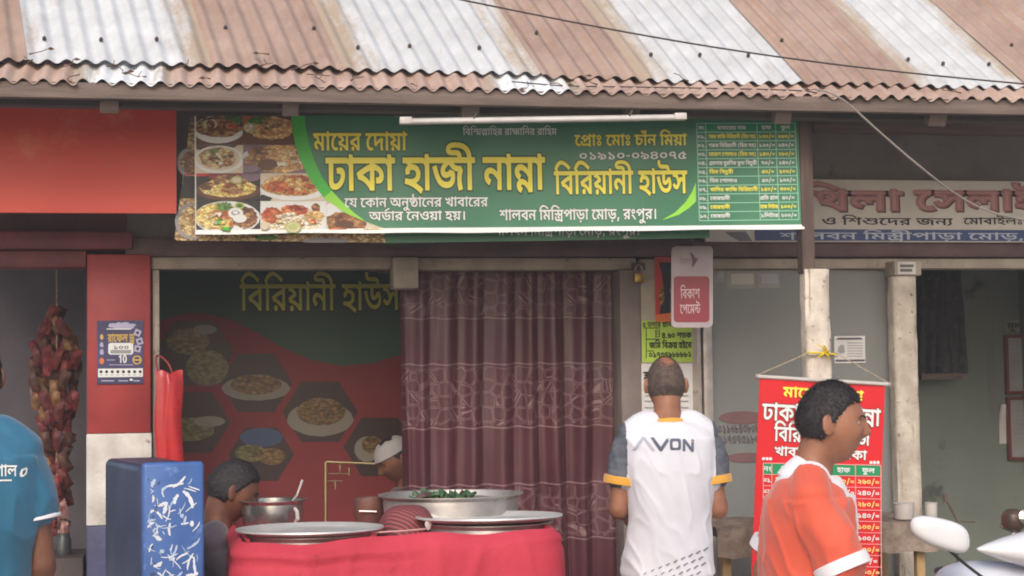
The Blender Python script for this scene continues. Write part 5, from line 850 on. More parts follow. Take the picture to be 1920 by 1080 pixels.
# writing
mb = MB()
for t, a, b_, h, base in (('মায়ের দোয়া', 588, 763, 250, 282), ('ঢাকা হাজী নান্না', 612, 1022, 296, 356), ('বিরিয়ানী হাউস', 1040, 1288, 321, 363), ('প্রোঃ মোঃ চাঁন মিয়া', 1078, 1287, 253, 273)):
    mb = MB(); bp.text(mb, t, a, b_, h, base, .0022, 1, 44 if h != 253 else 30); bp.text(mb, t, a, b_, h, base, .0036, 0, 10)
    mb.build('yellow_lettering', [p_yel, p_dkgreen], bn)
mb = MB()
for t, a, b_, h, base, e in (('০১৯১০-০৯৪০৭৫', 1085, 1287, 285, 299, 8), ('যে কোন অনুষ্ঠানের খাবারের', 646, 915, 371, 388, 8), ('অর্ডার নেওয়া হয়।', 692, 874, 397, 413, 8), ('শালবন মিস্ত্রিপাড়া মোড়, রংপুর।', 937, 1232, 393, 412, 8), ('বিস্মিল্লাহির রাহ্মানির রাহিম', 868, 1044, 241, 253, 0)):
    mb = MB()
    if e: bp.text(mb, t, a, b_, h, base, .0022, 1, 40)
    bp.text(mb, t, a, b_, h, base, .0036, 0, e-4)
    mb.build('white_lettering', [p_white, p_dkgreen], bn)

MENU = [('০১.', 'গরুর কাচ্চি বিরিয়ানী (ডিম সহ)', '১৩০/=', '২৬০/='), ('০২.', 'গরুর বিরিয়ানী (ডিম সহ)', '১২০/=', '২৪০/='), ('০৩.', 'মোরগ পোলাও (ডিম সহ)', '১৪০/=', '২৮০/='),
        ('০৪.', 'ব্রয়লার মুরগির ভুনা খিচুরী', '৭০/=', '১৪০/='), ('০৫.', 'ডিম খিচুরী', '৫০/=', '১০০/='), ('০৬.', 'ডিম পোলাও', '৫০/=', '১০০/='), ('০৭.', 'খাসির কাচ্চি বিরিয়ানী', '১৫০/=', '৩০০/='),
        ('০৮.', 'বোরহানী', 'প্রতি গ্লাস', '৫০/='), ('০৯.', 'বোরহানী', 'হাফ লিটার', '১০০/='), ('১০.', 'বোরহানী', '১লিটার', '২০০/=')]
def menu(pl, mb, TL, TR, BL, BR, cols, rows, d, m_line, m_txt, m_alt, m_head, lw, data, ink=5):
    def pix(a, c):
        x = (TL[0]*(1-a)+TR[0]*a)*(1-c)+(BL[0]*(1-a)+BR[0]*a)*c
        y = (TL[1]*(1-a)+TR[1]*a)*(1-c)+(BL[1]*(1-a)+BR[1]*a)*c
        return x, y
    if m_head is not None: pl.poly(mb, [pix(0, 0), pix(1, 0), pix(1, rows[1]), pix(0, rows[1])], d, m_head)
    for c in rows: pl.line(mb, *pix(0, c), *pix(1, c), lw, d+.001, m_line)
    for a in cols: pl.line(mb, *pix(a, 0), *pix(a, 1), lw, d+.0018, m_line)
    for r in range(len(rows)-1):
        cells = ('নং', 'খাবারের নাম', 'হাফ', 'ফুল') if r == 0 else data[(r-1) % 10]
        for k, s_ in enumerate(cells):
            xa, yt = pix(cols[k], rows[r]); xb, yb = pix(cols[k+1], rows[r+1]); h = yb-yt; w = xb-xa
            em = h*.30/.622*1.3
            full = STRINGS[s_][0]/1000*em*1.02
            wid = min(full, w*.92)
            x0 = xa+w*.05 if (k == 1 and r > 0) else xa+(w-wid)/2
            y0 = yb-h*.30
            pl.text(mb, s_, x0, x0+wid, y0-em*.622, y0, d+.0026, m_txt if (r == 0 or r % 2 == 0 or k == 0) else m_alt, ink)
mb = MB()
cw = [0, 17/186., 114/186., 149/186., 1]
menu(bp, mb, (1305, 232), (1490, 231), (1311, 414), (1497, 412), cw, [i/11. for i in range(12)], .0022, 0, 1, 2, 3, 1.5, MENU, 14)
mb.build('price_table', [p_mint, p_white, p_yel, flat('printed mid green', 40, 140, 96)], bn)

# older banner behind
oo = at(326, 450, 7.5); ob = Plane(oo, at(1335, 446, 7.32)-oo, (0, 0, 1))
older_banner = thing('old_banner', 'older torn biryani banner showing below and left of the green banner', 'banner', oo)
mb = MB(); ob.poly(mb, [(327, 447), (342, 340), (357, 222), (760, 224), (760, 449), (720, 455), (480, 452), (332, 451)], 0, 0)
ob.poly(mb, [(720, 240), (1330, 240), (1330, 446), (1180, 449), (722, 456)], .001, 1)
o = mb.build('banner_sheet', [f_mix, p_green], older_banner)
mb = MB(); ob.ell(mb, 352, 305, 20, 26, .002, 1); ob.ell(mb, 360, 305, 22, 22, .003, 0); mb.build('food_photo', [f_brown, p_grey], older_banner)
mb = MB(); ob.poly(mb, [(345, 330), (336, 372), (366, 372), (366, 330)], .002, 0); ob.line(mb, 345, 328, 366, 326, 3, .003, 1); mb.build('food_photo', [p_black, p_red], older_banner)
mb = MB(); ob.ell(mb, 360, 415, 32, 34, .002, 1, clip=(328, 372, 480, 450)); ob.ell(mb, 364, 415, 29, 29, .003, 0, clip=(330, 372, 480, 447)); mb.build('food_photo', [f_mix, p_grey], older_banner)
mb = MB(); ob.ell(mb, 500, 446, 22, 5, .002, 0); mb.build('food_photo', [f_herb], older_banner); mb = MB(); ob.ell(mb, 610, 452, 44, 6, .002, 0, clip=(560, 440, 652, 455)); mb.build('food_photo', [p_grey], older_banner)
mb = MB(); ob.text(mb, 'শালবন মিস্ত্রিপাড়া মোড়, রংপুর।', 925, 1200, 425, 441, .003, 0, 6); mb.build('white_lettering', p_white, older_banner)

# tube lamp fitting along the top of the banner
tl = thing('tube_light', 'long white unlit tube light fitting tilted along the top of the banner', 'lamp', at(1015, 226, 7.12))
a, b_ = at(749, 228, 6.95), at(1283, 220, 6.9)
dx = (b_-a).normalized(); dn = Vector((dx.y, -dx.x, 0)).normalized(); dz = dx.cross(dn)
dz = dz if dz.z > 0 else -dz
m_lampw = mat('white lamp enamel', S(198, 192, 188), S(184, 178, 174), rough=.35, bump=0); m_tube = mat('milky glass tube', S(206, 203, 202), rough=.15, bump=0)
mb = MB(); mb.obox((a+b_)/2, dx*(b_-a).length/2, dn*.014, dz*.012); mb.build('fitting', m_lampw, tl, bevel=.003)
mb = MB(); mb.tube([a+dx*.05+dn*.026-dz*.004, b_-dx*.05+dn*.026-dz*.004], .011, 14); mb.build('tube', m_tube, tl, smooth=True)
for p in (a, b_):
    mb = MB(); sgn = 1 if p is a else -1
    mb.obox(p+dx*.024*sgn+dn*.02, dx*.026, dn*.02, dz*.0145); mb.build('end_cap', m_lampw, tl, bevel=.004)
for f in (.255, .8):
    mb = MB(); c = a+(b_-a)*f; mb.tube([c+dz*.03+dn*.03+dx*.012, c+dz*.008+dn*.034, c-dz*.012+dn*.03-dx*.008], .003, 6); mb.build('tie_wire', p_black, tl)

# plain orange signboard
m_or = mat('orange red board print', S(216, 76, 54), S(206, 66, 50), scale=1.5, rough=.42, bump=.03, spot=S(214, 100, 76), sth=.62, sscale=2.2, streak=S(180, 70, 56))
so = at(331, 399, 7.5)
pl_ = Plane(at(-330, 398, 7.5), (1, 0, 0), (0, 0, 1), lambda u, v: .003*math.sin(u*5)+.002*math.sin(v*9+u*2))
ws = so.x-pl_.o.x; hs = pl_.uv(200, 196)[1]
sg = thing('orange_signboard', 'blank orange red sheet signboard left of the green banner', 'signboard', pl_.o)
mb = MB(); pl_.sheet(mb, 0, ws, 0, hs, .03, 0, 24, 8); pl_.sheet(mb, 0, ws, 0, hs, -.002, 0, 1, 1); mb.build('board_sheet', m_or, sg, smooth=True)
mb = MB(); mb.box(pl_.o.x+.004, so.x-.004, 7.475, 7.5, pl_.o.z+.002, pl_.o.z+hs-.002); mb.build('board_frame', m_wood_dark, sg)

# tailor's signboard on the right
YS = 7.94
ps = Plane(at(1322, 453, YS), (1, 0, 0), (0, 0, 1))
ts = thing('tailor_signboard', 'cream signboard with pink Bengali lettering and blue foot strip right of the banner', 'signboard', ps.o)
x0, x1, z0, z1 = rect(1322, 338, 2120, 454, YS)
mb = MB(); mb.box(x0, x1, YS, YS+.025, z0, z1); mb.build('board', mat('cream board print', S(222, 214, 204), S(206, 198, 188), scale=3, rough=.5, bump=.03, spot=S(160, 148, 138), sth=.68), ts, bevel=.003)
mb = MB(); ps.prect(mb, 1415, 431, 2120, 452, .003, 0); mb.build('blue_strip', flat('printed slate blue', 62, 78, 128), ts)
mb = MB(); ps.poly(mb, [(1358, 436), (1398, 434), (1410, 452), (1385, 452)], .003, 0); mb.build('grey_patch', flat('printed slate', 120, 118, 122), ts)
p_pink = flat('printed rose red', 172, 112, 112); p_maroon = flat('printed maroon', 96, 66, 66); p_rose = flat('printed pale rose', 186, 136, 132)
mb = MB()
for t, a, b_ in (('থিলা', 1500, 1690), ('সেলাই', 1716, 1948)):
    mb = MB(); ps.text(mb, t, a+3, b_+3, 361, 397, .003, 1, 34); ps.text(mb, t, a, b_, 359, 394, .0042, 0, 30); ps.text(mb, t, a, b_, 359, 394, .0054, 2, -24)
    mb.build('title_lettering', [p_pink, p_maroon, p_rose], ts)
for t, a, b_, h, base, d, m_ in (('ও শিশুদের জন্য', 1540, 1786, 409, 422, .003, p_black), ('মোবাইলঃ ০১', 1806, 1960, 409, 421, .003, p_black), ('শ', 1462, 1492, 437, 450, .0045, flat('printed pale blue', 190, 196, 210)), ('লবন মিস্ত্রীপাড়া মোড়, রংপুর', 1512, 2040, 437, 449.5, .0045, flat('printed pale blue', 190, 196, 210))):
    mb = MB(); ps.text(mb, t, a, b_, h, base, d, 0, 0); mb.build('small_lettering', m_, ts)

# hanging payment plate
YQ = 7.62
pq = Plane(at(1258, 614, YQ), at(1334, 613, YQ-.03)-at(1258, 614, YQ), (0, 0, 1))
pay = thing('payment_plate', 'hanging pale plate with a bird emblem above a maroon panel of white lettering', 'sign', pq.o)
def rounded(x0, y0, x1, y1, r, n=5):
    p = []
    for cx, cy, a0 in ((x1-r, y0+r, -90), (x1-r, y1-r, 0), (x0+r, y1-r, 90), (x0+r, y0+r, 180)):
        for k in range(n+1):
            w = R(a0+90*k/n); p.append((cx+r*math.cos(w), cy+r*math.sin(w)))
    return p
m_plate = mat('pale plastic plate', S(170, 156, 162), S(156, 144, 150), scale=5, rough=.35, bump=.02)
mb = MB(); out = [pq.uv(*p) for p in rounded(1259, 462, 1335, 614, 8)]
n = len(out); V = [pq.pt(u, v, 0) for u, v in out]+[pq.pt(u, v, -.02) for u, v in out]
mb.add(V, [tuple(range(n))[::-1], tuple(range(n, 2*n))]+[(i, (i+1) % n, n+(i+1) % n, n+i) for i in range(n)])
mb.build('plate', m_plate, pay, smooth=True, angle=50)
mb = MB(); V2 = [pq.pt(u, v, -.0225) for u, v in out]+[pq.pt(u+.006, v+.002, -.014) for u, v in out]
mb.add(V2, [tuple(range(n))[::-1], tuple(range(n, 2*n))]+[(i, (i+1) % n, n+(i+1) % n, n+i) for i in range(n)]); mb.build('white_rim', flat('rim white', 196, 190, 194), pay)
mb = MB(); pq.poly(mb, rounded(1263, 518, 1330, 604, 7), .002, 0); mb.build('maroon_panel', p_dkred, pay)
p_lilac = flat('printed lilac grey', 206, 180, 186)
mb = MB(); pq.text(mb, 'বিকাশ', 1276, 1312, 542, 560, .0034, 0, -10); pq.text(mb, 'পেমেন্ট', 1275, 1313, 571, 588, .0034, 0, -10); mb.build('panel_lettering', p_lilac, pay)
mb = MB(); pq.poly(mb, [(1293, 473), (1299, 476), (1303, 482), (1304.5, 485), (1310, 483.5), (1306, 490), (1303, 495), (1300, 500), (1298, 502), (1297, 497), (1297.5, 491), (1297, 484)], .002, 0)
pq.text(mb, 'বিকাশ', 1275, 1294, 485, 496, .002, 1, -10); mb.build('emblem', [flat('printed plum', 96, 62, 76), flat('printed rose grey', 140, 112, 122)], pay)
mb = MB(); c = pq.pt(*pq.uv(1297, 462), -.01); mb.tube([c, c+Vector((0, .04, .05)), Vector((c.x-.02, YF-.035, c.z+.07))], .004, 6); mb.build('hanging_bracket', m_wood_dark, pay)

# papers on the cream pillar
YN = YF-.0125
pn = Plane((0, YN, 0), (1, 0, 0), (0, 0, 1))
def paper(name, label, cat, px0, py0, px1, py1, m, ops, mats, group=None, plane=pn, Y=YN, curl=.004):
    x0, x1, z0, z1 = rect(px0, py0, px1, py1, Y)
    th = thing(name, label, cat, (x0, Y, z0), group)
    mb = MB(); sv = plane.wave
    plane.prect(mb, px0, py0, px1, py1, .0012, 0, 8, 8)
    for i, v in enumerate(mb.V):
        gx, gy = (i % 9)/8, (i//9)/8
        mb.V[i] = v+plane.n*(curl*(gy**4)*(gx-.5)**2*4)
    mb.build('sheet', m, th, smooth=True)
    if ops:
        mb = MB(); ops(mb); mb.build('print', mats, th)
    return th
m_lemon = mat('lime paper', S(178, 206, 84), S(166, 194, 76), scale=6, rough=.75, bump=.1)
p_ink = flat('ink', 40, 44, 30, .7)
def ops(mb):
    pn.text(mb, '৫ তলার প্লান', 1204, 1258, 604, 613, .006, 0, 4)
    pn.text(mb, '৪.৬০ শতক', 1240, 1296, 624, 634, .006, 0, 14); pn.text(mb, 'জমি বিক্রয় হইবে', 1217, 1296, 642, 653, .006, 0, 14); pn.text(mb, '০১৭৩৭৯৮৮৮৮২', 1216, 1296, 660, 670, .006, 0, 14)
    for a in ((1211, 616, 1211, 672), (1206, 615, 1238, 615), (1210, 636, 1238, 636), (1213, 658, 1226, 658), (1229, 618, 1229, 634), (1236, 618, 1236, 632)): pn.line(mb, *a, 1.2, .006, 0)
    for k in range(4): pn.line(mb, 1229, 619+4*k, 1236, 619+4*k, 1, .006, 0)
paper('land_notice', 'lime green land sale notice pasted on the cream pillar', 'notice', 1203, 601, 1298, 679, m_lemon, ops, [p_ink])
m_paper = mat('white paper', S(216, 212, 210), S(200, 196, 194), scale=6, rough=.8, bump=.1)
def ops(mb):
    pn.text(mb, 'ফ্লাট', 1206, 1250, 697, 710, .006, 0, 14)
    for y in (720, 730, 742, 752, 764): pn.line(mb, 1208, y, 1290, y, 2, .006, 1)
paper('flat_notice', 'white notice pasted under the lime green one on the pillar', 'notice', 1203, 682, 1299, 800, m_paper, ops, [p_black, p_grey])
def ops(mb):
    pn.poly(mb, [(1235, 492), (1262, 492), (1262, 594), (1236, 594), (1240, 560), (1244, 540), (1240, 510)], .003, 0); pn.ell(mb, 1240, 555, 5, 16, .004, 1); pn.ell(mb, 1262, 545, 7, 8, .0045, 2); pn.poly(mb, [(1229, 590), (1262, 586), (1262, 604), (1229, 604)], .004, 3)
paper('red_poster', 'narrow red poster half hidden behind the payment plate', 'poster', 1228, 474, 1263, 604, flat('poster red', 190, 56, 52, .5), ops, [p_black, f_brown, p_purple, p_orange])
# poster on the red pillar
YK = YF-.0425
pk = Plane((0, YK, 0), (1, 0, 0), (0, 0, 1))
p_night = mat('poster night violet', S(70, 66, 110), S(52, 48, 84), scale=9, rough=.5, bump=.05); p_gold = flat('poster gold', 206, 170, 80); p_lav = flat('poster lavender', 176, 170, 200)
def ops(mb):
    d = .006
    pk.prect(mb, 182, 601, 269, 720, .004, 0)
    pk.ell(mb, 228, 611, 26, 6, d, 2, jag=.2); pk.line(mb, 200, 617, 246, 617, 2, d+.001, 3)
    pk.text(mb, 'রাফেল ড্র', 202, 252, 627, 641, d, 1, 10)
    pk.poly(mb, rounded(203, 643, 250, 665, 5), d, 3); pk.text(mb, '১০০', 212, 242, 648, 655, d+.001, 4, 0); pk.poly(mb, rounded(207, 656, 246, 663, 2), d+.001, 5)
    pk.text(mb, '10', 222, 238, 667.5, 680, d, 3, 16); pk.ell(mb, 257, 675, 8.5, 8.5, d, 1); pk.ell(mb, 257, 675, 6, 6, d+.001, 6); pk.line(mb, 251, 675, 263, 675, 3, d+.002, 1)
    pk.line(mb, 200, 675, 216, 675, 1.5, d, 2); pk.line(mb, 205, 684, 250, 684, 1.4, d, 2)
    pk.prect(mb, 184, 691, 268, 707, d, 3)
    for k in range(8): pk.ell(mb, 189.5+k*10.5, 697, 3, 3, d+.001, 4, 10); pk.line(mb, 186.5+k*10.5, 703, 192.5+k*10.5, 703, 1.2, d+.001, 5)
    pk.prect(mb, 184, 708.5, 268, 719, d, 6); pk.line(mb, 190, 714, 214, 714, 2, d+.001, 2); pk.line(mb, 222, 714, 240, 714, 2, d+.001, 2); pk.ell(mb, 246, 712, 3, 2, d+.001, 3); pk.line(mb, 250, 714, 262, 714, 2, d+.001, 2)
    for x, y, a in ((258, 624, .4), (262, 640, -.3), (258, 654, .2)):
        c, s_ = math.cos(a), math.sin(a); q = [(x+c*i-s_*j, y+s_*i+c*j) for i, j in ((-6, -6), (6, -6), (6, 6), (-6, 6))]; pk.poly(mb, q, d, 2); pk.ell(mb, x, y, 3, 3, d+.001, 4, 8)
    for y, m in ((632, 1), (646, 2), (660, 2)): pk.ell(mb, 191, y, 3.5, 5, d, m, 12, jag=.2)
    pk.ell(mb, 191, 677, 4.5, 6, d, 7)
paper('raffle_poster', 'small violet raffle poster with a white border pasted on the red pillar', 'poster', 180, 598, 271, 723, m_paper, ops, [p_night, p_gold, p_lav, p_white, p_black, p_grey, flat('poster navy', 50, 50, 90), p_orange])

# red hanging menu scroll tied to the eave post
YM = 7.08
menu_origin = at(1425, 708, YM); pm = Plane(menu_origin, at(1659, 722, YM)-menu_origin, (0, 0, 1), lambda u, v: .003*math.sin(u*14+v*2)+.01*(v/.9)**2)
wm = (at(1659, 722, YM)-menu_origin).length
menu_hang = thing('menu_scroll', 'red hanging menu scroll with white bar tied to the whitewashed eave post', 'banner', menu_origin)
m_scroll = mat('scroll red print', S(214, 30, 40), S(204, 26, 36), scale=3, rough=.35, bump=.03)
mb = MB(); pm.sheet(mb, 0, wm, -1.02, 0, 0, 0, 14, 16); pm.sheet(mb, 0, wm, -1.02, 0, -.003, 0, 14, 16); mb.build('scroll_sheet', m_scroll, menu_hang, smooth=True)
mb = MB(); mb.tube([pm.pt(-.014, .004, .004), pm.pt(wm+.014, .004, .004)], .0085, 12); mb.build('hanging_bar', m_lampw, menu_hang, smooth=True)
for u in (-.016, wm+.016): mb = MB(); mb.tube([pm.pt(u-.006, .004, .004), pm.pt(u+.006, .004, .004)], .0105, 12); mb.build('bar_cap', m_plate, menu_hang, smooth=True)
mb = MB()
pm.text(mb, 'মায়ের দোয়া', 1467, 1618, 730, 748, .004, 0, 10)
mb.build('yellow_lettering', [p_yel], menu_hang)
mb = MB()
for t, a, b_, h, base, e in (('ঢাকা হাজী নান্না', 1428, 1649, 763, 793, 8), ('বিরিয়ানী হাউজ', 1450, 1630, 805, 831, 8), ('খাবারের তালিকা', 1450, 1624, 842, 858, 10)):
    mb = MB(); pm.text(mb, t, a, b_, h, base, .003, 1, 40); pm.text(mb, t, a, b_, h, base, .0045, 0, e); mb.build('white_lettering', [p_white, flat('printed oxblood', 110, 14, 24)], menu_hang)
mb = MB()
for x in (1431, 1437.5, 1444): pm.ell(mb, x, 860, 3, 3, .004, 0, 12)
mb.build('dots', [p_white], menu_hang); mb = MB()
for x in (1431, 1437.5, 1444): pm.ell(mb, x+201, 867, 3, 3, .004, 0, 12)
mb.build('dots', [p_white], menu_hang)
mb = MB()
TLx, TRx = (1430, 868), (1650, 872)
rows = [i/11. for i in range(12)]
menu(pm, mb, TLx, TRx, (1430, 1101), (1650, 1105), [0, 16/220., 128/220., 173/220., 1], rows, .004, 0, 1, 2, 3, 1.6, MENU, 10)
mb.build('price_table', [flat('printed pink line', 236, 150, 150), p_white, flat('printed warm yellow', 246, 214, 130), flat('printed emerald', 24, 140, 90)], menu_hang)
m_rope = mat('jute string', S(176, 160, 136), S(140, 124, 104), scale=60, rough=.9)
kx = at(1541, 662, YP-.012)
mb = MB()
for u in (-.014, wm+.014): mb.tube([pm.pt(u, .01, .004), kx+Vector((-.055 if u < 0 else .055, -.003, .004))], .0028, 6)
mb.tube([at(1504, 664, YP-.006), at(1520, 667, YP-.01), at(1545, 665, YP-.014), at(1570, 669, YP-.008)], .0035, 6)
mb.build('string', m_rope, menu_hang, smooth=True)
m_rib = mat('yellow plastic twine', S(226, 200, 40), S(196, 170, 30), scale=20, rough=.5)
mb = MB()
for k in range(9):
    w = rnd.uniform(0, 6.28); l = rnd.uniform(.02, .05)
    e = kx+Vector((math.cos(w)*l*.8, -.012-rnd.random()*.01, math.sin(w)*l)); mb.tube([kx+Vector((.012, -.006, 0)), (kx+e)/2+Vector((.01, -.016, .006)), e], [.005, .004, .0025], 5)
mb.tube([kx+Vector((-.07, -.006, .004)), kx+Vector((0, -.01, .0)), kx+Vector((.06, -.006, -.006))], .0045, 6)
mb.build('twine_knot', m_rib, menu_hang)
# little white card behind the post, pasted on the pane
YV = YF+.036; pv = Plane((0, YV, 0), (1, 0, 0), (0, 0, 1))
def ops(mb):
    pv.prect(mb, 1566, 633, 1621, 637, .003, 0); pv.ell(mb, 1577, 655, 7, 8, .003, 1, 14, jag=.2)
    for y in (643, 648, 653, 658, 663, 668): pv.line(mb, 1588, y, 1617, y, 1.6, .003, 1)
    pv.prect(mb, 1566, 674, 1621, 678, .003, 0)
paper('window_card', 'small white printed card pasted on the pane behind the eave post', 'card', 1564, 630, 1622, 681, m_paper, ops, [flat('ink grey', 84, 84, 96), p_grey], plane=pv, Y=YV)
# pouches hanging in the window top
m_pouch = bpy.data.materials.new('clear plastic pouch'); t, b = nodes(m_pouch); b.inputs['Base Color'].default_value = S(176, 170, 160); b.inputs['Roughness'].default_value = .3; b.inputs['Alpha'].default_value = .6
for k, (a, b_, c, mt) in enumerate(((1338, 1360, 530, p_grey), (1363, 1416, 541, p_cream), (1420, 1462, 540, p_lav))):
    x0, x1, z0, z1 = rect(a, 502, b_, c, YF+.16)
    th = thing('plastic_pouch', ('small narrow clear pouch hanging nearest the window frame', 'widest clear pouch with a pinkish print hanging behind the pane', 'clear pouch of pale goods hanging right of the widest pouch')[k], 'pouch', (x0, YF+.16, z1), 'pouches hanging at the top of the window')
    mb = MB(); n = 8
    V = []
    for s_ in (-1, 1):
        for j in range(n+1):
            for i in range(n+1):
                u, v = i/n, j/n; V.append((x0+(x1-x0)*u, YF+.16+s_*(.002+.018*math.sin(math.pi*u)*math.sin(math.pi*min(1, v*.95))), z0+(z1-z0)*v))
    q = n+1; F = [(j*q+i, j*q+i+1, (j+1)*q+i+1, (j+1)*q+i) for j in range(n) for i in range(n)]
    F += [tuple(q*q+x for x in f)[::-1] for f in F]
    mb.add(V, F); mb.build('bag', m_pouch, th, smooth=True)
    mb = MB(); mb.box(x0+.015, x1-.015, YF+.138, YF+.14, z0+.02, z0+(z1-z0)*.7); mb.build('print', mt, th)

# wall print inside the eatery
YW = 9.34
pw = Plane((0, YW, 0), (1, 0, 0), (0, 0, 1))
x0, x1, z0, z1 = rect(285, 496, 985, 1015, YW)
mu = thing('wall_print', 'dim green and red wall print with dishes in hexagons behind the open front', 'wall print', (x0, YW, z0))
mb = MB(); pw.prect(mb, 285, 470, 985, 1015, 0, 0, 1, 1); mb.build('print_sheet', mat('wall print green', S(82, 114, 98), S(72, 102, 88), scale=2, rough=.5, bump=.03), mu)
wave_ = [(286, 608), (315, 596), (345, 588), (385, 587), (430, 599), (480, 622), (530, 652), (580, 674), (640, 686), (700, 681), (752, 665), (830, 630), (985, 560)]
mb = MB(); pw.poly(mb, wave_+[(985, 1012), (286, 1012)], .002, 0); mb.build('red_wave', mat('wall print red', S(166, 58, 64), S(150, 52, 58), scale=2, rough=.5, bump=.03), mu)
p_mbrown = flat('wall print umber', 82, 60, 58); p_mplate = flat('wall print plate', 170, 160, 146); p_mblue = flat('wall print blue', 84, 104, 144)
f_m1 = food_mat('wall print rice', [S(110, 76, 44), S(150, 112, 66), S(176, 144, 90), S(120, 80, 48)], 40)
f_m2 = food_mat('wall print pilaf', [S(120, 104, 60), S(150, 140, 84), S(160, 150, 100), S(110, 90, 56)], 34)
def hexa(cx, cy, r, ops, mats, label):
    mb = MB(); r *= 1.1; pw.poly(mb, [(cx+r*math.cos(R(60*k)), cy+r*.93*math.sin(R(60*k))) for k in range(6)], .004, 0)
    for k, (m_, x, y, rx, ry) in enumerate(ops): pw.ell(mb, x, y, rx, ry, .006+.001*k, m_, 30, jag=.02)
    o = mb.build('hexagon_photo', mats, mu); o['label'] = label
hexa(364, 662, 68, [(1, 388, 690, 40, 34), (2, 352, 640, 40, 24), (3, 384, 618, 22, 9)], [p_mbrown, f_m2, f_m1, p_mplate], 'photo of rice in a box')
hexa(480, 718, 62, [(1, 480, 728, 64, 23), (2, 480, 721, 48, 19)], [p_mbrown, p_mplate, f_m1], 'photo of an oval white plate of rice')
hexa(600, 772, 64, [(1, 600, 786, 62, 32), (2, 602, 772, 46, 26)], [p_mbrown, p_mplate, f_m1], 'photo of a white bowl of rice')
hexa(362, 792, 64, [(1, 356, 805, 46, 22), (2, 392, 790, 30, 10)], [p_mbrown, f_m2, p_mplate], 'photo of rice with egg')
hexa(490, 852, 56, [(1, 490, 820, 40, 18), (2, 470, 850, 30, 16), (3, 510, 856, 26, 16)], [p_mbrown, p_mblue, f_m2, f_m1], 'photo with a blue corner')
hexa(712, 838, 62, [(1, 688, 842, 24, 24), (2, 698, 834, 20, 16)], [p_mbrown, p_mplate, f_m1], 'photo of a white bowl')
mb = MB(); pw.text(mb, 'বিরিয়ানী হাউস', 450, 750, 533, 582, .004, 1, 34); pw.text(mb, 'বিরিয়ানী হাউস', 450, 750, 533, 582, .006, 0, 4); pw.prect(mb, 691, 503, 706, 509, .006, 2); pw.prect(mb, 716, 503, 732, 509, .006, 2)
mb.build('wall_lettering', [flat('wall print yellow', 236, 236, 96), flat('wall print dark', 34, 64, 40), p_mplate], mu)

# ================================================================== objects
# curtain across the right half of the eatery
YC = 8.16
cx0, cx1 = at(750, 760, YC).x, at(1158, 760, YC).x
ctop = at(950, 506, YC).z
def zc(py): return at(900, py, YC).z
m_cur = bpy.data.materials.new('plum satin'); t, b = nodes(m_cur); L = t.links.new; N = t.nodes.new
uvn = N('ShaderNodeUVMap'); sep = N('ShaderNodeSeparateXYZ'); L(uvn.outputs[0], sep.inputs[0])
def math_(op, a, c=None, d=None):
    n = N('ShaderNodeMath'); n.operation = op
    for i, v in enumerate((a, c, d)):
        if v is None: continue
        if isinstance(v, (int, float)): n.inputs[i].default_value = v
        else: L(v, n.inputs[i])
    return n.outputs[0]
vo = N('ShaderNodeTexVoronoi'); vo.feature = 'DISTANCE_TO_EDGE'; vo.inputs['Scale'].default_value = 16; vo.inputs['Randomness'].default_value = .6
L(uvn.outputs[0], vo.inputs['Vector'])
vo2 = N('ShaderNodeTexVoronoi'); vo2.feature = 'DISTANCE_TO_EDGE'; vo2.inputs['Scale'].default_value = 11; vo2.inputs['Randomness'].default_value = .55
L(uvn.outputs[0], vo2.inputs['Vector'])
edge = math_('MULTIPLY', math_('LESS_THAN', vo.outputs['Distance'], .075), math_('GREATER_THAN', vo.outputs['Distance'], .035))
v = sep.outputs[1]
bands = None; rules = None
for a, c in ((zc(592), zc(512)), (zc(797), zc(688)), (zc(1010), zc(915)), (zc(1225), zc(1135))):
    q = math_('MULTIPLY', math_('GREATER_THAN', v, a), math_('LESS_THAN', v, c)); bands = q if bands is None else math_('ADD', bands, q)
    for e in (a-.012, c+.014):
        q = math_('LESS_THAN', math_('ABSOLUTE', math_('SUBTRACT', v, e)), .0035); rules = q if rules is None else math_('MAXIMUM', rules, q)
pat = math_('MAXIMUM', math_('MULTIPLY', edge, bands), rules)
nz = N('ShaderNodeTexNoise'); nz.inputs['Scale'].default_value = 5; L(uvn.outputs[0], nz.inputs['Vector'])
rp = N('ShaderNodeValToRGB'); rp.color_ramp.elements[0].color = S(92, 46, 54); rp.color_ramp.elements[1].color = S(68, 33, 40); L(nz.outputs[0], rp.inputs[0])
mx = N('ShaderNodeMix'); mx.data_type = 'RGBA'; L(pat, mx.inputs[0]); L(rp.outputs[0], mx.inputs[6]); mx.inputs[7].default_value = S(128, 98, 100)
L(mx.outputs[2], b.inputs['Base Color']); b.inputs['Roughness'].default_value = .38; setin(b, 'Sheen Weight', .03)
n4 = N('ShaderNodeTexNoise'); n4.inputs['Scale'].default_value = 500; L(uvn.outputs[0], n4.inputs['Vector'])
bpn = N('ShaderNodeBump'); bpn.inputs['Strength'].default_value = .08; bpn.inputs['Distance'].default_value = .003; L(n4.outputs[0], bpn.inputs['Height']); L(bpn.outputs[0], b.inputs['Normal'])
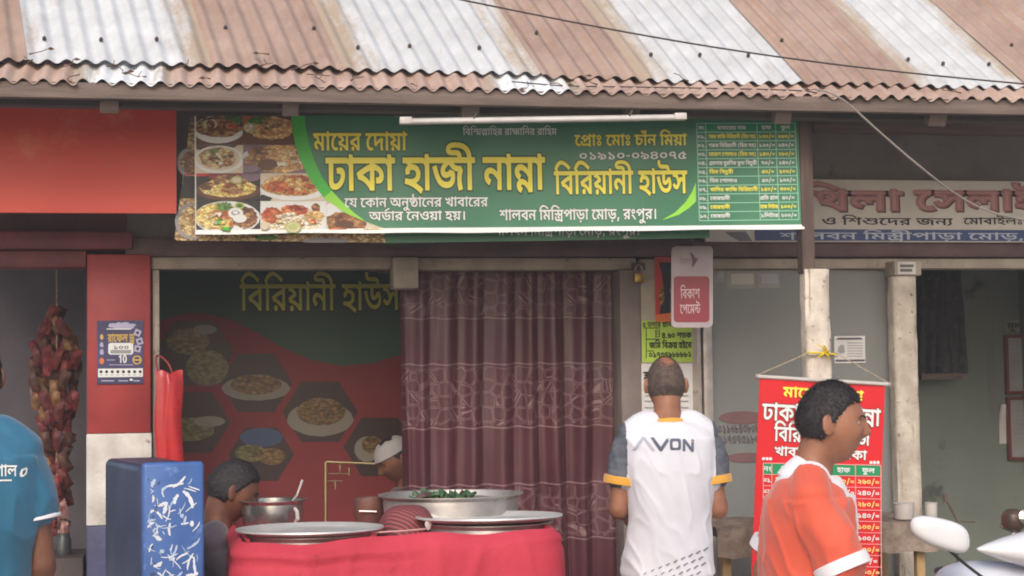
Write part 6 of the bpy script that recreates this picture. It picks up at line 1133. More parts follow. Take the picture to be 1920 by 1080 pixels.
def drape(x0, x1, zt, zb, Y, nx, nz_, seed, amp, freq, hemw=.0):
    """hanging cloth with soft folds; uv is measured along the cloth in metres"""
    mb = MB(); V = []; UV = []
    for j in range(nz_+1):
        vv = j/nz_; z = zt+(zb-zt)*vv; s_ = 0; last = None
        for i in range(nx+1):
            u = i/nx; x = x0+(x1-x0)*u
            ph = freq*u*2*math.pi+2.2*noise.noise(Vector((u*5, vv*.7, seed)))
            a = amp*(.55+.6*noise.noise(Vector((u*3.3+9, vv*.5, seed)))+.25)*(.75+.35*vv)
            y = Y+a*(math.sin(ph)+.3*math.sin(ph*2+1))+.012*noise.noise(Vector((u*9, vv*5, seed+4)))
            p = Vector((x+.3*a*math.cos(ph)+hemw*vv*(u-.5), y, z+.004*math.sin(ph)))
            if last is not None: s_ += (p-last).length
            last = p; V.append(p); UV.append((s_, z))
    q = nx+1
    mb.add(V, [(j*q+i, j*q+i+1, (j+1)*q+i+1, (j+1)*q+i) for j in range(nz_) for i in range(nx)], 0, UV)
    return mb
curtain_thing = thing('curtain', 'plum brown satin curtain with lattice bands drawn across half the open front', 'curtain', ((cx0+cx1)/2, YC, .2))
drape(cx0, cx1, ctop, .16, YC, 240, 60, 2, .03, 8).build('curtain_cloth', m_cur, curtain_thing, smooth=True, angle=180)
mb = MB(); mb.tube([(cx0-.1, YC, ctop-.004), (cx1+.06, YC, ctop-.004)], .009, 10); mb.build('curtain_pole', m_wood_dark, curtain_thing, smooth=True)

# dark cloth hanging in the right shop, shelf and framed lists
m_gcl = mat('charcoal patterned cloth', S(74, 72, 76), S(54, 52, 58), scale=26, rough=.8, bump=.1, spot=S(104, 100, 100), sth=.6, sscale=30)
x0, x1, z0, z1 = rect(1728, 505, 1802, 700, 9.55)
dc = thing('hanging_cloth', 'charcoal patterned cloth hanging on the grey green wall', 'cloth', (x0, 9.55, z0)); drape(x0, x1, z1+.1, z0, 9.55, 50, 24, 8, .02, 3, .05).build('cloth', m_gcl, dc, smooth=True)
x0, x1, z0, z1 = rect(1715, 700, 1792, 712, 9.6)
mb = MB(); mb.box(x0, x1, 9.5, 9.748, z0, z1); tag(mb.build('wall_shelf', m_fascia, bevel=.004), 'narrow brown plank shelf on the grey green wall under the charcoal cloth', 'shelf')
for k, (a, c, lab) in enumerate(((628, 738, 'upper framed list with dark red frame on the grey green wall'), (744, 862, 'lower framed list with dark red frame on the grey green wall'))):
    x0, x1, z0, z1 = rect(1886+4*k, a, 1990, c, 9.72)
    th = thing('framed_list', lab, 'framed list', (x0, 9.72, z0), 'framed lists on the right wall')
    mb = MB(); f = .018
    for q in ((x0, x1, z1-f, z1), (x0, x1, z0, z0+f), (x0, x0+f, z0+f, z1-f), (x1-f, x1, z0+f, z1-f)): mb.box(q[0], q[1], 9.715, 9.745, q[2], q[3])
    mb.build('frame', mat('oxblood frame', S(120, 62, 60), rough=.4), th)
    mb = MB(); mb.box(x0+f, x1-f, 9.73, 9.744, z0+f, z1-f); mb.build('sheet', mat('grey paper', S(160, 160, 158), S(146, 146, 146), rough=.6), th)
    mb = MB()
    for j in range(8): mb.box(x0+.04, x1-.05-.02*(j % 3), 9.728, 9.7295, z1-.06-j*.028, z1-.052-j*.028)
    mb.build('print', p_grey, th)
pR = Plane((0, 9.747, 0), (1, 0, 0), (0, 0, 1))
def ops(mb): pR.text(mb, 'মূল্য', 1888, 1922, 606, 617, .004, 0, 0)
paper('price_heading', 'strip of paper lettered above the framed lists', 'notice', 1884, 600, 1960, 622, mat('greenish paper', S(140, 146, 138), rough=.8), ops, [p_black], plane=pR, Y=9.747)
paper('loose_paper', 'small loose white paper pinned left of the lower framed list', 'paper', 1873, 758, 1889, 832, m_paper, None, [], plane=pR, Y=9.747, curl=.03)

# red bag hung by its strap beside the left jamb
m_bag = mat('red plastic bag', S(182, 42, 46), S(164, 36, 40), scale=7, rough=.3, bump=.12, bscale=18)
YB = 7.86
x0, x1, z0, z1 = rect(291, 694, 342, 900, YB)
rb = thing('red_bag', 'slim red plastic bag hung by a looped strap beside the left jamb', 'bag', ((x0+x1)/2, YB, z1))
mb = MB(); nx, nrow = 14, 30; V = []
for s_ in (-1, 1):
    for j in range(nrow+1):
        for i in range(nx+1):
            u, vv = i/nx, j/nrow
            notch = .018*max(0, 1-abs(u-.55)/.25)*(vv > .9)
            th_ = .004+.024*math.sin(math.pi*u)**.6*math.sin(math.pi*min(1, .04+vv*.96))**.4
            fold = .006*math.sin(u*9+vv*3)+.008*math.exp(-((u-.35-.1*vv)/.07)**2)
            V.append((x0+(x1-x0)*u+.004*math.sin(vv*9), YB+s_*th_-(fold if s_ < 0 else 0), z0+(z1-z0)*vv-notch))
q = nx+1; F = [(j*q+i, j*q+i+1, (j+1)*q+i+1, (j+1)*q+i) for j in range(nrow) for i in range(nx)]
F2 = [tuple(len(V)//2+k for k in f)[::-1] for f in F]
mb.add(V, F+F2); mb.build('bag', m_bag, rb, smooth=True, angle=70)
mb = MB(); a = at(294, 668, YB+.1); pts = [at(299, 706, YB), at(293, 684, YB+.05), a, at(304, 670, YB+.05), at(317, 684, YB), at(326, 708, YB)]
def smoothpts(p, n=4):
    r = []
    p = [Vector(q) for q in p]
    for i in range(len(p)-1):
        a, b_, c, d = p[max(0, i-1)], p[i], p[i+1], p[min(len(p)-1, i+2)]
        for k in range(n):
            t_ = k/n; r.append(.5*((2*b_)+(c-a)*t_+(2*a-5*b_+4*c-d)*t_*t_+(3*b_-a-3*c+d)*t_**3))
    return r+[p[-1]]
mb.tube(smoothpts(pts), .0045, 8); mb.build('strap', mat('dull red strap', S(150, 56, 54), rough=.5), rb, smooth=True)

# padlock on the shutter post
x0, x1, z0, z1 = rect(1189, 511, 1207, 530, 7.955)
pl2 = thing('padlock', 'small brass padlock hanging at the top of the grey shutter post', 'padlock', ((x0+x1)/2, 7.955, z0))
m_brass = mat('worn brass', S(186, 150, 84), S(150, 116, 64), scale=40, rough=.35, metal=.7)
mb = MB(); mb.box(x0, x1, 7.945, 7.966, z0, z1); mb.build('lock_body', m_brass, pl2, bevel=.004)
mb = MB(); r_ = (x1-x0)*.34; c = Vector(((x0+x1)/2, 7.955, z1)); mb.tube([c+Vector((r_*math.cos(w), 0, .012+r_*math.sin(w)*1.5)) for w in [math.pi*k/8 for k in range(9)]], .0032, 8)
mb.build('shackle', mat('steel', S(170, 166, 162), rough=.3, metal=.9, bump=0), pl2, smooth=True)
mb = MB(); mb.box(x0-.006, x1+.012, 7.967, 7.98, z1+.012, z1+.05); mb.build('hasp', m_wood_dark, pl2, bevel=.003)

# blue cabinet at the street edge
m_cside = mat('navy cabinet side', S(56, 64, 94), S(46, 54, 80), scale=5, rough=.35, bump=.06, spot=S(78, 80, 96), sth=.68, sscale=10)
m_cfront = mat('bright blue painted sheet', S(72, 108, 170), S(58, 90, 150), scale=6, rough=.36, bump=.1, spot=S(124, 152, 200), sth=.6, sscale=14)
c0 = at(268, 885, 6.0); c1 = at(388, 870, 5.97)
fx = Vector((math.cos(R(12)), math.sin(R(12)), 0)); fb = Vector((-math.sin(R(12)), math.cos(R(12)), 0))
wcb = (c1-c0).dot(fx); ztp = at(320, 868, 6.0).z; dep = .7
cb = thing('blue_cabinet', 'narrow navy cabinet with bright blue end panel covered in peeled white sticker scraps', 'cabinet', (c0.x, c0.y, 0))
def cab(a0, a1, b0, b1, z0, z1, mb):
    V = [Vector((c0.x, c0.y, 0))+fx*a+fb*b_+Vector((0, 0, z)) for a in (a0, a1) for b_ in (b0, b1) for z in (z0, z1)]
    mb.add(V, [(0, 1, 3, 2), (4, 6, 7, 5), (0, 4, 5, 1), (2, 3, 7, 6), (0, 2, 6, 4), (1, 5, 7, 3)])
mb = MB(); cab(-.012, wcb-.004, .012, dep, 0, ztp-.006, mb); mb.build('body', m_cside, cb, bevel=.025, segs=3)
mb = MB(); cab(-.002, wcb+.006, -.012, .03, .004, ztp+.002, mb); mb.build('end_panel', m_cfront, cb, bevel=.014, segs=3)
pc = Plane(Vector((c0.x, c0.y, 0))+fb*-.0122, fx, (0, 0, 1))
mb = MB(); rs = random.Random(5)
def scrap(u, v_, l, w, a, m=0):
    n = 9; p = []
    bend = rs.uniform(-.5, .5)
    for s_ in (1, -1):
        for k in range(n+1) if s_ == 1 else range(n, -1, -1):
            t_ = k/n-.5; ww = w*(.35+.65*math.cos(t_*2.6))*rs.uniform(.6, 1.2)
            x, y = t_*l, bend*l*(t_*t_)+s_*ww/2; p.append((u+x*math.cos(a)-y*math.sin(a), v_+x*math.sin(a)+y*math.cos(a)))
    p = [(min(max(x, .012), wcb-.012), min(max(y, .02), ztp-.03)) for x, y in p]
    pc.polyuv(mb, p, .0015+rs.random()*.0015, m)
for k in range(230):
    near = k < 80
    u = rs.gauss(.04, .016) if near else rs.uniform(.06, wcb-.015)
    scrap(u, rs.uniform(.15, ztp-.06), rs.uniform(.012, .04) if near else rs.uniform(.014, .07), rs.choice((.003, .005, .009, .015)), rs.choice((0, 1.57, .6, -.7, 1.2))+rs.uniform(-.4, .4), rs.choice((0, 0, 0, 1)))
for k in range(60): scrap(rs.gauss(.036, .012), rs.uniform(.3, ztp-.05), rs.uniform(.006, .016), rs.uniform(.003, .007), rs.uniform(0, 3), rs.choice((1, 2)))
mb.build('sticker_scraps', [flat('sticker scrap white', 222, 226, 234, .5), flat('sticker scrap bluish', 176, 196, 224, .5), flat('sticker scrap dark', 60, 62, 66, .7)], cb)

# ------------------------------------------------------------------ the food counter
def zat(px, py, Y): return at(px, py, Y).z
m_steel = mat('scuffed stainless steel', S(226, 225, 224), S(206, 205, 204), scale=9, rough=.4, rvar=.1, metal=.4, bump=.05, bscale=200)
m_steel2 = mat('dull aluminium', S(188, 182, 178), S(160, 154, 150), scale=8, rough=.5, metal=.7, bump=.06, spot=S(96, 84, 76), sth=.64)
m_sauce = mat('dark food', S(70, 50, 40), S(50, 36, 30), scale=30, rough=.4, bump=.4)
YT = 5.98
tx0, tx1 = at(455, 1030, YT).x, at(1042, 1030, YT).x
zt0 = at(600, 1014, YT).z; zt1 = at(1000, 990, YT).z
ct = thing('food_counter', 'wooden counter under a red cloth carrying the steel pots and trays', 'counter', ((tx0+tx1)/2, 6.4, 0))
zb = zt0-.06
mb = MB(); mb.box(tx0+.02, tx1-.02, YT+.03, 6.95, zb-.03, zb); mb.build('counter_top', m_fascia, ct, bevel=.004)
for x in (tx0+.05, tx1-.05):
    for y in (YT+.07, 6.9):
        mb = MB(); mb.box(x-.025, x+.025, y-.025, y+.025, 0, zb-.03); mb.build('table_support', m_fascia, ct, bevel=.004)
m_rcl = mat('red cotton cloth', S(192, 54, 74), S(176, 46, 64), scale=4, rough=.8, bump=.25, bscale=45, sheen=0, spot=S(150, 38, 50), sth=.6, sscale=7)
path = []
def corner_points(cx, cy, r, a0, a1, n=8): return [(cx+r*math.cos(R(a0+(a1-a0)*k/n)), cy+r*math.sin(R(a0+(a1-a0)*k/n))) for k in range(n+1)]
r_ = .07
side = [(tx0, 6.9-.07*k) for k in range(12)]
front = [(tx0+r_+(tx1-tx0-2*r_)*k/70, YT) for k in range(1, 70)]
path = side+corner_points(tx0+r_, YT+r_, r_, 180, 270)+front+corner_points(tx1-r_, YT+r_, r_, 270, 360)+[(tx1, y) for _, y in side[::-1]]
mb = MB(); V = []; UV = []; n = len(path); rows_ = 44
cen = Vector(((tx0+tx1)/2, 6.4, 0)); s_ = 0
for i, (x, y) in enumerate(path):
    a = Vector(path[max(0, i-1)]+(0,)); c = Vector(path[min(n-1, i+1)]+(0,)); tg = (c-a).normalized(); nn = Vector((tg.y, -tg.x, 0))
    if i: s_ += (Vector(path[i])-Vector(path[i-1])).length
    f = min(1, max(0, (x-tx0)/(tx1-tx0)))
    zt = zt0+(zt1-zt0)*max(0, (f-.35)/.65)**.8+.004*math.sin(f*23)
    for j in range(rows_+1):
        d = (j/rows_)**1.35*(zt-.03)
        fl = .04*(1-math.exp(-d/.03))+.03*d
        # a gathered roll under the edge and long soft folds below
        roll = .012*math.exp(-((d-.035-.02*math.sin(f*3))/.014)**2)-.01*math.exp(-((d-.062-.015*math.sin(f*4+1))/.012)**2)
        fold = (.010+.016*d)*noise.noise(Vector((s_*3.4+d*1.2, d*.8, 3)))+.004*noise.noise(Vector((s_*16, d*5, 7)))+.007*math.exp(-((d-.16-.10*abs(f-.45))/.03)**2)*(1-abs(f-.5))
        sag = .008*math.sin(f*math.pi*3)*math.exp(-d/.1)
        crease = 0
        for ca, cb, cw, ch in ((.1, .9, .012, .011), (.2, .3, .016, .008), (.33, -.7, .014, .013), (.52, .55, .011, .009), (.62, -.2, .018, .01), (.72, -.9, .013, .013), (.9, .5, .012, .01)):
            crease += ch*math.exp(-((f-ca-cb*(d-.1)*.35+.02*noise.noise(Vector((d*6, ca*9, 0))))/cw)**2)*min(1, d/.08)*math.exp(-d/.5)
        p = Vector((x, y, zt-d-sag))+nn*(fl+roll+fold+crease); V.append(p)
q = rows_+1
mb.add(V, [(i*q+j, (i+1)*q+j, (i+1)*q+j+1, i*q+j+1) for i in range(n-1) for j in range(rows_)])
# the top of the cloth, dished inside the rim
topo = [V[i*q] for i in range(n)]; inn = [Vector((cen.x+(p.x-cen.x)*.93, cen.y+(p.y-cen.y)*.93, zb+.006)) for p in topo]
mb.add(topo+inn, [(i, i+1, n+i+1, n+i)[::-1] for i in range(n-1)]); mb.add(inn, [tuple(range(n))])
cl = mb.build('red_cloth', m_rcl, None, smooth=True, angle=180)
tag(cl, 'plain red cloth draped over the food counter down to the ground', 'cloth')

def tray(name, label, px, py, Y, R_, tilt=0, zpot=None):
    c = at(px, py, Y); th = thing(name, label, 'tray', c, 'steel trays on the pots')
    tm = Matrix.Rotation(R(tilt), 3, 'X')
    mb = MB(); r = R_
    mb.lathe(c, [(.001, -.012), (r*.5, -.0125), (r*.8, -.012), (r*.86, -.009), (r*.93, .001), (r*.97, .004), (r, .003), (r*1.004, -.003), (r*.985, -.007), (r*.9, -.012), (r*.85, -.018), (r*.5, -.019), (.001, -.019)], 72, tilt=tm)
    mb.build('tray_dish', m_steel, th, smooth=True, angle=50)
    return c
def pot(name, label, c, r, h, m, lip=.012, taper=.9, group='cooking pots on the counter', fill_=None):
    th = thing(name, label, 'pot', (c.x, c.y, c.z-h), group)
    mb = MB(); z = 0
    mb.lathe(c, [(.001, -h), (r*taper*.8, -h), (r*taper*.93, -h+.012), (r*taper, -h+.05), (r*.985, -.03), (r*.975, -.014), (r+lip, 0), (r+lip, .004), (r-.004, .002), (r*.95, -.02), (r*.93, -h*.45), (.001, -h*.45)], 64)
    o = mb.build('pot_body', m, th, smooth=True, angle=45)
    if fill_:
        mb = MB(); mb.lathe(c, [(.001, fill_[0]), (r*.6, fill_[0]-.004), (r*.95, fill_[0]-.012), (r*.95, fill_[0]-.03), (.001, fill_[0]-.03)], 48)
        for i, v_ in enumerate(mb.V): mb.V[i] = v_+Vector((0, 0, .006*noise.noise(v_*30)))
        mb.build('contents', fill_[1], th, smooth=True)
    return th
t1 = tray('steel_tray', 'flat steel tray on the left front of the red counter', 581, 990, 6.28, .268, -.5)
t2 = tray('steel_tray', 'flat steel tray on the right front, lying on a brown banded pot', 917, 967, 6.3, .274, -1.2)
pot('covered_pot', 'shallow pot under the left steel tray', t1-Vector((0, 0, .021)), .22, t1.z-.021-zb-.008, m_steel2)
pot('covered_pot', 'shallow pot under the right steel tray', t2-Vector((0, 0, .024)), .225, t2.z-.024-zb-.008, m_steel2)
bc = at(845, 927, 6.72)
bpz = pot('wide_pan', 'widest steel pan behind the trays with green leaves on top', bc, .272, bc.z-zb-.008, m_steel2, .016, .96, fill_=(-.012, m_steel2))
m_leafg = mat('lettuce green', S(70, 104, 66), S(44, 70, 48), scale=20, rough=.5, bump=.2); m_leafd = mat('wilted purple leaf', S(92, 64, 60), S(60, 44, 44), scale=20, rough=.6)
lf = thing('salad_leaves', 'small heap of green salad leaves on the wide pan', 'leaves', bc+Vector((-.05, -.1, .002)))
rl = random.Random(11)
for k in range(22):
    mb = MB(); c = bc+Vector((rl.uniform(-.15, .06), rl.uniform(-.2, -.05), rl.uniform(-.006, .008))); w = rl.uniform(.02, .042); a = rl.uniform(0, 6.28); V = []
    for j in range(6):
        for i in range(5):
            u, v_ = i/4-.5, j/5; ww = w*math.sin(math.pi*(.12+.85*v_))
            p = Vector((u*2*ww*.6, (v_-.5)*w*1.9, .010*math.cos(u*5)+.012*math.sin(v_*4+k)+.008*noise.noise(Vector((u*5, v_*5, k)))))
            V.append(c+Matrix.Rotation(a, 3, 'Z') @ (Matrix.Rotation(rl.uniform(-.15, .15), 3, 'X') @ p))
    mb.add(V, [(j*5+i, j*5+i+1, j*5+i+6, j*5+i+5) for j in range(5) for i in range(4)])
    mb.build('leaf', m_leafd if k % 6 == 0 else m_leafg, lf, smooth=True)
lc = at(510, 938, 6.8)
lp = pot('cooking_pot', 'small bright steel pot with a ladle beside the cook', lc, .122, lc.z-zb-.008, mat('bright pot steel', S(200, 198, 196), S(176, 174, 172), scale=9, rough=.28, rvar=.08, metal=.92, bump=.04, bscale=150), .012, .92, fill_=(-.03, m_sauce))
mb = MB(); mb.tube([at(540, 950, 6.78), at(557, 928, 6.76), at(567, 900, 6.74)], [.004, .004, .0055], 8); mb.lathe(at(538, 955, 6.78), [(.001, -.02), (.02, -.012), (.026, 0), (.02, -.008), (.001, -.014)], 16)
tag(mb.build('ladle', m_steel, None, smooth=True), 'steel ladle standing in the small bright pot', 'ladle')
mb = MB(); hcx = at(553, 965, 6.68); mb.tube([hcx+Vector((0, 0, .025)), hcx+Vector((.008, -.012, .012)), hcx+Vector((.01, -.012, -.016)), hcx+Vector((.002, 0, -.03))], [.006, .008, .009, .007], 8); mb.build('handle', m_lampw, lp, smooth=True)
# wrapped bundle with slanting stripes between the trays
m_maroon = bpy.data.materials.new('striped maroon cloth'); t, b = nodes(m_maroon); L = t.links.new; N = t.nodes.new
tcn = N('ShaderNodeTexCoord'); wvn = N('ShaderNodeTexWave'); wvn.inputs['Scale'].default_value = 26; wvn.inputs['Distortion'].default_value = .5; wvn.bands_direction = 'DIAGONAL'; L(tcn.outputs['Object'], wvn.inputs[0])
rpn = N('ShaderNodeValToRGB'); rpn.color_ramp.elements[0].color = S(72, 36, 40); rpn.color_ramp.elements[1].color = S(148, 74, 78); L(wvn.outputs[0], rpn.inputs[0]); L(rpn.outputs[0], b.inputs['Base Color']); b.inputs['Roughness'].default_value = .75
cbx = at(764, 1000, 6.42); mb = MB(); V = []
zz = zb+.01; hh = zat(764, 947, 6.42)-zz
for j in range(15):
    for i in range(36):
        w = 2*math.pi*i/36; v_ = j/14; r = .115*math.cos(v_*math.pi/2)**.6*(1+.06*noise.noise(Vector((math.cos(w)*2, math.sin(w)*2, v_*3))))
        V.append((cbx.x+r*math.cos(w), 6.42+r*math.sin(w), zz+hh*math.sin(v_*math.pi/2)))
mb.add(V, [(j*36+i, j*36+(i+1) % 36, (j+1)*36+(i+1) % 36, (j+1)*36+i) for j in range(14) for i in range(36)])
tag(mb.build('wrapped_bundle', m_maroon, None, smooth=True), 'pot wrapped in slant striped maroon cloth between the two trays', 'bundle')
sp = thing('serving_spoon', 'pale spoon with a long pinkish handle lying between the trays', 'spoon', at(801, 988, 6.2))
mb = MB(); mb.tube([at(695, 999, 6.16), at(750, 996, 6.17), at(797, 992, 6.2)], .0035, 8); mb.build('spoon_handle', mat('pinkish plastic', S(206, 160, 156), rough=.4), sp, smooth=True)
mb = MB(); c = at(803, 983, 6.2); mb.lathe(c, [(.001, -.022), (.009, -.016), (.013, 0), (.009, .015), (.001, .02)], 16, sy=.4); mb.build('spoon_bowl', m_lampw, sp, smooth=True)

cw = at(693, 946, 6.85); clay = thing('clay_bowl', 'reddish brown clay bowl with a spoon left of the wide pan', 'bowl', (cw.x, cw.y, zb+.008))
mb = MB(); hcl = cw.z+.03-zb-.008; mb.lathe((cw.x, cw.y, zb+.008), [(.001, 0), (.04, 0), (.062, hcl*.5), (.066, hcl*.9), (.062, hcl), (.055, hcl*.98), (.05, hcl*.5), (.001, hcl*.4)], 36); mb.build('bowl_body', mat('brown clay', S(110, 70, 60), S(88, 56, 50), rough=.6), clay, smooth=True)
mb = MB(); mb.tube([cw+Vector((-.05, -.07, -.02)), cw+Vector((.02, -.075, -.024))], .004, 8); mb.build('spoon', m_steel, clay, smooth=True)

# thin gilt stand in the dim back of the eatery
gs = thing('metal_stand', 'thin gilt metal stand catching light in the dim eatery', 'stand', at(612, 945, 8.6))
m_gilt = mat('gilt metal', S(226, 206, 160), S(190, 168, 120), rough=.25, metal=.8, bump=0)
a = at(611, 866, 8.6); d_ = at(611, 1010, 8.6); e_ = at(709, 870, 8.6)
mb = MB(); mb.tube([a, d_], .008, 8); mb.build('upright', m_gilt, gs)
mb = MB(); mb.tube([a, e_], .006, 8); mb.build('top_rail', m_gilt, gs)
for py, px in ((888, 655), (902, 642)):
    mb = MB(); mb.tube([at(615, py, 8.6), at(px, py, 8.6)], .0035, 6); mb.build('rung', m_gilt, gs)
for px, py in ((629, 910), (655, 884), (638, 879)):
    mb = MB(); c = at(px, py, 8.59); mb.tube([c+Vector((0, 0, .02)), c-Vector((0, 0, .02))], [.007, .004], 8); mb.build('hook', m_gilt, gs)
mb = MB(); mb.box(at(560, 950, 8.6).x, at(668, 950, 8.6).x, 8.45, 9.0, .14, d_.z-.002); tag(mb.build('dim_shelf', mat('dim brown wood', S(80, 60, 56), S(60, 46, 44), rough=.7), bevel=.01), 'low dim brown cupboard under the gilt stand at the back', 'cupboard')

# bunch of snack packets in the dark shop on the left
m_pk = [mat('packet foil '+n_, S(*c), S(*d), scale=26, rough=.5, bump=.5, bscale=50, spec=.3) for n_, c, d in (('red', (128, 50, 48), (84, 36, 38)), ('maroon', (112, 52, 52), (78, 40, 42)), ('gold', (150, 112, 74), (104, 72, 50)), ('silver pink', (164, 126, 120), (104, 66, 64)), ('brown', (98, 66, 54), (70, 48, 42)))]
names = ['red', 'maroon', 'golden', 'silvery pink', 'brown']
rk = random.Random(21)
def packet_mesh(w, h):
    mb = MB(); n = 6; V = []
    for s_ in (-1, 1):
        for j in range(n+1):
            for i in range(n+1):
                u, v_ = i/n, j/n; V.append(((u-.5)*w, s_*.022*(math.sin(math.pi*u)*math.sin(math.pi*v_))**.5+.004*math.sin(u*11+v_*7), (v_-.5)*h))
    q = n+1; F = [(j*q+i, j*q+i+1, (j+1)*q+i+1, (j+1)*q+i) for j in range(n) for i in range(n)]
    return mb.add(V, F+[tuple(q*q+k for k in f)[::-1] for f in F])
proto = [packet_mesh(.05, .1).build('snack_packet', m, None, smooth=True) for m in m_pk]
first = [True]*5
def spread(py):                          # left and right edge of the bunch at this height
    pts = [(585, 94, 118), (620, 72, 136), (680, 56, 148), (740, 58, 144), (780, 76, 138), (860, 80, 134), (930, 84, 134), (1000, 96, 126)]
    for (a, l0, r0_), (c, l1, r1_) in zip(pts, pts[1:]):
        if a <= py <= c: f = (py-a)/(c-a); return l0+(l1-l0)*f, r0_+(r1_-r0_)*f
    return 96, 124
k = 0
for row in range(21):
    py = 592+row*20; l, r = spread(py); nn_ = max(2, int((r-l)/15))
    for i in range(nn_):
        c = int(rk.choice((0, 0, 0, 1, 1, 1, 2, 3, 4, 4)))
        o = proto[c] if first[c] else proto[c].copy()
        if not first[c]: C.objects.link(o)
        first[c] = False
        px = l+(r-l)*(i+.5)/nn_+rk.uniform(-5, 5)
        p = at(px, py+rk.uniform(-6, 6), 8.45+rk.uniform(-.07, .07)); o.location = p
        o.rotation_euler = (rk.uniform(-.4, .4), rk.uniform(-.5, .5), rk.uniform(-.8, .8))
        tag(o, 'small %s foil snack packet in the hanging bunch of the dark left shop' % names[c], 'snack packet', 'snack packets hanging in the left shop')
mb = MB(); mb.tube([at(106, 470, 8.45), at(107, 600, 8.45), at(105, 800, 8.45), at(110, 1000, 8.45)], .004, 6); tag(mb.build('hanging_string', m_rope), 'string from which the snack packets hang', 'string')
mb = MB(); x0, x1, z0, z1 = rect(104, 1010, 134, 1040, 8.3); c = Vector(((x0+x1)/2, 8.3, z0)); w = (x1-x0)/2
mb.lathe(c, [(.001, 0), (w, 0), (w, .07), (w*.8, .085), (w*.8, .1), (.001, .1)], 20)
jo = mb.build('glass_jar', mat('dark jar glass', S(70, 72, 76), S(54, 56, 60), rough=.1, bump=0), smooth=True); tag(jo, 'small dark jar below the snack packets', 'jar')
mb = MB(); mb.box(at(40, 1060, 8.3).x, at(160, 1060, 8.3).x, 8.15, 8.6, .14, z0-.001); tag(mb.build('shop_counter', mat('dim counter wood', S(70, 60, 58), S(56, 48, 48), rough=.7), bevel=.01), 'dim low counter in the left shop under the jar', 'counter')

# rough table by the right shop with two cups
m_sack = mat('grey sacking', S(150, 134, 120), S(112, 98, 88), scale=14, rough=.9, bump=.8, bscale=40, spot=S(84, 72, 64), sth=.58, sscale=18)
YR = 7.32
rx0, rx1 = at(1343, 1000, YR).x, at(1756, 1000, YR).x; rz = at(1550, 982, YR).z
tb = thing('rough_table', 'rough table under grey sacking in front of the right shop', 'table', ((rx0+rx1)/2, 7.5, 0))
mb = MB(); mb.box(rx0+.02, rx1-.02, YR+.02, 7.85, rz-.05, rz-.012); mb.build('table_top', m_fascia, tb, bevel=.004)
for x in (rx0+.06, rx1-.06):
    for y in (YR+.06, 7.8): mb = MB(); mb.box(x-.02, x+.02, y-.02, y+.02, 0, rz-.05); mb.build('table_support', mat('yellowish wood', S(176, 146, 100), S(150, 120, 82), rough=.7), tb, bevel=.003)
mb = MB(); V = []; nx = 90; prof = [(.5, 0), (.25, .001), (.03, 0), (.0, -.006), (-.012, -.03), (-.016, -.07), (-.014, -.11), (-.012, -.14)]
for i in range(nx+1):
    x = rx0+(rx1-rx0)*i/nx; rag = .03*noise.noise(Vector((x*7, 0, 5)))
    for k_, (dy, dz_) in enumerate(prof):
        w = .012*noise.noise(Vector((x*11, k_*.7, 2)))*(k_ > 1)
        V.append((x, YR+dy-w*1.5, rz+dz_*(1+(rag*8 if k_ > 4 else 0))+.006*noise.noise(Vector((x*9, dy*9, 1)))))
q = len(prof)
mb.add(V, [(i*q+j, (i+1)*q+j, (i+1)*q+j+1, i*q+j+1) for i in range(nx) for j in range(q-1)])
so_ = mb.build('sacking', m_sack, None, smooth=True, angle=180); tag(so_, 'grey brown sacking spread over the rough table', 'sacking')
for k, (px0, px1, a, c, lab) in enumerate(((1677, 1713, 950, 980, 'wider white cup on the sacking beside the concrete post'), (1735, 1757, 947, 976, 'narrower white cup on the sacking right of the wider cup'))):
    x0, x1, z0, z1 = rect(px0, a, px1, c, YR+.08); w = (x1-x0)/2; h = z1-z0
    th = thing('white_cup', lab, 'cup', ((x0+x1)/2, YR+.08, rz+.004), 'white cups on the sacking')
    mb = MB(); mb.lathe(((x0+x1)/2, YR+.08, rz+.004), [(.001, 0), (w*.9, 0), (w*.93, .004), (w, h), (w*.95, h), (w*.86, .006), (.001, .006)], 32); mb.build('cup_body', m_lampw, th, smooth=True, angle=50)
    mb = MB(); mb.lathe(((x0+x1)/2, YR+.08, rz+.004), [(w*1.003, h*.93), (w*1.04, h*.95), (w*1.04, h*1.01), (w*.96, h*1.01)], 32); mb.build('rim', m_lampw, th, smooth=True)

mb = MB(); mb.tube([at(1771, 931, 7.5), at(1795, 977, 7.5)], .006, 6); mb.tube([at(1764, 978, 7.5), at(1828, 978, 7.5)], .004, 6); mb.tube([at(1795, 977, 7.5), at(1795, 1075, 7.5)], .006, 6); mb.tube([at(1772, 928, 7.5), at(1773, 941, 7.5)], .011, 8)
tag(mb.build('wire_stand', m_wood_dark, None, smooth=True), 'thin dark wire stand right of the two white cups', 'stand')
# cables
m_cable = mat('dusty cable', S(72, 62, 58), S(56, 50, 48), rough=.7); m_cable2 = mat('grey cable', S(150, 140, 134), S(130, 122, 116), rough=.6)
mb = MB(); a, c = at(790, -16, 6.4), at(2020, 166, 6.2)
mb.tube([a+(c-a)*(k/30)+Vector((0, 0, -.05*math.sin(math.pi*k/30))) for k in range(31)], .0036, 6); tag(mb.build('overhead_cable', m_cable, None, smooth=True), 'thin dark cable crossing in front of the tin roof', 'cable')
mb = MB(); pts = smoothpts([at(1530, 168, 6.84), at(1556, 174, 6.8), at(1592, 196, 6.8), at(1650, 248, 6.82), at(1720, 308, 6.85), at(1790, 362, 6.9), at(1850, 394, 6.95), at(1930, 414, 7.0), at(2060, 430, 7.05)], 5)
mb.tube(pts, .0048, 6); tag(mb.build('drooping_cable', m_cable2, None, smooth=True), 'grey cable drooping from the eave across the cream signboard', 'cable')
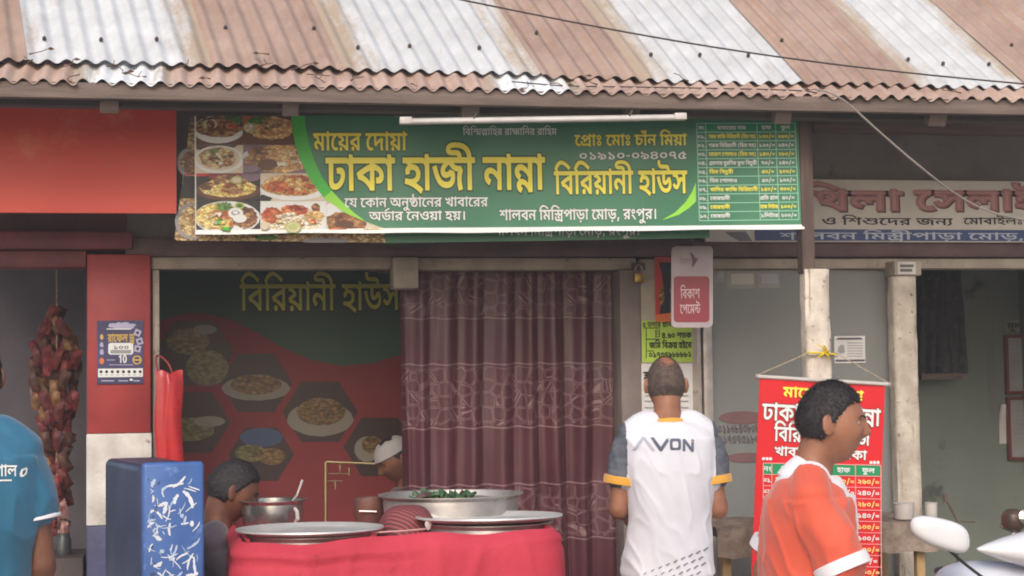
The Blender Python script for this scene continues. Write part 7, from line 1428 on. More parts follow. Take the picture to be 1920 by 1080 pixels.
mb = MB(); pts = [at(px, py+3, 6.9) for px, py in ((960, 150), (1060, 158), (1180, 160), (1290, 162), (1400, 164), (1500, 167), (1535, 172))]
mb.tube(smoothpts(pts, 4), .003, 6); tag(mb.build('eave_cable', m_cable, None, smooth=True), 'thin dark cable lying along the eave strip', 'cable')

# dry twigs and leaf scraps lodged on the eave
m_twig = mat('dry twig', S(104, 80, 62), S(70, 54, 44), scale=40, rough=.9)
rt = random.Random(3)
spots_ = [(55, 108, 7.0), (62, 118, 6.95), (110, 133, 6.9), (150, 146, 6.88), (200, 131, 6.93), (275, 150, 6.9), (330, 134, 6.95), (395, 154, 6.9), (485, 130, 6.98), (505, 108, 7.02), (545, 138, 6.95), (590, 150, 6.92), (575, 145, 6.93), (657, 158, 6.9), (770, 163, 6.9), (1000, 168, 6.9), (1030, 162, 6.93), (1120, 165, 6.92), (1290, 158, 6.95), (1545, 172, 6.9), (1800, 180, 6.9)]
for px, py, Y in spots_:
    c = at(px, py, Y)+Vector((0, -.01, .012)); pts = [c]; a = rt.uniform(-.6, .6)+(math.pi if rt.random() < .5 else 0)
    for _ in range(rt.randint(2, 4)):
        a += rt.uniform(-.7, .7); pts.append(pts[-1]+Vector((math.cos(a)*rt.uniform(.015, .035), rt.uniform(-.008, .004), math.sin(a)*.014+.002)))
    mb = MB(); mb.tube(pts, [rt.uniform(.0025, .0045)]+[.002]*(len(pts)-1), 5)
    if rt.random() < .5: mb.tube([pts[1], pts[1]+Vector((rt.uniform(-.02, .02), -.004, .022))], .0016, 4)
    if rt.random() < .6: e = pts[-1]; mb.add([e, e+Vector((.012, -.004, .008)), e+Vector((.03, -.002, .0)), e+Vector((.014, -.003, -.006))], [(0, 1, 2, 3)])
    tag(mb.build('dry_twig', m_twig, None), 'dry twig with leaf scraps lodged along the tin eave', 'twig', 'dry twigs on the eave')

# ------------------------------------------------------------------ motorcycle at the right edge
YB2 = 4.75
mc = at(1762, 1000, YB2)
mk = thing('motorcycle', 'white motorcycle passing in the street, only its mirrors and white cowl showing', 'motorcycle', (mc.x+.35, YB2, 0))
m_mwhite = mat('white motorcycle paint', S(226, 226, 230), S(216, 216, 220), rough=.2, bump=0, coat=.4); m_mblack = mat('black plastic', S(48, 46, 46), S(36, 36, 38), rough=.45); m_rub = mat('tyre rubber', S(40, 38, 38), S(30, 30, 30), rough=.85)
m_chrome = mat('chrome', S(210, 208, 206), S(196, 194, 192), rough=.12, metal=1, bump=0)
def mirror(c, sgn):
    mb = MB(); V = []
    for j in range(13):
        for i in range(28):
            w = 2*math.pi*i/28; f = math.cos(j/12*math.pi/2)
            x = .092*abs(math.cos(w))**.7*math.copysign(1, math.cos(w)); z = .053*abs(math.sin(w))**.75*math.copysign(1, math.sin(w))*(.86+.14*math.cos(w))
            V.append(c+Vector((x*f**.5, -.03*math.sin(j/12*math.pi/2)*sgn, (z*f**.5)-x*f**.5*.28)))
    mb.add(V, [(j*28+i, j*28+(i+1) % 28, (j+1)*28+(i+1) % 28, (j+1)*28+i) for j in range(12) for i in range(28)])
    mb.add(V[:28], [tuple(range(28))[::-1]], 1)
    return mb
bar = Vector((mc.x+.22, 0, mc.z-.17))
for k, (y, sg_) in enumerate(((YB2, 1), (YB2+.62, 1))):
    c = Vector((mc.x, y, mc.z)) if k == 0 else at(2010, 1010, y); o = mirror(c, sg_).build('mirror', [m_mwhite, m_chrome], mk, smooth=True)
    mb = MB(); mb.tube(smoothpts([c+Vector((.02, .01, -.04)), c+Vector((.1, .04 if k == 0 else -.04, -.1)), Vector((bar.x, y+(.12 if k == 0 else -.12), bar.z))]), .005, 8); mb.build('stalk', m_mblack, o, smooth=True)
mb = MB(); mb.tube(smoothpts([(bar.x+.16, YB2+.0, bar.z-.02), (bar.x, YB2+.12, bar.z), (bar.x, YB2+.31, bar.z-.05), (bar.x, YB2+.5, bar.z), (bar.x+.16, YB2+.62, bar.z-.02)]), .011, 10); hb = mb.build('handlebar', m_mblack, mk, smooth=True)
for y in (0, .62): mb = MB(); mb.tube([(bar.x+.07, YB2+(.05 if y == 0 else .57), bar.z-.01), (bar.x+.19, YB2+(-.02 if y == 0 else .64), bar.z-.024)], .017, 10); mb.build('grip', m_rub, hb, smooth=True)
def blob(c, rx, ry, rz, n=20, pw=.8, shear=0.0):
    V = []
    for j in range(n+1):
        f = math.pi*(j/n-.5)
        for i in range(28):
            w = 2*math.pi*i/28; q = lambda v_: math.copysign(abs(v_)**pw, v_)
            x = rx*q(math.cos(f))*q(math.cos(w)); V.append(Vector(c)+Vector((x, ry*q(math.cos(f))*q(math.sin(w)), rz*q(math.sin(f))+x*shear)))
    mb = MB(); return mb.add(V, [(j*28+i, j*28+(i+1) % 28, (j+1)*28+(i+1) % 28, (j+1)*28+i) for j in range(n) for i in range(28)])
ym = YB2+.31
blob((mc.x+.34, ym-.1, mc.z-.23), .26, .12, .11, shear=-.15).build('fuel_tank', mat('bluish white paint', S(206, 210, 222), S(190, 194, 208), rough=.25, bump=0, coat=.3), mk, smooth=True)
mb = MB(); tip = at(1832, 1029, YB2+.1); rg = []
for f, w, h in ((0, .006, .004), (.03, .03, .016), (.09, .06, .036), (.17, .085, .056), (.3, .1, .08), (.55, .1, .09)):
    c = tip+Vector((f, .06*f, .01*math.sin(f*4)-.11*f*f-.3*h+.03*f)); rg.append([c+Vector((0, w*math.cos(2*math.pi*k/24), h*math.sin(2*math.pi*k/24))) for k in range(24)])
V = [v_ for r in rg for v_ in r]
mb.add(V, [(i*24+k, i*24+(k+1) % 24, (i+1)*24+(k+1) % 24, (i+1)*24+k) for i in range(5) for k in range(24)]+[tuple(range(24))[::-1], tuple(120+k for k in range(24))])
mb.build('front_cowl', m_mwhite, mk, smooth=True)
mb = blob((mc.x+.12, ym, mc.z-.4), .05, .085, .075); mb.build('headlight', m_chrome, mk, smooth=True)
blob((mc.x+.95, ym, mc.z-.38), .38, .13, .06, pw=.6).build('seat', m_rub, mk, smooth=True)
blob((mc.x+.6, ym, .5), .26, .15, .18, pw=.5).build('engine', m_chrome, mk, smooth=True)
mb = MB()
for s_ in (-.07, .07): mb.tube([(mc.x+.16, ym+s_, mc.z-.2), (mc.x-.12, ym+s_, .3)], .02, 10)
mb.build('fork', m_chrome, mk, smooth=True)
mb = MB(); mb.tube([(mc.x+.16, ym, .95), (mc.x+.5, ym, .4), (mc.x+1.2, ym, .34)], .025, 8); mb.tube([(mc.x+.2, ym, .95), (mc.x+.9, ym, .72), (mc.x+1.3, ym, .72)], .022, 8); mb.build('bike_frame', m_mblack, mk, smooth=True)
for x in (mc.x-.14, mc.x+1.2):
    V = []; mb = MB(); Rr = .3
    for i in range(40):
        w = 2*math.pi*i/40
        for j in range(12):
            a = 2*math.pi*j/12; r = Rr-.045+.045*math.cos(a); V.append((x+r*math.cos(w), ym+.045*math.sin(a), .3+r*math.sin(w)))
    mb.add(V, [(i*12+j, ((i+1) % 40)*12+j, ((i+1) % 40)*12+(j+1) % 12, i*12+(j+1) % 12) for i in range(40) for j in range(12)])
    wh = mb.build('wheel', m_rub, mk, smooth=True)
    mb = MB(); mb.tube([(x, ym-.05, .3), (x, ym+.05, .3)], .04, 12)
    for i in range(10): w = math.pi*i/5; mb.tube([(x, ym, .3), (x+.22*math.cos(w), ym, .3+.22*math.sin(w))], .005, 5)
    mb.build('rim', m_chrome, wh, smooth=True)
# a second parked machine's brown lamp and handle behind it
pm2 = at(1900, 975, 6.4)
bk = thing('parked_bicycle', 'handlebar and round brown lamp of a bicycle parked at the right edge', 'bicycle', (pm2.x+.2, 6.4, 0))
mb = blob(pm2+Vector((0, 0, 0)), .045, .05, .045); mb.build('lamp', mat('brown lamp shell', S(110, 88, 74), S(80, 64, 56), rough=.35, metal=.3), bk, smooth=True)
mb = MB(); mb.lathe(pm2+Vector((.03, -.045, .012)), [(.001, 0), (.03, .002), (.034, .012), (.02, .02), (.001, .022)], 20, tilt=Matrix.Rotation(R(80), 3, 'X')); mb.build('lamp_glass', m_chrome, bk, smooth=True)
mb = MB(); mb.tube(smoothpts([pm2+Vector((-.06, -.12, -.05)), pm2+Vector((.02, -.02, -.075)), pm2+Vector((.1, .1, -.075)), pm2+Vector((.1, .3, -.05))]), .011, 8); mb.build('handlebar', m_chrome, bk, smooth=True)
mb = MB(); mb.tube([pm2+Vector((.05, .04, -.08)), (pm2.x+.1, 6.45, .7), (pm2.x-.05, 6.45, .34)], .014, 8); mb.tube([(pm2.x+.1, 6.45, .85), (pm2.x+.7, 6.45, .3), (pm2.x+1.0, 6.45, .34)], .014, 8); mb.build('bicycle_frame', m_mblack, bk, smooth=True)
for x in (pm2.x-.05, pm2.x+1.0):
    V = []; mb = MB()
    for i in range(40):
        w = 2*math.pi*i/40
        for j in range(8):
            a = 2*math.pi*j/8; r = .33+.016*math.cos(a); V.append((x+r*math.cos(w), 6.45+.016*math.sin(a), .346+r*math.sin(w)))
    mb.add(V, [(i*8+j, ((i+1) % 40)*8+j, ((i+1) % 40)*8+(j+1) % 8, i*8+(j+1) % 8) for i in range(40) for j in range(8)])
    for i in range(12): w = math.pi*i/6; mb.tube([(x, 6.45, .346), (x+.32*math.cos(w), 6.45, .346+.32*math.sin(w))], .0018, 4)
    mb.build('wheel', m_rub, bk, smooth=True)

# ================================================================== people
from mathutils.bvhtree import BVHTree
def rebuilt(mb, voxel, it=4, fac=.5):
    """closed pieces fused into one continuous surface"""
    me = bpy.data.meshes.new('work'); me.from_pydata([tuple(v) for v in mb.V], [], mb.F)
    o = bpy.data.objects.new('work', me); C.objects.link(o)
    r = o.modifiers.new('r', 'REMESH'); r.mode = 'VOXEL'; r.voxel_size = voxel
    s_ = o.modifiers.new('s', 'SMOOTH'); s_.factor = fac; s_.iterations = it
    dg = bpy.context.evaluated_depsgraph_get(); ev = o.evaluated_get(dg); m2 = ev.to_mesh()
    V = [v.co.copy() for v in m2.vertices]; F = [tuple(p.vertices) for p in m2.polygons]; Nn = [v.normal.copy() for v in m2.vertices]
    ev.to_mesh_clear(); bpy.data.objects.remove(o); bpy.data.meshes.remove(me)
    return V, F, Nn

def bodyring(c, ax, ay, rx, ry, n=28, p=2.3):
    r = []
    for k in range(n):
        w = 2*math.pi*k/n; a, b_ = math.cos(w), math.sin(w)
        r.append(c+ax*rx*math.copysign(abs(a)**(2/p), a)+ay*ry*math.copysign(abs(b_)**(2/p), b_))
    return r
def loft(mb, rings):
    n = len(rings[0]); V = [v for r in rings for v in r]
    F = [(i*n+k, i*n+(k+1) % n, (i+1)*n+(k+1) % n, (i+1)*n+k) for i in range(len(rings)-1) for k in range(n)]
    F += [tuple(range(n))[::-1], tuple((len(rings)-1)*n+k for k in range(n))]
    mb.add(V, F)
def limb(mb, pts, rad, seg=16, n=5):
    P_ = smoothpts(pts, n); m = len(P_); rr = []
    for i in range(m):
        t_ = i/(m-1)*(len(rad)-1); k = min(int(t_), len(rad)-2); rr.append(rad[k]+(rad[k+1]-rad[k])*(t_-k))
    d0 = (P_[0]-P_[1]).normalized(); d1 = (P_[-1]-P_[-2]).normalized()
    P_ = [P_[0]+d0*rr[0]*.7, P_[0]+d0*rr[0]*.4]+P_+[P_[-1]+d1*rr[-1]*.4, P_[-1]+d1*rr[-1]*.7]; rr = [rr[0]*.5, rr[0]*.87]+rr+[rr[-1]*.87, rr[-1]*.5]
    mb.tube(P_, rr, seg)

def headpoint(x, y, z, off=0.0):
    p = Vector((x*(.076+off), y*(.098+off), z*(.118+off)))
    if z < 0:
        p.x *= 1-.30*(-z)**1.5; p.y *= (1-.42*(-z)) if y < 0 else (1-.10*(-z))
    if y < 0 and z > -.25: p.y *= 1.03
    if y > 0:
        g = lambda a, b_, sx, sz: math.exp(-((x-a)/sx)**2-((z-b_)/sz)**2)
        p.y += .024*g(0, -.16, .13, .13)+.012*g(0, .04, .10, .16)+.006*g(0, .26, .5, .09)+.007*g(0, -.47, .26, .055)+.008*g(0, -.60, .24, .06)+.014*g(0, -.86, .3, .14)-.004*g(0, -.54, .25, .03)
        for s_ in (-1, 1): p.y += -.011*g(s_*.40, .10, .17, .10)+.006*g(s_*.5, -.16, .2, .2)+.005*g(s_*.14, -.22, .08, .06)
    return p
def sphere_dirs(n, m):
    return [[Vector((math.cos(math.pi*(j/m-.5))*math.cos(2*math.pi*i/n), math.cos(math.pi*(j/m-.5))*math.sin(2*math.pi*i/n), math.sin(math.pi*(j/m-.5)))) for i in range(n)] for j in range(m+1)]
def headmesh(mb, M):
    n, m = 60, 48; V = [M @ headpoint(*d) for r in sphere_dirs(n, m) for d in r]
    mb.add(V, [(j*n+i, j*n+(i+1) % n, (j+1)*n+(i+1) % n, (j+1)*n+i) for j in range(m) for i in range(n)])
    for s_ in (-1, 1):
        V = []
        for j in range(9):
            f = math.pi*(j/8-.5)
            for i in range(14):
                w = 2*math.pi*i/14; e = Vector((.008*math.cos(f)*math.cos(w), .019*math.cos(f)*math.sin(w), .033*math.sin(f)))
                e.x += (.011-e.y*.5); e.y += -.006+e.z*-.12
                V.append(M @ Vector((s_*(.071+e.x), e.y-.004, e.z-.002)))
        F = [(j*14+i, j*14+(i+1) % 14, (j+1)*14+(i+1) % 14, (j+1)*14+i) for j in range(8) for i in range(14)]
        mb.add(V, F if s_ > 0 else [f[::-1] for f in F])

def hand(mb, wrist, d, nrm, side, curl=.5):
    """palm, four fingers of unequal length and a thumb from the side of the palm; d points along the hand, nrm out of the back of it"""
    d = d.normalized(); nrm = (nrm-d*nrm.dot(d)).normalized(); sx = d.cross(nrm).normalized()*side
    rings = []
    for t_, w, h in ((-.02, .026, .021), (0, .028, .02), (.03, .036, .016), (.065, .041, .014), (.09, .039, .011), (.098, .034, .007)):
        rings.append(bodyring(wrist+d*t_, sx, nrm, w, h, 16))
    loft(mb, rings)
    for k, (o, l) in enumerate(((.03, .07), (.0105, .08), (-.0105, .074), (-.03, .056))):
        p = wrist+d*.086+sx*o; pts = [p]; a = .25*curl; dd = d+sx*o*1.5
        for q in (.45, .33, .24):
            v_ = (dd*math.cos(a)-nrm*math.sin(a)).normalized(); p = p+v_*l*q; pts.append(p); a += .75*curl
        limb(mb, pts, [.0092, .0086, .008, .0066], 10, 3)
    p = wrist+d*.03+sx*.034
    limb(mb, [p-sx*.012, p+sx*.018+d*.02-nrm*.008, p+sx*.03+d*.048-nrm*.016, p+sx*.03+d*.07-nrm*.026], [.0125, .0105, .0095, .0078], 10, 3)

m_mskin = mat('brown skin', S(156, 108, 84), S(138, 92, 70), scale=14, rough=.5, bump=.12, bscale=160)
m_dskin = mat('deep brown skin', S(126, 82, 62), S(106, 68, 52), scale=14, rough=.5, bump=.12, bscale=160)
m_eye = mat('eye white', S(220, 212, 204), rough=.25, bump=0); m_iris = mat('dark iris', S(34, 24, 20), rough=.15, bump=0)
def cloth_mat(name, c, d=None, rough=.75, sheen=.3): return mat(name, c, d or tuple(x*.9 for x in c[:3])+(1,), scale=5, rough=rough, bump=.1, bscale=300, sheen=sheen)
TR = [(0, .15, .105), (.08, .17, .118), (.2, .165, .112), (.34, .152, .106), (.5, .163, .112), (.68, .178, .116), (.82, .178, .108), (.9, .152, .09), (.96, .105, .076), (1.0, .062, .06)]

def make_person(label, loc, rotz, sc_, pose, skin, hair, shirt, trousers, cat='person', shoe=True):
    """pose holds joints in a frame that faces +y, in metres for a 1.70 m body"""
    th = thing('person', label, cat, loc, None, rotz)
    W = Matrix.Translation(Vector(loc)) @ Matrix.Rotation(rotz, 4, 'Z') @ Matrix.Scale(sc_, 4)
    J = {k: Vector(v) for k, v in dict(pelvis=(0, 0, .82), chest=(0, -.012, 1.15), neck=(0, -.01, 1.44), head=(0, .025, 1.582), sl=(-.172, 0, 1.378), sr=(.172, 0, 1.378), el=(-.22, -.02, 1.09), er=(.22, -.02, 1.09),
         wl=(-.22, .06, .85), wr=(.22, .06, .85), hl=(-.085, 0, .86), hr=(.085, 0, .86), kl=(-.1, .02, .47), kr=(.1, .02, .47), al=(-.1, -.03, .09), ar=(.1, -.03, .09), tl=(-.12, .13, .03), tr=(.12, .13, .03)).items()}
    J.update({k: Vector(v) for k, v in pose.items() if k in J})
    sp_ = smoothpts([J['pelvis'], J['chest'], J['neck']], 12)
    ax = (J['sr']-J['sl']).normalized()
    def spine(f):
        t_ = f*(len(sp_)-1); k = max(0, min(int(t_), len(sp_)-2)); c = sp_[k]+(sp_[k+1]-sp_[k])*(t_-k)
        up = (sp_[min(k+2, len(sp_)-1)]-sp_[max(k-1, 0)]).normalized(); ay = up.cross(ax).normalized(); a2 = ay.cross(up).normalized()
        return c, a2, ay
    hm = Matrix.Translation(J['head']) @ Matrix.Rotation(pose.get('head_yaw', 0), 4, 'Z') @ Matrix.Rotation(pose.get('head_pitch', 0), 4, 'X')
    # ---- body: one surface
    mb = MB()
    loft(mb, [bodyring(*spine(f), rx-.012, ry-.012) for f, rx, ry in TR])
    headmesh(mb, hm)
    nb = hm @ Vector((0, -.022, -.05)); limb(mb, [J['neck']+Vector((0, 0, -.04)), (J['neck']+nb)/2+Vector((0, -.004, 0)), nb], [.064, .055, .058], 20)
    for s_, a in ((-1, 'l'), (1, 'r')):
        limb(mb, [J['neck']+Vector((s_*.04, 0, -.035)), J['s'+a]+Vector((-s_*.01, 0, .004))], [.042, .042])
        limb(mb, [J['s'+a], J['e'+a]], [.044, .042, .039]); limb(mb, [J['e'+a], J['w'+a]], [.041, .043, .036, .027])
        hd = Vector(pose.get('hand_'+a, J['w'+a]-J['e'+a])); hn = Vector(pose.get('back_'+a, (s_, -.2, .3)))
        hand(mb, J['w'+a]+hd.normalized()*.012, hd, hn, s_ if pose.get('flip_'+a) is None else -s_, pose.get('curl', .55))
        limb(mb, [J['h'+a], J['k'+a]], [.074, .07, .056, .048]); limb(mb, [J['k'+a], J['a'+a]], [.05, .052, .042, .034]); limb(mb, [J['a'+a]+Vector((0, -.02, -.03)), (J['a'+a]+J['t'+a])/2+Vector((0, 0, -.035)), J['t'+a]], [.034, .036, .026])
    V, F, Nn = rebuilt(mb, .0046, 3)
    bd = MB(); bd.add([W @ v for v in V], F); bd.build('body', skin, th, smooth=True, angle=180)
    # eyes and brows
    for s_ in (-1, 1):
        e = MB(); c = hm @ Vector((s_*.031, .0715, .0105)); r = .0112; dirs = sphere_dirs(16, 12)
        V = [W @ (c+(hm.to_3x3() @ d)*r) for q in dirs for d in q]
        F = [(j*16+i, j*16+(i+1) % 16, (j+1)*16+(i+1) % 16, (j+1)*16+i) for j in range(12) for i in range(16)]
        e.add(V, F); flatd = [d for q in dirs for d in q]
        e.M = [1 if flatd[f[0]].y > .86 else 0 for f in F]
        e.build('eye', [m_eye, m_iris], th, smooth=True)
    # ---- hair
    hmb = MB(); n, m = 96, 72; keep = {}; hoff = hair['off']
    dirs = sphere_dirs(n, m)
    def hairy(d):
        q = .05*noise.noise(d*9)+.03*noise.noise(d*22)
        line = -.42+q if d.y < -.25 else (-.42+(d.y+.25)/.45*.62+q if d.y < .2 else (.2+(d.y-.2)*1.1+q*1.0 if d.y < .5 else .53+q))
        if abs(d.x) < .55 and d.y > 0: line = .56+q*.6
        return d.z > line
    bald = hair.get('bald')
    for j in range(m+1):
        for i in range(n):
            d = dirs[j][i]; p = headpoint(d.x, d.y, d.z)
            e = hoff*(1+.5*noise.noise(d*14)+.35*noise.noise(d*34))
            if not hairy(d+Vector((0, 0, -.06))): e = .0005
            if d.z > .3: e += hair.get('top', 0)*(d.z-.3)
            keep[(j, i)] = len(hmb.V); hmb.V.append(W @ (hm @ (p+d*e)))
    for j in range(m):
        for i in range(n):
            d = dirs[j][i]
            if not hairy(d): continue
            if bald and (d-Vector((0, -.42, .9))).length+.35*noise.noise(d*16) < bald: continue
            hmb.F.append((keep[(j, i)], keep[(j, (i+1) % n)], keep[(j+1, (i+1) % n)], keep[(j+1, i)])); hmb.M.append(0)
    if not hair.get('cap'):
        hr = random.Random(17); base = [f for f in hmb.F]
        for _ in range(hair.get('blades', 2600)):
            f = base[hr.randrange(len(base))]; a = hmb.V[f[0]]; b_ = hmb.V[f[1]]; c = hmb.V[f[3]]; q = (a+b_+c)/3
            nn = (q-W @ J['head']).normalized(); tg = (Vector((hr.uniform(-1, 1), hr.uniform(-1, 1), hr.uniform(-1.2, .3)))).normalized(); tg = (tg-nn*tg.dot(nn)*.6).normalized()
            l = hair.get('length', .008)*hr.uniform(.5, 1.2); sd_ = nn.cross(tg).normalized()*.0009
            hmb.add([q-sd_-nn*.001, q+sd_-nn*.001, q+nn*l*.6+tg*l], [(0, 1, 2)])
    hmb.build('hair', hair['mat'], th, smooth=True, angle=180)
    if hair.get('cap'):
        q = MB(); n2, m2 = 48, 24; ring_ = []
        for j in range(m2+1):
            for i in range(n2):
                w = 2*math.pi*i/n2; z = .34+(1-.34)*j/m2; r = math.sqrt(max(0, 1-z*z)); d = Vector((r*math.cos(w), r*math.sin(w), z))
                p = headpoint(d.x, d.y, d.z)+d*.011; p.z = min(p.z, .112+.004*math.sin(w*5)); q.V.append(W @ (hm @ p))
        q.F = [(j*n2+i, j*n2+(i+1) % n2, (j+1)*n2+(i+1) % n2, (j+1)*n2+i) for j in range(m2) for i in range(n2)]; q.M = [0]*len(q.F)
        q.build('cap', hair['cap'], th, smooth=True, angle=50)
    if hair.get('brow', 1):
        for s_ in (-1, 1):
            e = MB(); e.tube([W @ (hm @ (headpoint(s_*x, math.sqrt(max(0, 1-x*x-z*z)), z)+Vector((0, -.0005, 0)))) for x, z in ((.14, .22), (.28, .27), (.42, .27), (.56, .21))], [.0018*sc_, .0028*sc_, .0024*sc_, .0012*sc_], 6); e.build('eyebrow', hair['mat'], th, smooth=True)
    # ---- shirt
    smb = MB(); g = shirt.get('loose', .014); TS = [(f, rx+g, ry+g) for f, rx, ry in TR[1:-1]]+[(.985, .088, .082)]
    hem = shirt.get('hem', -.02)
    loft(smb, [bodyring(*spine(0)[:0] or spine(0), .18+g, .122+g)] and [[v+(spine(0)[0]-spine(.1)[0])*(-hem*6) for v in bodyring(*spine(0), .176+g, .122+g)], bodyring(*spine(.02), .176+g, .122+g)]+[bodyring(*spine(f), rx, ry) for f, rx, ry in TS])
    SL = shirt.get('sleeve', .62); ends = {}
    for s_, a in ((-1, 'l'), (1, 'r')):
        e = J['s'+a]+(J['e'+a]-J['s'+a])*SL
        limb(smb, [J['neck']+Vector((s_*.05, -.002, -.03)), (J['neck']+J['s'+a])/2+Vector((s_*.01, -.002, .018)), J['s'+a]+Vector((-s_*.005, 0, .002))], [.05, .056, .06], 18)
        limb(smb, [J['s'+a]+Vector((-s_*.02, 0, .0)), J['s'+a]+(e-J['s'+a])*.5, e], [.058, .063, .064, .062+shirt.get('flare', .004)], 20)
        ends[a] = (e, (J['e'+a]-J['s'+a]).normalized())
    V, F, Nn = rebuilt(smb, .0068, 14)
    seed = shirt.get('seed', 1)
    out = []
    for v, nn in zip(V, Nn):
        q = Vector((v.x*6+seed, v.y*6, v.z*3.2)); rdg = (1-abs(noise.noise(q+Vector((v.z*3, 0, v.x*4)))))**5
        q2 = Vector((v.x*13+seed*2, v.y*13, v.z*7+v.x*9)); r2 = (1-abs(noise.noise(q2)))**6
        amp = 1.0 if v.z < J['neck'].z-.07 else .25
        out.append(v+nn*amp*shirt.get('crease', 1)*(.011*rdg+.006*r2+.006*noise.noise(q*.6)-.001))
    smb = MB(); smb.add([W @ v for v in out], F)
    mats = [shirt['mat']]
    if shirt.get('sleeve_mat'):
        mats.append(shirt['sleeve_mat'])
        for k, f in enumerate(F):
            c = sum((out[i] for i in f), Vector())/len(f)
            lim = .182-.02*max(0, (c.z-1.3))+(.0 if c.z > 1.2 else .02)
            if abs(c.x) > lim and c.z > 1.1: smb.M[k] = 1
    if shirt.get('yoke'):
        mats.append(shirt['collar_mat']); inv = W.inverted()
        for k, f in enumerate(F):
            c = sum((out[i] for i in f), Vector())/len(f)-J['neck']
            if math.hypot(c.x*.95, c.y-.012) < shirt['yoke']+.35*max(0, c.y)*(abs(c.x) < .09) and c.z > -.24: smb.M[k] = len(mats)-1
    so = smb.build('shirt', mats, th, smooth=True, angle=180)
    bv = BVHTree.FromPolygons([v for v in smb.V], smb.F)
    if shirt.get('cuff_mat'):
        for a in 'lr':
            e, d = ends[a]; q = MB(); wd = shirt.get('cuff', .02); r = .0725+shirt.get('cuff_r', 0)+shirt.get('flare', .004)
            lo, hi = e+d*(.024), e+d*(.024-wd)
            q.tube([W @ (hi-d*.002), W @ hi, W @ ((lo+hi)/2), W @ lo, W @ (lo+d*.001)], [(r-.006)*sc_, r*sc_, (r+.001)*sc_, r*sc_, (r-.01)*sc_], 28)
            q.build('cuff', shirt['cuff_mat'], so, smooth=True, angle=60)
    if shirt.get('collar_mat'):
        q = MB(); tilt = Matrix.Rotation(shirt.get('collar_tilt', -.25), 3, 'X'); cw_ = shirt.get('collar', .016); V = []
        base = J['neck']+Vector(shirt.get('collar_at', (0, 0, -.012)))
        for i in range(48):
            w = 2*math.pi*i/48
            for k in range(10):
                a = 2*math.pi*k/10; dirv = Vector((math.cos(w), math.sin(w), 0))
                rr = .068+shirt.get('collar_r', 0)
                p = dirv*rr+Vector((0, dirv.y*.006, 0)); p = p+dirv*(.006*math.cos(a)+.3*cw_*-math.sin(a))+Vector((0, 0, cw_*math.sin(a)))
                V.append(W @ (base+tilt @ p))
        q.add(V, [(i*10+k, ((i+1) % 48)*10+k, ((i+1) % 48)*10+(k+1) % 10, i*10+(k+1) % 10) for i in range(48) for k in range(10)])
        q.build('collar', shirt['collar_mat'], so, smooth=True)
    # ---- trousers and shoes
    tmb = MB(); loft(tmb, [bodyring(*spine(f), rx+.006, ry+.006) for f, rx, ry in ((0, .158, .108), (.06, .17, .118), (.14, .168, .114), (.22, .16, .108))])
    for a in 'lr': limb(tmb, [J['h'+a], J['k'+a], J['a'+a]+Vector((0, 0, .02))], [.094, .09, .076, .068, .066, .062], 18)
    V, F, Nn = rebuilt(tmb, .01, 5); V = [v+nn*.006*noise.noise(v*9) for v, nn in zip(V, Nn)]
    q = MB(); q.add([W @ v for v in V], F); q.build('trousers', trousers, th, smooth=True, angle=180)
    for a in 'lr':
        q = MB(); f0 = J['a'+a]; f1 = J['t'+a]; dv = (f1-f0); dv.z = 0; dv.normalize(); zf = f1.z-.03
        V = []; side_ = Vector((dv.y, -dv.x, 0))
        for t_, w, h in ((-.07, .02, .05), (-.05, .036, .07), (0, .04, .085), (.06, .043, .06), (.12, .047, .045), (.17, .042, .036), (.2, .022, .024)):
            c = Vector((f0.x, f0.y, zf))+dv*t_
            V.append([W @ (c+side_*w*math.cos(2*math.pi*k/16)+Vector((0, 0, h/2+h/2*math.sin(2*math.pi*k/16)))) for k in range(16)])
        loft(q, V); q.build('shoe', m_rub, th, smooth=True)
    return th, so, bv

def decal(bv, pts, tris, lift=.003):
    V = []
    for px, py in pts:
        d = ray(px, py); hit = bv.ray_cast(CAM, d)
        V.append((hit[0] if hit[0] else CAM+d*6.6)-d*lift)
    mb = MB(); return mb.add(V, tris)
def subdiv_poly(poly, step=6):
    r = []
    for i, a in enumerate(poly):
        b_ = poly[(i+1) % len(poly)]; n = max(1, int(math.hypot(b_[0]-a[0], b_[1]-a[1])/step))
        r += [(a[0]+(b_[0]-a[0])*k/n, a[1]+(b_[1]-a[1])*k/n) for k in range(n)]
    return r
def gridpoly(bv, poly, m=0, mb=None):
    V, F = fill([subdiv_poly(poly)]); q = decal(bv, V, F)
    mb.add(q.V, q.F, m); return mb

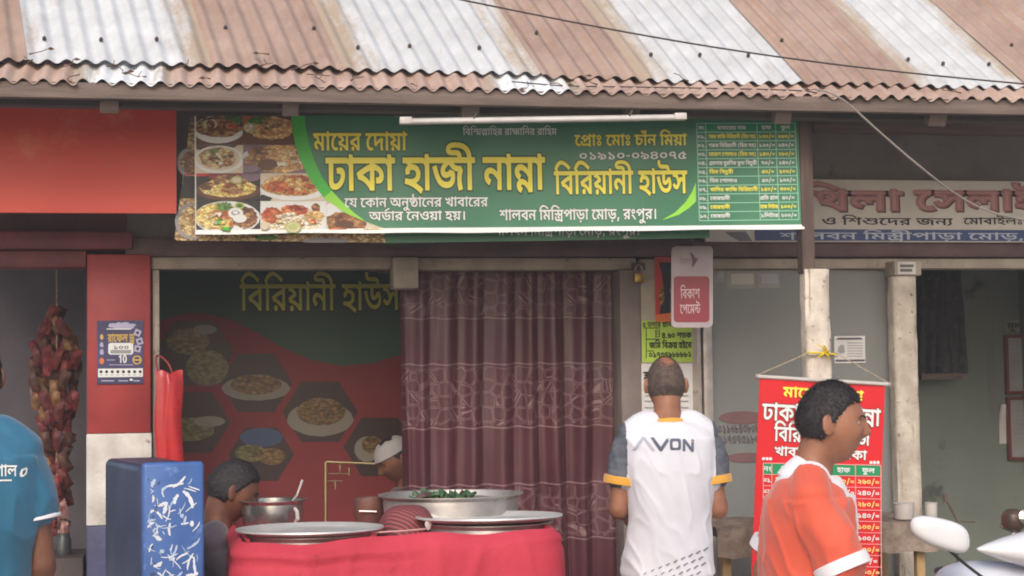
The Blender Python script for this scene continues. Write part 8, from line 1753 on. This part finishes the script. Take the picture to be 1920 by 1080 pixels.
# ---- the man in the white football shirt, back to us
w_cloth = cloth_mat('white jersey', S(216, 216, 224), S(204, 204, 214)); g_cloth = mat('grey mottled sleeve', S(98, 102, 112), S(74, 78, 88), scale=26, rough=.75, bump=.15, bscale=200, stretch=(1, 1, 2))
o_cloth = cloth_mat('amber trim', S(220, 160, 56))
hair_thin = mat('cropped greying hair', S(96, 80, 72), S(72, 60, 56), scale=60, rough=.8, bump=.6, bscale=240)
p = at(1255, 1000, 6.75)
_, so, bv = make_person('man seen from behind in a white jersey with grey sleeves and amber cuffs', (p.x, p.y, 0), R(-4), 1.0,
    dict(sl=(-.16, 0, 1.38), sr=(.16, 0, 1.38), el=(-.208, .01, 1.085), wl=(-.14, .22, 1.05), er=(.2, -.02, 1.075), wr=(.25, .19, 1.11), hand_l=(.5, 1, .1), hand_r=(.25, 1, .25), head=(.0, .02, 1.582), head_pitch=R(-3), head_yaw=R(-4)),
    m_mskin, dict(mat=hair_thin, off=.0028, bald=.42, length=.004, blades=1800), dict(mat=w_cloth, sleeve_mat=g_cloth, cuff_mat=o_cloth, cuff=.03, collar_mat=o_cloth, collar=.011, collar_tilt=-.2, sleeve=.58, loose=.014, hem=-.03, seed=3), cloth_mat('black trousers', S(52, 50, 56)))
mb = MB()
A_ = [(1185, 845), (1204, 819), (1209, 819), (1229, 845), (1222, 845), (1206.5, 825), (1192, 845)]
V_ = [(1219, 820), (1226, 820), (1239, 838), (1250, 822), (1257, 822), (1241.5, 846), (1237, 846)]
gridpoly(bv, A_, 1, mb); gridpoly(bv, V_, 0, mb)
V, F = fill([subdiv_poly(rounded(1256, 822, 1277, 844, 5)), subdiv_poly(rounded(1261, 827, 1272, 839.5, 3))[::-1]]); q = decal(bv, V, F); mb.add(q.V, q.F, 0)
gridpoly(bv, [(1280, 846), (1280, 823), (1285, 823), (1296, 838), (1296, 824), (1301, 824), (1301, 847), (1296, 847), (1285, 832), (1285, 846)], 0, mb)
mb.build('jersey_lettering', [flat('jersey print slate', 84, 90, 112, .6), flat('jersey print pale', 164, 168, 182, .6)], so)
mb = MB()
for r_w in range(6):
    for k in range(12):
        x = 1192+k*14+r_w*5; y = 1078-(k*5.6)+r_w*11+4
        if y < 1012+(1330-x)*.28 or x > 1318 or x < 1196+r_w*3: continue
        f = .5+.5*(k/12)
        gridpoly(bv, [(x, y), (x+10*f, y-7*f), (x+13*f, y-5*f), (x+3*f, y+3*f)], 0, mb)
mb.build('jersey_pattern', [flat('jersey print grey', 128, 130, 138, .6)], so)
mb = MB(); c0_ = Vector((p.x+.17, p.y+.17, 1.0)); V = []
for j in range(9):
    for i in range(20):
        w = 2*math.pi*i/20; f = j/8; V.append(c0_+Vector((.05*math.cos(w)*(.75+.25*math.sin(f*3)), .04*math.sin(w), .12-.26*f+.006*math.sin(w*3+j))))
mb.add(V, [(j*20+i, j*20+(i+1) % 20, (j+1)*20+(i+1) % 20, (j+1)*20+i) for j in range(8) for i in range(20)]+[tuple(range(20))[::-1], tuple(160+k for k in range(20))])
mb.tube(smoothpts([c0_+Vector((-.03, 0, .115)), c0_+Vector((0, .02, .16)), c0_+Vector((.03, 0, .115))]), .004, 6)
tag(mb.build('carrier_bag', m_bag, None, smooth=True), 'small red carrier bag held in front of the man in the white jersey', 'bag')

# ---- the man walking past in orange
or_cloth = cloth_mat('orange red jersey', S(210, 88, 62), S(198, 78, 54)); wt_cloth = cloth_mat('white trim', S(230, 226, 230))
hair_black = mat('black hair', S(40, 34, 36), S(28, 24, 26), scale=40, rough=.55, bump=.5, bscale=220)
ph = at(1548, 792, 4.55)
s2 = (ph.z+.113)/1.70
_, so2, bv2 = make_person('young man walking past in an orange red jersey with a broad white collar', (ph.x-.06, ph.y, 0), R(-110), s2,
    dict(chest=(0, -.01, 1.15), neck=(0, .012, 1.43), head=(0, .075, 1.575), head_pitch=R(-5), sr=(.168, .01, 1.36), sl=(-.168, .0, 1.36), er=(.21, .12, 1.11), wr=(.19, .30, .98), el=(-.2, -.13, 1.12), wl=(-.21, -.1, .88),
         kl=(-.09, .22, .5), al=(-.09, .2, .12), tl=(-.1, .37, .09), kr=(.09, .02, .46), ar=(.09, -.3, .16), tr=(.1, -.17, .06)),
    m_mskin, dict(mat=hair_black, off=.006, top=.008, length=.011, blades=4200), dict(mat=or_cloth, cuff_mat=wt_cloth, cuff=.035, collar_mat=wt_cloth, collar=.04, collar_tilt=-.55, collar_r=.016, collar_at=(0, .01, -.02), sleeve=.72, loose=.014, seed=9, yoke=.118, crease=1.4, cuff_r=.006), cloth_mat('dark blue trousers', S(44, 48, 66)))

# ---- the man in the teal polo at the left edge
tl_cloth = cloth_mat('teal polo knit', S(34, 102, 134), S(28, 90, 120))
pl3 = at(-60, 900, 4.95)
_, so3, bv3 = make_person('man at the left edge, back turned, in a teal polo with white piping', (pl3.x, pl3.y, 0), R(3), 1.035,
    dict(sr=(.148, 0, 1.375), sl=(-.148, 0, 1.375), er=(.19, .0, 1.07), wr=(.15, .22, 1.04), el=(-.19, .0, 1.07), wl=(-.15, .22, 1.04), hand_r=(-.3, 1, .1), hand_l=(.3, 1, .1), head=(.0, .03, 1.582)),
    m_dskin, dict(mat=hair_black, off=.010, top=.006), dict(mat=tl_cloth, cuff_mat=wt_cloth, cuff=.008, collar_mat=tl_cloth, collar=.022, collar_tilt=-.12, collar_r=.002, collar_at=(0, -.004, .008), flare=-.003, sleeve=.5, loose=.006, seed=5), cloth_mat('charcoal trousers', S(54, 54, 62)))
V, F = text2d('গোল', -18, 0, 24/.622*.85, 50)
q = decal(bv3, [(x, 893-y) for x, y in V], F); mb = MB(); mb.add(q.V, q.F)
for pts in ([(37, 888), (40, 880), (50, 876), (52, 880), (50, 889), (44, 894), (38, 894)],):
    V, F = fill([subdiv_poly(pts, 3), subdiv_poly([(42, 887), (43, 883), (48, 880), (48, 885), (45, 890), (42, 890)][::-1], 3)]); q = decal(bv3, V, F); mb.add(q.V, q.F)
gridpoly(bv3, [(-10, 899.5), (22, 899), (22, 902), (-10, 902.5)], 0, mb)
mb.build('back_lettering', p_white, so3)
mb = MB(); c = Vector((pl3.x, pl3.y, 0)); nk = c+Vector((0, -.012, 1.48*1.0)); V = []
ringp = [nk+Vector((.086*math.cos(w), .084*math.sin(w), .004+.012*math.sin(w))) for w in [2*math.pi*k/40 for k in range(41)]]
mb.tube(ringp, .006, 8); mb.build('collar_piping', wt_cloth, so3, smooth=True)

# ---- the cook crouched behind the blue cabinet
pk_ = at(424, 918, 6.82)
ck, so4, bv4 = make_person('cook seated behind the blue cabinet, bent over the small steel pot', (pk_.x-.14, pk_.y, 0), R(-84), 1.0,
    dict(pelvis=(0, 0, .46), chest=(0, .02, .74), neck=(0, .1, 1.045), head=(0, .165, pk_.z-.01), head_pitch=R(-24), sl=(-.172, .07, .985), sr=(.172, .07, .985), el=(-.22, .2, .72), er=(.22, .2, .72), wl=(-.15, .42, .86), wr=(.13, .42, .8),
         hl=(-.09, .0, .46), hr=(.09, .0, .46), kl=(-.14, .40, .5), kr=(.14, .40, .5), al=(-.12, .36, .1), ar=(.12, .36, .1), tl=(-.13, .5, .03), tr=(.13, .5, .03)),
    m_dskin, dict(mat=hair_black, off=.009, top=.004), dict(mat=cloth_mat('mauve grey shirt', S(84, 74, 84)), sleeve=.7, loose=.018, hem=0, seed=13), cloth_mat('brown trousers', S(66, 56, 52)))
st = thing('wooden_stool', 'low wooden stool under the cook', 'stool', (pk_.x-.14, pk_.y, 0))
mb = MB(); mb.box(pk_.x-.3, pk_.x+.02, pk_.y-.16, pk_.y+.16, .33, .36); mb.build('seat', m_fascia, st, bevel=.006)
for x in (-.27, -.01):
    for y in (-.13, .13): mb = MB(); mb.box(pk_.x+x-.016, pk_.x+x+.016, pk_.y+y-.016, pk_.y+y+.016, .0, .33); mb.build('stool_foot', m_fascia, st, bevel=.003)

# ---- the helper in the white cap, half behind the curtain
hp = at(744, 862, 8.62)
hz_ = hp.z-.14
make_person('helper in a white cap, dark clothes, half hidden behind the edge of the curtain', (hp.x+.12, hp.y, .14), R(100), 1.0,
    dict(pelvis=(0, 0, .44), chest=(0, .0, .70), neck=(0, .06, hz_-.12), head=(0, .125, hz_), head_pitch=R(-30), sl=(-.165, .03, hz_-.19), sr=(.165, .03, hz_-.19), el=(-.21, .14, .66), er=(.21, .14, .66), wl=(-.15, .36, .62), wr=(.15, .36, .62),
         hl=(-.09, .0, .44), hr=(.09, .0, .44), kl=(-.13, .38, .46), kr=(.13, .38, .46), al=(-.12, .34, .1), ar=(.12, .34, .1), tl=(-.13, .48, .03), tr=(.13, .48, .03)),
    m_dskin, dict(mat=hair_black, off=.006, cap=cloth_mat('dim white cap', S(168, 162, 162))), dict(mat=cloth_mat('dark plum shirt', S(78, 58, 62)), sleeve=.8, loose=.016, hem=0, seed=31), cloth_mat('brown trousers', S(66, 56, 52)))
st = thing('plastic_stool', 'dark plastic stool under the helper in the white cap', 'stool', (hp.x+.12, hp.y, .14))
mb = MB(); mb.lathe((hp.x+.12, hp.y, .14), [(.15, 0), (.16, .02), (.13, .28), (.15, .3), (.15, .32), (.001, .32)], 24); mb.build('stool_body', m_mblack, st, smooth=True, angle=40)

# ================================================================== thin haze added to lift the dark tones like a lens veil
mb = MB(); mb.box(-15, 18, -11, 17, -1, 7.2)
hz = bpy.data.materials.new('veil haze'); hz.use_nodes = True
ht = hz.node_tree; ht.nodes.remove(ht.nodes['Principled BSDF'])
pv_ = ht.nodes.new('ShaderNodeVolumePrincipled'); pv_.inputs['Color'].default_value = (.93, .92, .93, 1); pv_.inputs['Density'].default_value = .0065; pv_.inputs['Anisotropy'].default_value = .2
ht.links.new(pv_.outputs[0], ht.nodes['Material Output'].inputs['Volume'])
tag(mb.build('haze', hz), kind='stuff')
